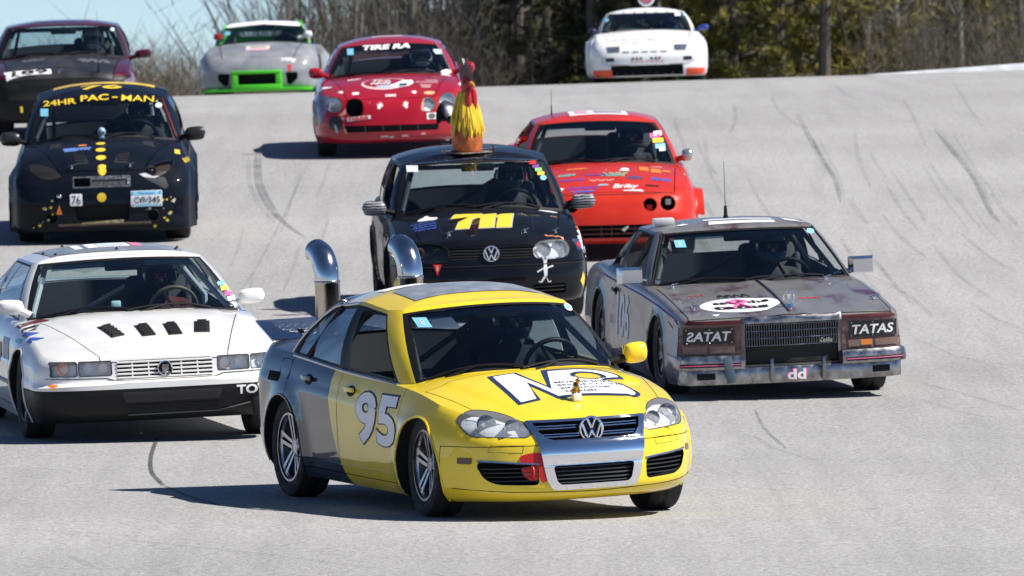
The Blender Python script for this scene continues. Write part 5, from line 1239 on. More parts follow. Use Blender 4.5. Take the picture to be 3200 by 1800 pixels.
for y, z, w, m in ((.545, 1.12, .05, PINK), (.575, 1.135, .04, WHITEP), (.57, 1.075, .055, P('amber_yellow', (.8, .55, .05))), (.585, 1.025, .05, SKYB), (.60, 1.0, .03, WHITEP)): sticker(c, rrect(y - w, z - .02, y + w, z + .02, .006), m)
c.mirror(1, .62, .78, .935, (.115, .12), mat('mirror_silver', (.5, .5, .5), .25, .8), mt=RED)
antenna(c, -.25, -.42, 1.30, .26, -.02, .007)
for x in (-1.29, 1.285):
    b = MB(); rows = []
    for i in range(9):
        a = R(20 + 140 * i / 8); rows.append([Vector((x + (.36 + k * .0) * math.cos(a), .845 + k, .31 + .36 * math.sin(a) - k * .15)) for k in (0, .04, .085)])
    c.mb(b.grid(rows), 'wheel_flare', RED)
wipers(c, [[(-.6, .93), (-.05, .955)], [(.0, .955), (.5, .94)]])
c.shape('bumper_sticker', rrect(.5, .27, .57, .32, .005), 'x', YELP, .004)

# ================= black hatchback 76
c = FOC
sp = c.S['paint']
c.text('windshield_lettering', '24HR', 'x', -.425, 1.325, .335, .05, YELP, bold=.025, off=.006, on='gh', rot=5); c.text('windshield_lettering', 'PAC', 'x', -.075, 1.362, .28, .052, YELP, bold=.025, off=.006, on='gh', rot=2)
sticker(c, rect(.1, 1.357, .155, 1.367), YELP); c.text('windshield_lettering', 'MAN.', 'x', .375, 1.338, .36, .052, YELP, bold=.004, off=.006, on='gh', rot=-5)
c.text('roof_number', '76', 'z', -.08, -.01, .42, .27, YELP, bold=.02, off=.005, on='gh')
sticker(c, [(-.32, -.5), (-.36, 0), (-.32, .52), (-.75, .52), (-.75, -.5)], P('roof_yellow', (.62, .42, .06), var=.3, vs=6), axis='z', name='roof_paint', maxlen=.08)
for x, y, r in ((1.336, -.01, .052), (1.569, -.008, .055), (1.775, -.003, .055), (1.962, .009, .05)): poly_h(c, 'yellow_dot', circ(x, y, r * 1.0, r * .9, 20), YELP)
c.shape('yellow_dot', circ(-.003, .481, .045, .045, 20), 'x', YELP, .004)
squiggle(c, P('logo_blue', (.12, .2, .5)), 1.44, 1.58, -.37, -.26, 4, 8, w=.04); squiggle(c, P('logo_blue', (.12, .2, .5)), 1.44, 1.56, -.25, -.10, 6, 12, w=.02)
poly_h(c, 'hood_sticker', circ(1.38, -.19, .03, .045, 14), ORAP)
VENT = mat('vent_dark', (.008, .008, .01), .7)
for sd in (1, -1):
    o = poly_h(c, 'hood_vent', [(1.64, sd * .275), (1.66, sd * .17), (1.89, sd * .125), (1.90, sd * .255)], VENT)
    for i in range(5):
        t = i / 5; c.strip('louvre', [(1.67 + t * .22, sd * .265), (1.675 + t * .22, sd * .155)], 'z', .012, sp, .004)
    poly_h(c, 'hood_vent', [(1.2, sd * .50), (1.2, sd * .40), (1.40, sd * .42), (1.40, sd * .53)], VENT); hood_pin(c, 1.95, sd * .287)
    h, n = c.hit('x', sd * .50, .293); c.mb(MB().lathe([(.062, h.x + .004), (.055, h.x + .008), (.052, h.x - .04)], 20, (0, sd * .5, .293), 'x'), 'duct_ring', BLACK)
    c.mirror(sd, .62, .815, .99, (.215, .14), mat('mirror_black', (.02, .02, .021), .35), mt=BLACK)
    h0, h1 = c.hit('y', 1.31, .75, -sd)[0], None
b = MB(); h, n = c.hit('x', 0, .63)
for i in range(4): pass
c.shape('radiator', rrect(-.1, .585, .27, .66, .008), 'x', mat('radiator', (.11, .11, .11), .5, .6, 0, .6, 60), -.008)
fr_ = rrect(-.285, .575, .285, .685, .01); c.shape('radiator_frame', [fr_, inset(fr_, .014)], 'x', mat('frame_alu', (.3, .3, .31), .35, .8, 0, .4, 30), .006); c.shape('radiator_frame', [rrect(-.11, .578, .27, .668, .008), rrect(-.095, .592, .255, .655, .006)], 'x', MATS['frame_alu'], .007)
c.shape('number_plate', rrect(-.315, .405, -.195, .52, .012), 'x', WHITEP, .01); c.text('plate_number', '76', 'x', -.255, .462, .085, .085, BLACKP, off=.013)
o = c.shape('licence_plate', rrect(.283, .378, .59, .532, .012), 'x', P('plate_white', (.68, .72, .75)), .012)
c.shape('plate_band', rect(.29, .49, .584, .525), 'x', SKYB, .014); c.shape('plate_band', rect(.34, .382, .55, .4), 'x', SKYB, .014)
c.text('plate_state', 'Minnesota', 'x', .437, .508, .16, .022, BLUP, off=.017); c.text('plate_number', 'CVR', 'x', .375, .443, .115, .062, BLACKP, off=.016, bold=.01); c.text('plate_number', '345', 'x', .51, .443, .115, .062, BLACKP, off=.016, bold=.01); c.shape('plate_dot', circ(.442, .445, .009, .012, 8), 'x', BLUP, .016)
for y, z in ((.3, .515), (.572, .515), (.3, .392), (.572, .392)):
    h, n = c.hit('x', y, z); c.mb(MB().sphere(h + Vector((.016, 0, 0)), .008, 4), 'plate_bolt', STEEL)
h, n = c.hit('x', -.42, .505); c.mb(MB().sphere(h, .032, 8, sq=(1, 1, .8)), 'bumper_lamp', CHROME)
c.shape('orange_cone_sticker', [(-.455, .327), (-.395, .325), (-.425, .42)], 'x', ORAP, .005)
lf = fhl
c.lamp('headlight', lf, .05, [(.50, .72, .048, None)], lens=True, back=mat('lamp_brown', (.05, .03, .02), .4))
c.shape('headlight_cover', rpoly([(-.385, .69), (-.46, .758), (-.58, .796), (-.72, .805), (-.705, .745), (-.595, .67), (-.50, .66)], .03), 'x', mat('cover_black', (.006, .006, .007), .6), .003)
c.shape('broken_edge', rpoly([(.40, .675), (.52, .645), (.62, .66), (.66, .56), (.62, .54), (.52, .60), (.44, .64)], .03), 'x', mat('bare_plastic', (.05, .055, .06), .3), .004); c.shape('broken_edge', [(.37, .69), (.43, .70), (.50, .665), (.58, .665), (.52, .648), (.42, .66)], 'x', mat('chip_white', (.5, .5, .5), .5), .007)
c.shape('splitter_plate', rpoly([(-.204, .205), (.204, .225), (.21, .262), (-.21, .238)], .01), 'x', mat('chipped_yellow', (.5, .42, .22), .6, 0, 0, .6, 30), .01)
c.strip('bumper_bar', [(-.44, .215), (.48, .22)], 'x', .03, mat('bar_rust', (.08, .055, .04), .6, .3, 0, .5, 40), .0)
rnd = random.Random(3)
for i in range(26):
    sd = 1 if i % 3 else -1; y = sd * rnd.uniform(.42, .72); z = rnd.uniform(.17, .46); s_ = rnd.uniform(.006, .022)
    c.shape('paint_chip', [(y - s_, z), (y + s_ * .3, z - s_ * .7), (y + s_, z + s_ * .4), (y, z + s_)], 'x', (YELP, P('chip_cream', (.55, .5, .35)))[i % 2], .004)
squiggle(c, YELP, 1.35, 1.55, .735, .755, 3, 5, w=.03)
for i in range(4): c.shape('yellow_dash', [(1.28 + i * .09, .80), (1.30 + i * .09, .76), (1.335 + i * .09, .77), (1.315 + i * .09, .81)], 'y', YELP, .004, d=-1)
sticker(c, rect(-.62, 1.2, -.54, 1.268), SKYB); sticker(c, circ(.565, 1.268, .034, .022, 14), P('pale_sky', (.6, .72, .8)))
h, n = c.hit('z', 1.12, .0); b = MB().sphere(h + Vector((0, 0, .075)), .042, 10, sq=(1, .95, 1.1)); b.bbox(h + Vector((.012, 0, .022)), (.045, .05, .035), .01); sk = c.mb(b, 'skull_ornament', mat('skull_blue', (.3, .42, .55), .35)); e = MB()
for k in (-1, 1): e.sphere(h + Vector((.036, k * .017, .072)), .012, 6)
c.mb(e, 'eye_socket', DARK, sk)
wipers(c, [[(-.62, .99), (.05, 1.01)], [(.0, 1.01), (.55, .985)]])
for sd in (1, -1):
    sticker(c, [(-.3 + .0, .0), (0, 0), (0, .01), (-.3, .01)], YELP) if False else None
c.strip('windshield_pillar_trim', [(.73, .965), (.66, 1.15), (.595, 1.32)], 'x', .02, P('dark_red', (.2, .01, .02)), .01, on='gh')

# ================= crimson coupe
c = CEL
for nm, p, b in (('headlight', cl1, (.65, .64, .085)), ('headlight', cl2, (.424, .611, .068)), ('headlight', mir(cl1), (-.65, .64, .085))):
    c.lamp(nm, p, .05, [(b[0], b[1], b[2], None)], back=mat('lamp_grey', (.25, .26, .28), .3, .5) if b[0] < 0 else LAMPBACK, lensmat=HAZE2 if b[0] < 0 else HAZY)
for z in (.35, .38): c.strip('mouth_bar', [(-.52, z), (.52, z)], 'x', .012, BLACK, -.01)
for y in (-.3, -.1, .1, .3): c.strip('mouth_post', [(y, .333), (y, .398)], 'x', .014, mat('post_grey', (.03, .03, .032), .5), -.008)
c.text('windshield_lettering', 'TIRE RA', 'x', -.035, 1.215, .55, .05, WHITEP, bold=.05, shear=.2, off=.006, on='gh', rot=1)
poly_h(c, 'hood_sticker', circ(1.52, -.06, .22, .27, 32), P('pale_pink', (.75, .55, .55))); poly_h(c, 'hood_sticker', circ(1.5, -.07, .18, .235, 32), CRIM, .005)
poly_h(c, 'hood_sticker_figure', rpoly([(1.46, .13), (1.42, .25), (1.56, .27), (1.66, .2), (1.70, .05), (1.62, -.02), (1.57, .05)], .03), WHITEP, .006); poly_h(c, 'hood_sticker_figure', rpoly([(1.58, .1), (1.56, .2), (1.64, .19), (1.67, .1)], .02), NAVY, .008); poly_h(c, 'hood_sticker_figure', rpoly([(1.62, -.18), (1.6, .0), (1.68, .02), (1.69, -.12)], .03), P('pale_blue2', (.4, .5, .65)), .007)
c.text('sticker_lettering', 'Tire', 'z', 1.43, -.1, .2, .1, WHITEP, shear=.3, bold=.02, off=.008); c.text('sticker_lettering', 'Raw', 'z', 1.54, -.12, .2, .1, WHITEP, shear=.3, bold=.02, off=.008) if False else squiggle(c, WHITEP, 1.50, 1.58, -.22, .0, 21, 10, w=.02, off=.008)
for x, y, s_, rt in ((1.745, -.56, .055, 20), (1.86, .275, .055, 10)): hand_print(c, x, y, s_, rt, 'z')
for y, z, s_, rt in ((-.13, .605, .052, -35), (.175, .605, .052, 10)): hand_print(c, y, z, s_, rt, 'x')
squiggle(c, WHITEP, 1.2, 1.28, -.48, -.34, 5, 9, w=.02)
poly_h(c, 'hood_sticker', [(1.78, -.435), (1.78, -.36), (1.85, -.36), (1.85, -.435)], WHITEP); poly_h(c, 'hood_sticker', [(1.885, -.06), (1.885, .065), (1.945, .065), (1.945, -.06)], P('pale_rose', (.7, .5, .5))); poly_h(c, 'hood_sticker', circ(1.87, .445, .045, .065, 18), P('pale_orange', (.75, .45, .22)))
for i, (x, y0, y1) in enumerate(((1.40, .41, .55), (1.48, .29, .54), (1.60, .34, .47), (1.66, .36, .45))): squiggle(c, P('pale_rose', (.7, .5, .5)), x, x + .045, y0, y1, 30 + i, 16, w=.014)
poly_h(c, 'hood_sticker', circ(.93, .56, .045, .06, 16), WHITEP) if False else sticker(c, circ(.645, .915, .06, .025, 18), WHITEP)
c.shape('bumper_sticker', [(-.50, .452), (-.235, .475), (-.235, .515), (-.50, .495)], 'x', WHITEP, .005); c.text('bumper_lettering', 'nasa', 'x', -.367, .484, .23, .034, REDP, bold=.03, off=.008, rot=4)
c.shape('bumper_sticker', rect(.405, .445, .52, .515), 'x', WHITEP, .005); c.shape('bumper_sticker', circ(.462, .48, .043, .03, 16), 'x', P('tyre_mark', (.1, .1, .1)), .007)
PEACH = P('bare_peach', (.6, .3, .2), .6)
for q in ([(.34, .56), (.36, .65), (.39, .69), (.375, .62), (.38, .55), (.37, .53)], [(-.545, .56), (-.515, .60), (-.51, .54), (-.56, .51), (-.60, .525)], [(-.59, .495), (-.52, .50), (-.54, .47)], [(-.545, .45), (-.535, .33), (-.50, .30), (-.52, .37), (-.55, .40)], [(.54, .60), (.56, .53), (.60, .50), (.575, .58)], [(-.25, .655), (-.235, .66), (-.235, .64)], [(.16, .655), (.18, .66), (.175, .64)]): c.shape('paint_scrape', rpoly(q, .012), 'x', PEACH, .004)
c.shape('crushed_corner', rpoly([(-.56, .50), (-.70, .52), (-.72, .40), (-.66, .34), (-.56, .36)], .04), 'x', mat('corner_dark', (.03, .008, .01), .5, 0, .3, .6, 18), .004); c.shape('paint_scrape', rpoly([(-.655, .42), (-.63, .425), (-.60, .33), (-.63, .32)], .01), 'x', mat('bare_metal', (.3, .32, .38), .3, .6), .007)
for y, z, w in ((-.08, .27, .05), (.0, .262, .03), (.15, .27, .04), (.36, .285, .025)): c.shape('paint_scrape', [(y - w, z - .008), (y + w, z - .004), (y + w * .7, z + .01), (y - w * .8, z + .008)], 'x', P('scrape_white', (.6, .55, .5)), .004)
for sd in (1, -1): c.mirror(sd, .62, .765 if sd < 0 else .80, .95, (.18, .125), CRIM)
c.shape('fender_damage', rpoly([(1.35, .40), (1.9, .42), (1.95, .62), (1.8, .75), (1.4, .72)], .06), 'y', mat('dented_blue', (.16, .14, .22), .35, 0, .6, .8, 9, .6, 14), .004, d=1)
for x, z, w, hh, m in ((1.45, .78, .14, .08, WHITEP), (1.6, .52, .1, .05, P('pale_grey', (.5, .5, .48))), (1.7, .45, .12, .1, PEACH)): c.shape('fender_sticker', rrect(x - w / 2, z - hh / 2, x + w / 2, z + hh / 2, .02), 'y', m, .007, d=1)
for x, z, w, hh, m in ((1.4, .74, .2, .14, WHITEP), (1.65, .6, .2, .12, P('pale_grey', (.5, .5, .48)))): c.shape('fender_sticker', rpoly([(x - w / 2, z - hh / 2), (x + w / 2, z - hh / 3), (x + w / 2.4, z + hh / 2), (x - w / 2, z + hh / 2)], .03), 'y', m, .005, d=-1)
sticker(c, rect(-.49, 1.14, -.415, 1.205), SKYB); sticker(c, [(.50, 1.165), (.60, 1.16), (.61, 1.11), (.53, 1.115)], P('mint', (.5, .68, .68)))
sticker(c, [(-.3, -.2), (-.3, .15), (-.12, .15), (-.12, -.2)], P('roof_rose', (.6, .4, .45)), axis='z')
wipers(c, [[(-.60, .93), (-.18, .985), (.12, .955)], [(.0, .945), (.3, .985), (.58, .925)]])
c.strip('windshield_trim', [(.53, 1.235), (.62, 1.1), (.70, .92)], 'x', .012, mat('trim_lilac', (.4, .3, .42), .3), .004, on='gh')

# ================= maroon coupe 189
c = CIV
poly_h(c, 'number_panel', [(1.83, -.67), (1.86, -.12), (2.03, -.105), (2.02, -.63)], WHITEP); c.text('race_number', '189', 'z', 1.935, -.36, .42, .15, BLACKP, bold=.03, off=.006)
c.mirror(1, .62, .855, .925, (.21, .105), MAR)
antenna(c, 1.99, .44, c.hit('z', 1.99, .44)[0].z, .72, -.1, .014); hood_pin(c, 2.0, -.02)
squiggle(c, mat('dust_grey', (.09, .09, .095), .6), 1.3, 1.6, .2, .55, 3, 8, w=.06); squiggle(c, mat('dust_grey', (.09, .09, .095), .6), 1.25, 1.45, -.45, -.2, 5, 6, w=.05)
c.strip('tow_strap', [(-.47, .40), (-.465, .33)], 'x', .03, YELP, .01); c.shape('grille_slot', rect(-.62, .47, .62, .56), 'x', DARK, .004); c.shape('headlight_cover', rrect(.48, .56, .74, .66, .02), 'x', DARK, .004); c.shape('headlight_cover', rrect(-.74, .56, -.48, .66, .02), 'x', DARK, .004)
for p in ([(-.15, 1.285), (.10, 1.285)],): pass
sticker(c, circ(.60, 1.215, .025, .016, 12), P('pale_sky', (.6, .72, .8)))
for sd in (1, -1): sticker(c, circ(-.35, sd * .3, .05, .06, 12), REDP, axis='z')
c.shape('fender_scuff', rpoly([(1.4, .55), (1.9, .5), (2.0, .66), (1.6, .76), (1.4, .72)], .05), 'y', mat('scuff', (.25, .2, .26), .4, .3, 0, .8, 12), .003, d=-1)
wipers(c, [[(-.6, .96), (.1, 1.0)], [(0, 1.0), (.6, .96)]])

# ================= silver and green coupe
c = SLV
ring = [(-.40, .415), (.375, .42), (.365, .115), (-.39, .11)]; h, n = c.hit('x', 0, .3)
for (y0, z0, y1, z1) in ((-.405, .375, .38, .425), (-.405, .12, .38, .205)): c.mb(MB().bbox((h.x + .03, (y0 + y1) / 2, (z0 + z1) / 2), (.16, y1 - y0, z1 - z0), .012), 'intake_frame', GRN)
for y in (-.355, .335): c.mb(MB().bbox((h.x + .03, y, .285), (.15, .09, .18), .01), 'intake_frame', GRN)
b = MB(); rows = []
for i in range(21):
    y = -.86 + 1.72 * i / 20; x = 1.72 + .42 * max(0, 1 - (abs(y) / .9) ** 2.6) ** .5; rows.append([Vector((x, y, .10)), Vector((x + .02, y, .14)), Vector((x - .25, y, .165))])
c.mb(b.grid(rows), 'splitter', GRN)
sticker(c, [(-.59, 1.145), (0, 1.19), (.59, 1.145), (.585, 1.21), (0, 1.25), (-.585, 1.21)], WHITEP, name='windshield_banner', off=.008); sticker(c, rect(-.2, 1.185, -.17, 1.225), REDP, off=.012); squiggle(c, WHITEP, 0, 0.01, 0, .01, 1, 1) if False else None
c.text('banner_lettering', 'RACING', 'x', .06, 1.208, .3, .025, P('faint_grey', (.5, .5, .52)), off=.012, on='gh') if False else None
poly_h(c, 'hood_sticker', [(1.24, -.21), (1.24, .16), (1.55, .16), (1.55, -.21)], P('hood_white', (.68, .66, .62))); poly_h(c, 'hood_sticker_band', [(1.47, -.21), (1.47, .16), (1.55, .16), (1.55, -.21)], P('hood_pink', (.65, .35, .45)), .006); squiggle(c, P('hood_print', (.3, .2, .2)), 1.30, 1.44, -.15, .12, 7, 14, w=.03, off=.007)
c.shape('tow_tape', [(.475, .51), (.535, .51), (.525, .40), (.495, .40)], 'x', REDP, .006); squiggle(c, WHITEP, 1.88, 1.93, .38, .6, 12, 9, w=.03)
sticker(c, rect(-.60, 1.03, -.52, 1.09), SKYB)
b = MB()
c.mb(MB().bbox((.5, -.71, 1.01), (.1, .13, .1), .03), 'side_mirror', mat('mirror_dark', (.02, .02, .022), .4)); c.mb(MB().bbox((.555, -.69, 1.01), (.012, .1, .085), .004), 'mirror_tape', REDP); c.mirror(1, .5, .665, 1.0, (.13, .11), WHITEP)
for k in (-.7, .7): c.mb(MB().tube([(-.3, .62 * (1 if k > 0 else -1), 1.17), (.05, .60 * (1 if k > 0 else -1), 1.19), (.55, .75 * (1 if k > 0 else -1), .86)], .016, 6), 'drip_rail', GRN)
c.mb(MB().bbox((-.4, .55, 1.22), (.1, .07, .06), .015), 'roof_lamp', GRN); c.mb(MB().bbox((-.5, .08, 1.265), (.08, .06, .05), .015), 'roof_vent', BLACK)
g_ = MB().bbox((-.75, 0, .98), (.05, 1.0, .1), .02); c.mb(g_, 'interior_panel', GRN)
for sd in (1, -1): c.strip('hood_seam', [(.85, sd * .66), (1.86, sd * .57)], 'z', .012, SEAM, .001)

# ================= white coupe with roof sign
c = POR
for q in ([(-.64, .56), (-.43, .567), (-.44, .475), (-.615, .475)], [(.38, .577), (.59, .577), (.555, .482), (.385, .487)]): c.shape('pop_up_lamp_cover', rpoly(q, .015), 'x', mat('cover_glass', (.10, .12, .16), .2, 0, .4, .3, 20), .004)
for sd in (1, -1):
    c.shape('fog_lamp', rrect(min(sd * .52, sd * .65), .335, max(sd * .52, sd * .65), .395, .01), 'x', mat('fog_dark', (.02, .022, .04), .3), .005)
    h = c.shape('bumper_corner', rpoly([(sd * .555, .11), (sd * .555, .215), (sd * .84, .22), (sd * .845, .12)][::sd], .01), 'x', P('orange_red', (.75, .09, .03)), .006)
    c.text('corner_lettering', 'Spare' if False else 'orange', 'x', sd * .70, .185, .1, .025, P('dark_red', (.2, .01, .02)), off=.009) if False else squiggle(c, WHITEP, 0, .01, 0, .01, 1, 1) if False else None
    sticker(c, circ(sd * .60, 1.0 if sd < 0 else 1.055, .035, .035, 14), SKYB)
for y in (-.345, -.2, -.06, .08, .225): c.shape('nose_slot', rect(y - .05, .466, y + .05, .482), 'x', DARK, .004)
for y in (-.24, -.18, -.12, .04, .105, .16): c.shape('bumper_hole', circ(y, .377, .02, .02, 12), 'x', DARK, .004)
c.text('bumper_lettering', 'LEMONADE' if False else 'mmmmmm', 'x', -.03, .332, .5, .03, P('faded_red', (.6, .2, .18)), off=.005) if False else None
for i in range(7): c.shape('bumper_mark', [(-.27 + i * .075, .318), (-.225 + i * .075, .32), (-.23 + i * .075, .345), (-.262 + i * .075, .34)], 'x', P('faded_red', (.6, .2, .18)), .004)
for x, y0, y1 in ((1.67, -.55, -.45), (1.69, -.40, -.31), (1.70, -.24, -.13), (1.73, -.02, .10), (1.88, -.24, -.16), (1.9, .0, .18)): squiggle(c, P('faint_ink', (.3, .3, .34)), x, x + .09, y0, y1, int(y0 * 100) + 7, 6, w=.02)
for i in range(6): sticker(c, rect(-.49 + i * .165, 1.085 - .0 * i, -.345 + i * .165, 1.115), P('banner_white', (.72, .72, .76)), name='windshield_banner', off=.006)
sticker(c, rect(.44, 1.03, .53, 1.075), WHITEP); c.strip('bumper_seam', [(-.70, .41), (-.70, .32), (-.6, .285), (-.3, .28)], 'x', .008, SEAM, .001); c.strip('bumper_seam', [(.70, .42), (.70, .34), (.6, .29), (.3, .28)], 'x', .008, SEAM, .001)
c.mirror(1, .5, .79, .835, (.16, .09), mat('mirror_blue', (.02, .05, .25), .3)); c.mirror(-1, .5, .76, .83, (.12, .08), mat('mirror_navy', (.012, .016, .05), .35))
for i in range(9): c.strip('splitter_stay', [(-.5 + i * .12, .14), (-.47 + i * .12, .15)], 'x', .02, mat('stay_brown', (.06, .05, .045), .7), -.02)
# round sign on the roof
sg = MB().lathe([(.001, -.26), (.10, -.26), (.125, -.25), (.125, -.2), (.10, -.19), (.001, -.19)], 28, (0, .02, 1.32), 'x'); so = c.mb(sg, 'roof_sign', WHITEP); sg = MB().lathe([(.001, -.186), (.085, -.186)], 24, (0, .02, 1.33), 'x'); c.mb(sg, 'sign_face', P('sign_rose', (.5, .12, .14)), so); sg = MB().lathe([(.09, -.184), (.105, -.184)], 24, (0, .02, 1.33), 'x'); c.mb(sg, 'sign_rim', NAVY, so)
c.mb(MB().box((-.225, .02, 1.18), (.05, .08, .06)), 'sign_bracket', STEEL, so)
# ------------------------------------------------------------------ drivers
def driver_mesh():
    V, E, Rd = [], [], []
    def v(p, r, prev=None):
        V.append(p); Rd.append(r if isinstance(r, tuple) else (r, r))
        if prev is not None: E.append((prev, len(V) - 1))
        return len(V) - 1
    pel = v((0, 0, 0), (.15, .13)); s1 = v((-.06, 0, .18), (.135, .12), pel); ch = v((-.12, 0, .37), (.15, .13), s1); nb = v((-.13, 0, .51), .075, ch)
    nk = v((-.12, 0, .56), .06, nb); hd = v((-.095, 0, .645), .082, nk); v((-.085, 0, .72), .07, hd)
    for k in (-1, 1):
        sh = v((-.11, k * .19, .455), .068, ch); el = v((.13, k * .27, .27), .05, sh); wr = v((.43, k * .185, .355), .033, el); pm = v((.505, k * .17, .385), .034, wr)
        for i, dz in enumerate((.028, .009, -.01, -.028)):
            a = v((.545, k * (.172 - .004 * i), .385 + dz), .0105, pm); b = v((.575, k * (.158 - .004 * i), .388 + dz), .0095, a); v((.565, k * (.135 - .003 * i), .385 + dz), .0085, b)
        t = v((.52, k * .14, .40), .012, pm); v((.55, k * .125, .405), .01, t)
        hp = v((.07, k * .1, -.01), .09, pel); kn = v((.45, k * .14, .1), .066, hp); an = v((.78, k * .12, -.14), .045, kn); v((.87, k * .12, -.1), .036, an)
    me = bpy.data.meshes.new('driver'); me.from_pydata(V, E, []); o = bpy.data.objects.new('driver', me); COL.objects.link(o)
    md = o.modifiers.new('s', 'SKIN'); md.use_smooth_shade = True
    if not me.skin_vertices: bpy.context.view_layer.update()
    for d, r in zip(me.skin_vertices[0].data, Rd): d.radius = r
    me.skin_vertices[0].data[0].use_root = True
    sb = o.modifiers.new('u', 'SUBSURF'); sb.levels = sb.render_levels = 1
    out = bpy.data.meshes.new_from_object(o.evaluated_get(bpy.context.evaluated_depsgraph_get())); bpy.data.objects.remove(o); bpy.data.meshes.remove(me)
    out.materials.clear()
    for q in range(3): out.materials.append(None)
    for p in out.polygons:
        p.use_smooth = True; c = p.center
        p.material_index = 1 if c.z > .53 and abs(c.y) < .12 else 2 if c.x > .44 and c.z > .3 else 0
    return out
DRV = driver_mesh(); SKIN = mat('skin', (.42, .24, .17), .55)
def helmet_mesh():
    m = MB(); r = .138; n, k = 18, 28; C = Vector((-.085, 0, .665)); rows = []
    for i in range(n + 1):
        el = 90 - 140 * i / n; rows.append([])
        for j in range(k + 1):
            az = 360 * j / k; s_ = 1.0 + (.1 if math.cos(R(az)) > .3 and el < -8 else 0)
            rows[-1].append((C + Vector((math.cos(R(el)) * math.cos(R(az)) * r * 1.05 * s_, math.cos(R(el)) * math.sin(R(az)) * r * .93, math.sin(R(el)) * r * 1.0)), el, az))
    for i in range(n):
        for j in range(k):
            q = [rows[i][j], rows[i + 1][j], rows[i + 1][j + 1], rows[i][j + 1]]; el = sum(a[1] for a in q) / 4; az = (360 * (j + .5) / k + 180) % 360 - 180
            win = -14 < el < 24 and abs(az) < 62
            if not win: m.add([a[0] for a in q], [(0, 1, 2, 3)], 0)
    for i in range(n + 1): pass
    m.sphere(C + Vector((-.012, 0, .0)), r * .93, 10, 1, sq=(.95, .9, .98)) if False else None
    me = m.mesh('helmet', [None, None], merge=.0005); me.materials.clear(); return me
HEL = helmet_mesh()
def face_mesh():
    m = MB(); m.sphere((-.012, 0, .645), .02, 6, 0, sq=(1, .75, 1.3))
    for k in (-1, 1): m.sphere((-.017, k * .032, .672), .009, 6, 1, sq=(1, 1.3, .6)); m.sphere((-.0105, k * .032, .672), .0035, 5, 2); m.tube([(-.011, k * .046, .69), (-.007, k * .03, .694), (-.009, k * .016, .69)], .0035, 5, 3)
    m.tube([(-.012, -.022, .61), (-.006, 0, .607), (-.012, .022, .61)], .005, 5, 3)
    me = m.mesh('face', [SKIN, mat('eye_white', (.35, .33, .31), .4), BLACKP, mat('lips', (.26, .13, .1), .5)]); finish(me); return me
FAC = face_mesh()
def add_driver(c, label, suit, helm, glove=None, hmark=None):
    S = c.S; cx = S['gh'][0][0]; dx = S.get('seatx', cx - 1.2); zs = min(0, interp(S['roof'], dx - .1) - 1.44); px = c.swc.x - .575
    T = c.M @ c.BM @ Matrix.Translation((px, S.get('dy', .36), min(.56 + zs, c.swc.z - .37 + .06) - .045))
    root = bpy.data.objects.new('person', None); COL.objects.link(root); root.matrix_world = T; root.empty_display_size = .2
    me = DRV.copy(); me.materials.clear()
    for q in (suit, SKIN, glove or suit): me.materials.append(q)
    link('body', me, root); hm = HEL.copy(); hm.materials.clear(); hm.materials.append(helm); finish(hm, True, 40); ho = link('helmet', hm, root); link('face', FAC, root)
    st = MB().tube([(-.085 + .15 * math.cos(a), .133 * math.sin(a), .72 + .03 * math.cos(a)) for a in [R(65 + 230 * i / 16) for i in range(17)]], .007, 5); hb = st.mesh('helmet_band', [hmark or BLACKP]); finish(hb); link('helmet_band', hb, ho)
    tag(root, label, 'person', 'drivers at the wheel')
H = lambda n, c_, r=.25: mat('helmet_' + n, c_, r, 0, .6)
SU = lambda n, c_: mat('suit_' + n, c_, .85)
add_driver(JET, 'driver in dark blue helmet at the wheel of the yellow sedan', SU('black', (.02, .02, .024)), H('navy', (.02, .03, .07)))
add_driver(SEV, 'driver with red gloves at the wheel of the grey luxury car', SU('charcoal', (.03, .03, .034)), H('slate', (.06, .10, .16)), mat('glove_red', (.45, .02, .03), .7))
add_driver(ELD, 'driver in black helmet at the wooden steering wheel of the white coupe', SU('dark_red', (.10, .012, .012)), H('black', (.012, .012, .014)))
add_driver(GOL, 'driver in dark grey helmet inside the black hatchback numbered 711', SU('black', (.02, .02, .024)), H('grey', (.06, .065, .075)))
add_driver(INT, 'driver in black helmet inside the orange red coupe', SU('black', (.02, .02, .024)), H('black', (.012, .012, .014)), mat('glove_orange', (.5, .1, .04), .7))
add_driver(FOC, 'driver in grey helmet inside the black hatchback with yellow dots', SU('black', (.02, .02, .024)), H('smoke', (.05, .05, .055)))
add_driver(CEL, 'driver in white and blue helmet inside the crimson coupe', SU('dark', (.03, .03, .04)), H('white', (.6, .66, .75)), None, BLUP)
add_driver(CIV, 'driver in pale helmet inside the maroon coupe with black hood', SU('black', (.02, .02, .024)), H('pale', (.5, .5, .5)))
add_driver(SLV, 'driver in dark helmet inside the silver coupe with green intake', SU('black', (.02, .02, .024)), H('black', (.012, .012, .014)))
add_driver(POR, 'driver in blue helmet inside the white coupe with the roof sign', SU('blue', (.02, .04, .12)), H('blue', (.03, .1, .3)))
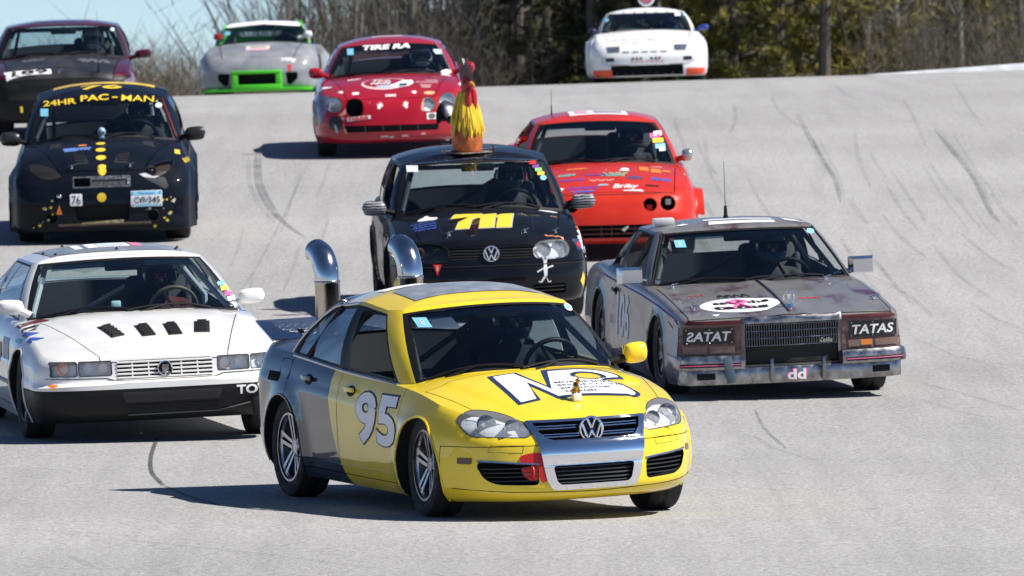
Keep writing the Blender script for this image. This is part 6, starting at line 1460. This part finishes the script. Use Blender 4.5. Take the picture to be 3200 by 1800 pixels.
# ------------------------------------------------------------------ rooster sculpture on the roof of the black hatchback
c = GOL; hz = c.hit('z', 0, -.05, on='gh')[0].z
rooster = bpy.data.objects.new('rooster_sculpture', None); COL.objects.link(rooster); rooster.matrix_world = c.M @ c.BM @ Matrix.Translation((.02, -.045, hz - .005)) @ Matrix.Rotation(R(30), 4, 'Z')
tag(rooster, 'painted metal rooster with yellow feather cape bolted to the black hatchback roof', 'sculpture')
ORM = mat('rooster_orange', (.55, .14, .03), .45, .2, 0, .5, 14, .5, 30); YF = mat('rooster_yellow', (.72, .46, .02), .45); CRED = mat('rooster_red', (.45, .02, .02), .4); CMB = mat('rooster_comb', (.06, .012, .015), .4); TB = mat('rooster_tail', (.05, .06, .09), .35, .4, 0, .4, 20)
MB().lathe([(.10, -.0), (.132, .012), (.142, .07), (.14, .14), (.128, .22), (.108, .32), (.085, .42), (.06, .52), (.03, .56), (.001, .565)], 24, (0, 0, 0), 'z').build('body', [ORM], rooster)
b = MB().bbox((0, 0, .0), (.32, .34, .012), .004); b.build('mounting_plate', mat('weld_plate', (.3, .22, .18), .5, .5, 0, .6, 30), rooster)
for sd in (-1, 1): MB().tube([(.02, sd * .1, .02), (.02, sd * .30, .025)], .008, 6).tube([(.02, sd * .27, .0), (.02, sd * .27, .05)], .012, 6).build('mounting_rod', STEEL, rooster)
def feather(w, l, curl=.02):
    m = MB(); rows = []
    for i in range(6):
        t = i / 5; ww = w * math.sin(math.pi * (.12 + .83 * t)) ** .7; rows.append([Vector((curl * math.sin(t * 3) + .006, -ww, -l * t)), Vector((curl * math.sin(t * 3) + .016, 0, -l * t)), Vector((curl * math.sin(t * 3) + .006, ww, -l * t))])
    return m.grid(rows).mesh('feather', [YF])
FM = feather(.024, .16, .008); finish(FM)
rnd = random.Random(5)
for ring_, (z, r, n) in enumerate(((.325, .112, 17), (.385, .10, 15), (.445, .086, 13), (.50, .072, 11), (.55, .056, 9))):
    for i in range(n):
        a = 2 * math.pi * (i + .5 * (ring_ % 2)) / n; o = link('feather', FM, rooster)
        o.matrix_local = Matrix.Translation((r * math.cos(a), r * math.sin(a), z)) @ Matrix.Rotation(a, 4, 'Z') @ Matrix.Rotation(R(-9 + rnd.uniform(-6, 6)), 4, 'Y') @ Matrix.Scale(rnd.uniform(.75, 1.25), 4)
MB().sphere((.02, 0, .60), .06, 10, sq=(1.25, .8, 1.6)).build('head', [CRED], rooster)
MB().tube([(.08, 0, .625), (.12, 0, .615), (.155, 0, .59)], [.026, .018, .003], 8).build('beak', mat('beak_orange', (.6, .2, .05), .4), rooster)
for sd in (-1, 1):
    MB().sphere((.085, sd * .03, .475), .055, 8, sq=(.55, .6, 2.1)).build('wattle', [CRED], rooster); MB().sphere((.05, sd * .044, .64), .012, 6).build('eye', BLACKP, rooster)
pts = [(.10, .66), (.115, .73), (.09, .72), (.085, .80), (.05, .76), (.035, .86), (.0, .79), (-.03, .85), (-.05, .76), (-.08, .76), (-.07, .66), (-.03, .62), (.06, .63)]
MB().prism(pts, 'y', -.012, .012).build('comb', CMB, rooster, smooth=False)
for i in range(9):
    t = i / 8; a = R(-30 + 60 * t); m = MB(); hgt = .24 + .26 * math.sin(math.pi * (.25 + .6 * t)); P3 = []
    for k in range(9):
        s_ = k / 8; P3.append(Vector((-.06 - .24 * math.sin(math.pi * .62 * s_), -.05 * s_ + (t - .5) * .16 * s_, .10 + hgt * .78 * math.sin(math.pi * s_ * .8) - .06 * s_)))
    rows = []
    for k, p in enumerate(P3): ww = .045 * math.sin(math.pi * (.15 + .8 * k / 8)); rows.append([p + Vector((0, -ww, .0)), p + Vector((0, 0, .014)), p + Vector((0, ww, .0))])
    m.grid(rows).build('tail_feather', [ORM if i == 7 else TB], rooster)

# ------------------------------------------------------------------ tyre marks and cracks on the track
def streak_mat(name, col, alpha, sc=6.):
    m = bpy.data.materials.new(name); nt, N, L, Pn = nodes(m); Pn.inputs['Base Color'].default_value = (*col, 1); Pn.inputs['Roughness'].default_value = .8; tc = N.new('ShaderNodeTexCoord'); n = N.new('ShaderNodeTexNoise'); n.inputs['Scale'].default_value = sc; n.inputs['Detail'].default_value = 5
    L.new(tc.outputs['Object'], n.inputs[0]); r = N.new('ShaderNodeMapRange'); r.inputs[1].default_value = .3; r.inputs[2].default_value = .7; r.inputs[3].default_value = alpha * .3; r.inputs[4].default_value = alpha; L.new(n.outputs[0], r.inputs[0]); L.new(r.outputs[0], Pn.inputs['Alpha']); return m
SK = streak_mat('skid', (.12, .12, .122), .4, 1.5); SK2 = streak_mat('skid_faint', (.15, .15, .152), .15, 1.5); CRK = streak_mat('crack', (.05, .05, .05), .9, 9)
def mark(uv, w, m, name='skid_mark', taper=True):
    G = [on_ground(u, v) for u, v in uv]; n = 26; pts = []
    for i in range(n + 1):
        t = i / n * (len(G) - 1); k = min(int(t), len(G) - 2); f = t - k
        p0, p1, p2, p3 = G[max(0, k - 1)], G[k], G[k + 1], G[min(len(G) - 1, k + 2)]
        pts.append(.5 * ((2 * p1) + (p2 - p0) * f + (2 * p0 - 5 * p1 + 4 * p2 - p3) * f * f + (3 * p1 - p0 - 3 * p2 + p3) * f ** 3))
    rows = []
    for i, p in enumerate(pts):
        d = (pts[min(n, i + 1)] - pts[max(0, i - 1)]).normalized(); q = Vector((-d.y, d.x, 0)); ww = w * .5 * (min(1, 6 * min(i, n - i) / n + .15) if taper else 1)
        rows.append([Vector((p.x + q.x * s_ * ww, p.y + q.y * s_ * ww, gz(p.x + q.x * s_ * ww, p.y + q.y * s_ * ww) + .006)) for s_ in (-1, -.33, .33, 1)])
    return MB().grid(rows).build(name, m, track, smooth=True, ang=180, normals=True)
mark([(655, 385), (655, 450), (680, 510), (715, 560), (770, 600)], .05, SK); mark([(645, 385), (645, 455), (670, 515), (705, 558)], .045, SK); mark([(625, 395), (628, 460), (650, 510), (690, 562)], .06, SK2)
mark([(2350, 325), (2400, 385), (2450, 450), (2490, 530), (2515, 560)], .055, SK); mark([(2356, 322), (2412, 388), (2462, 452), (2500, 530)], .04, SK2)
mark([(2045, 350), (2070, 400), (2100, 450), (2115, 510)], .05, SK); mark([(2060, 350), (2085, 400), (2112, 450), (2125, 515)], .04, SK2)
for a in ([(2100, 215), (2130, 240), (2175, 255)], [(1775, 350), (1780, 400), (1800, 440)], [(1845, 260), (1850, 300), (1835, 340)], [(2240, 430), (2290, 500), (2330, 560)], [(2420, 590), (2480, 640), (2560, 690)], [(2220, 540), (2260, 590), (2330, 650)], [(2300, 1000), (2430, 1040), (2576, 1060)], [(2290, 960), (2400, 985), (2570, 1035)], [(1940, 240), (1960, 280), (2010, 320)], [(2270, 250), (2300, 300), (2330, 370)], [(2200, 700), (2280, 740), (2350, 800)], [(1900, 1100), (1950, 1130), (2050, 1160)], [(2150, 330), (2160, 400), (2190, 470)], [(2400, 210), (2430, 260), (2470, 320)], [(2180, 640), (2230, 690), (2260, 730)], [(2350, 620), (2420, 700), (2510, 760)], [(2320, 860), (2420, 900), (2540, 920)], [(2440, 760), (2500, 800), (2570, 830)]): mark(a, .05, SK2)
for a in ([(120, 1340), (350, 1365), (650, 1395), (1000, 1440)], [(20, 1330), (400, 1355)], [(170, 1400), (260, 1440)], [(640, 1240), (760, 1260)]): mark(a, .05, SK2)
mark([(395, 1105), (380, 1150), (382, 1190), (410, 1222)], .03, CRK, 'crack', False); mark([(410, 1222), (480, 1252), (560, 1275)], .02, CRK, 'crack')
mark([(780, 400), (720, 530), (680, 610), (630, 700), (600, 740)], .03, SK2, 'crack'); mark([(1900, 265), (2200, 300), (2570, 325)], .05, SK2, 'seam_line', False); mark([(2300, 470), (2576, 500)], .04, SK2, 'seam_line', False)
mark([(1900, 1030), (1925, 1080), (1980, 1130)], .025, SK, 'crack')
r3 = random.Random(8)
for i in range(28):
    u, v = r3.uniform(1680, 2540), r3.uniform(225, 760); L_ = r3.uniform(60, 170); k = .25 + .5 * (v / 800) + .25 * (u - 1700) / 800
    mark([(u, v), (u + L_ * k * .45, v + L_ * .5), (u + L_ * k, v + L_)], r3.uniform(.03, .07), SK2)
for i in range(8):
    u, v = r3.uniform(560, 1000), r3.uniform(400, 700); L_ = r3.uniform(60, 140); mark([(u, v), (u - L_ * .15, v + L_ * .5), (u - L_ * .35, v + L_)], r3.uniform(.025, .05), SK2)
# ------------------------------------------------------------------ white edge line and sandy verge beyond the crest on the right
rows = []; rows2 = []
for i in range(31):
    t = i / 30; x = 3.4 + 5.0 * t; y = 150 + 2 * t; z = gz(x, y); hgt = -.03 + .24 * t
    rows.append([Vector((x, y, z - .3)), Vector((x, y, z + hgt)), Vector((x, y + .25, z + hgt + .01)), Vector((x, y + .25, z - .3))])
tag(MB().grid(rows).build('barrier_wall', mat('white_wash', (.72, .74, .76), .6, 0, 0, .25, 3), ang=30), 'long low white barrier wall beyond the track crest at right', 'wall')
for i in range(15):
    t = i / 14; x = 7.6 + 3.4 * t; rows2.append([Vector((x, 141.5, gz(x, 141.5) - .05)), Vector((x, 143, gz(x, 143) + .0 + .22 * t)), Vector((x, 146, gz(x, 146) + .32 * t)), Vector((x, 150, gz(x, 150)))])
tag(MB().grid(rows2).build('sand_verge', mat('sand', (.40, .27, .17), .9, 0, 0, .3, 3), ang=180), kind='structure')
# ------------------------------------------------------------------ woods beyond the crest
BARK = [mat('bark_grey', (.14, .125, .108), .9, 0, 0, .4, 6), mat('bark_brown', (.11, .092, .075), .9, 0, 0, .4, 6), mat('bark_pale', (.25, .225, .2), .9, 0, 0, .4, 5)]
def bare_tree(seed, H=7., r0=.11, low=.5, nl=26):
    rnd = random.Random(seed); tr = MB(); br = MB(); P0 = []
    for i in range(9):
        t = i / 8; P0.append(Vector((.18 * math.sin(seed + t * 3.1) * t, .18 * math.cos(seed * 2 + t * 2.3) * t, H * t)))
    tr.tube(P0, [r0 * (1 - .85 * i / 8) for i in range(9)], 8)
    def at(z):
        t = max(0, min(.999, z / H)) * 8; k = int(t); return P0[k].lerp(P0[k + 1], t - k)
    def twig(p, d, l, r, dep):
        pts = [p]; q = p.copy(); dd = d.copy()
        for i in range(4):
            dd = (dd + Vector((rnd.uniform(-.28, .28), rnd.uniform(-.28, .28), rnd.uniform(-.1, .3)))).normalized(); q = q + dd * l / 4; pts.append(q.copy())
        br.tube(pts, [r * (1 - .8 * i / 4) for i in range(5)], 4 if dep == 0 else 3, caps=False)
        if dep < 2:
            for k in range((6, 5)[dep]):
                j = rnd.randint(1, 3); e = (pts[j + 1] - pts[j]).normalized(); sd = Vector((rnd.uniform(-1, 1), rnd.uniform(-1, 1), rnd.uniform(-.2, .9))).normalized()
                twig(pts[j].lerp(pts[j + 1], rnd.random()), (e * .6 + sd * .8).normalized(), l * rnd.uniform(.35, .6), r * .5, dep + 1)
    for i in range(nl):
        z = H * rnd.uniform(low / H, .98); a = rnd.uniform(0, 6.283); up = rnd.uniform(.1, .9)
        twig(at(z), Vector((math.cos(a), math.sin(a), up)).normalized(), rnd.uniform(.5, 1.5) * (1.25 - z / H * .7), r0 * .3 * (1.15 - z / H * .7), 0)
    a, b = tr.mesh('trunk', [BARK[0]], normals=False), br.mesh('branches', [BARK[0]], normals=False); finish(a); finish(b, True, 80); return a, b
NEED = [mat('needles_olive', (.18, .16, .02), .7, 0, 0, .45, 2.5), mat('needles_green', (.06, .07, .016), .7, 0, 0, .45, 2.5)]
def pine(seed, H=8.):
    rnd = random.Random(seed); tr = MB(); nd = MB()
    tr.tube([(0, 0, 0), (.05, .02, H * .4), (.0, .05, H * .8), (0, 0, H)], [.14, .1, .06, .02], 8); k = 0
    for i in range(34):
        z = .5 + (H - .8) * i / 34 + rnd.uniform(-.15, .15); a = rnd.uniform(0, 6.283); L0 = (2.0 - 1.4 * z / H) * rnd.uniform(.6, 1.1); d = Vector((math.cos(a), math.sin(a), rnd.uniform(-.05, .35))).normalized()
        p0 = Vector((.03, .02, z)); pts = [p0 + d * L0 * t + Vector((0, 0, .12 * t * t)) for t in (0, .35, .7, 1)]; tr.tube(pts, [.03, .022, .014, .005], 4, caps=False)
        for j in range(16):
            t = rnd.uniform(.3, 1.02); cc = p0 + d * L0 * t + Vector((rnd.gauss(0, .13), rnd.gauss(0, .13), .12 * t * t + rnd.gauss(.03, .07)))
            for q in range(15):
                e = Vector((rnd.gauss(0, 1), rnd.gauss(0, 1), rnd.gauss(.35, .8))).normalized(); s_ = e.orthogonal().normalized() * .016; l = rnd.uniform(.14, .26); b = len(nd.v)
                nd.v += [tuple(cc - s_), tuple(cc + s_), tuple(cc + e * l)]; nd.f.append((b, b + 1, b + 2)); nd.m.append(0)
    a, b = tr.mesh('trunk', [BARK[1]], normals=False), nd.mesh('crown', [NEED[0]], normals=False); finish(a); return a, b
BT = [bare_tree(s_, H_, r_, .4, n_) for s_, H_, r_, n_ in ((1, 7.5, .12, 22), (2, 6.5, .085, 20), (3, 8, .14, 26), (4, 6, .06, 18))]
SB = [bare_tree(s_, H_, r_, .15, 22) for s_, H_, r_ in ((11, 3.2, .04), (12, 2.8, .035))]
PN = [pine(s_) for s_ in (1, 2, 3)]
def plant_tree(u, y, protos, k, name, label, cat, grp, sc=1., mats=None, crown='branches'):
    d = ray(u, 300); x = d.x * y; z = tz(max(-70, min(70, x)), y) - .05
    root = bpy.data.objects.new(name, None); COL.objects.link(root); root.matrix_world = Matrix.Translation((x, y, z)) @ Matrix.Rotation(k * 1.7 + u * .01, 4, 'Z') @ Matrix.Scale(sc, 4)
    a, b = protos[k % len(protos)]
    for nm, me, m in (('trunk', a, mats and mats[0]), (crown, b, mats and mats[1])):
        o = link(nm, me, root)
        if m: o.material_slots[0].link = 'OBJECT'; o.material_slots[0].material = m
    tag(root, label, cat, grp); return root
rnd = random.Random(21)
for i in range(46):
    u = 745 + i * 41 + rnd.uniform(-18, 18)
    if 1740 < u < 2230: continue
    k = rnd.randint(0, 3); bm_ = BARK[2] if (i % 4 == 0 and u < 1350) or (u > 2230 and i % 2) else BARK[1] if 1250 < u < 1900 else BARK[0]
    plant_tree(u, rnd.uniform(184, 205), BT, k, 'bare_tree', {0: 'leafless tree with grey bark', 1: 'leafless tree with brown bark', 2: 'leafless tree with pale bark'}[BARK.index(bm_)] + (' in the wood left of the white crest coupe' if u < 1630 else ' in the wood right of the white crest coupe'), 'tree', 'leafless trees beyond the crest', rnd.uniform(.8, 1.1), (bm_, BARK[0] if bm_ is BARK[2] else bm_))
for i, (u, y) in enumerate(((1700, 197), (1790, 186), (1850, 183), (1905, 188), (1960, 182), (2015, 186), (2070, 181), (2125, 186), (2180, 182), (2235, 189), (1600, 187), (1470, 193), (1310, 190), (1375, 186), (1545, 186), (1650, 184), (1435, 187), (1255, 192), (1700, 188), (1495, 184), (2570, 190), (2490, 203), (1810, 195), (2040, 196))):
    plant_tree(u, y, PN, i, 'pine_tree', ('dark green pine tree in the wood behind the white crest coupe' if 1000 < u < 1800 else 'olive green pine tree right of the white crest coupe' if u < 2300 else 'olive green pine tree at the far right end of the wood'), 'tree', 'pine trees beyond the crest', rnd.uniform(.85, 1.1), (BARK[1], NEED[1] if u < 1800 and u > 1000 else NEED[0]), 'crown')
for i in range(30):
    u = -40 + i * 26 + rnd.uniform(-12, 12); sc = .6 + .12 * math.sin(i * .9) + (.25 if u > 600 else 0)
    plant_tree(u, rnd.uniform(178, 190), SB, i, 'bare_shrub', 'low leafless brown shrub on the far slope at left', 'shrub', 'leafless shrubs on the far slope', sc, (BARK[0], BARK[(0, 1, 0, 2)[i % 4]]))
for i, u in enumerate((655, 700)): plant_tree(u, 192, BT, i + 1, 'bare_sapling', 'slender leafless sapling standing above the brown shrubs', 'tree', 'saplings above the shrubs', .42 + .06 * i, (BARK[2], BARK[2]))
# dense far brush behind the trees, too fine to count
def brush(name, u0, u1, y0, y1, n, h0, h1, m, label, seed, wd=.02):
    r2 = random.Random(seed); b = MB()
    for i in range(n):
        u = r2.uniform(u0, u1); y = r2.uniform(y0, y1); x = (u - 1288) / F_PX * y; z = tz(max(-70, min(70, x)), y); h = r2.uniform(h0, h1) * (.75 + .25 * math.sin(u * .02) + .15 * math.sin(u * .057)); p = Vector((x, y, z)); pts = []
        lean = Vector((r2.gauss(0, .27), r2.gauss(0, .1), 1))
        w = wd * r2.uniform(.5, 1.5); q = p + lean * h; md = p + lean * h * .5 + Vector((r2.gauss(0, .2), 0, 0)); s_ = len(b.v)
        b.v += [tuple(p + Vector((-w, 0, 0))), tuple(p + Vector((w, 0, 0))), tuple(md + Vector((w * .7, 0, 0))), tuple(md + Vector((-w * .7, 0, 0))), tuple(q)]
        b.f += [(s_, s_ + 1, s_ + 2, s_ + 3), (s_ + 3, s_ + 2, s_ + 4)]; b.m += [0, 0]
        for k in range(7):
            t = r2.uniform(.2, .98); a = p + lean * h * t; e = Vector((r2.uniform(-1, 1), r2.uniform(-.4, .4), r2.uniform(.2, 1))).normalized() * r2.uniform(.3, 1.0); s_ = len(b.v)
            b.v += [tuple(a + Vector((-w * .4, 0, 0))), tuple(a + Vector((w * .4, 0, 0))), tuple(a + e)]; b.f.append((s_, s_ + 1, s_ + 2)); b.m.append(0)
    o = b.build(name, m, smooth=False, normals=False); tag(o, label, 'brush', kind='stuff'); return o
brush('underbrush', 735, 3500, 206, 232, 8800, 4.0, 8.0, mat('brush_dark', (.09, .083, .065), .95, 0, 0, .5, 1.2), 'dense dark leafless brush filling the wood behind the trees', 3, .035)
brush('scrub', -900, 720, 176, 196, 12000, 1.3, 2.7, mat('brush_brown', (.19, .155, .11), .95, 0, 0, .5, 1.2), 'brown leafless scrub covering the far slope at left', 4, .014)
for k_, (a_, b_, n_) in enumerate(((720, 1230, 800), (2230, 3400, 1500))):
    brush('undergrowth', a_, b_, 178, 184, n_, 1.0, 4.6, mat('brush_tan', (.16, .135, .10), .95, 0, 0, .5, 1.2), ('brown undergrowth along the foot of the wood left of the white crest coupe', 'brown undergrowth along the foot of the wood at the far right')[k_], 5, .009)
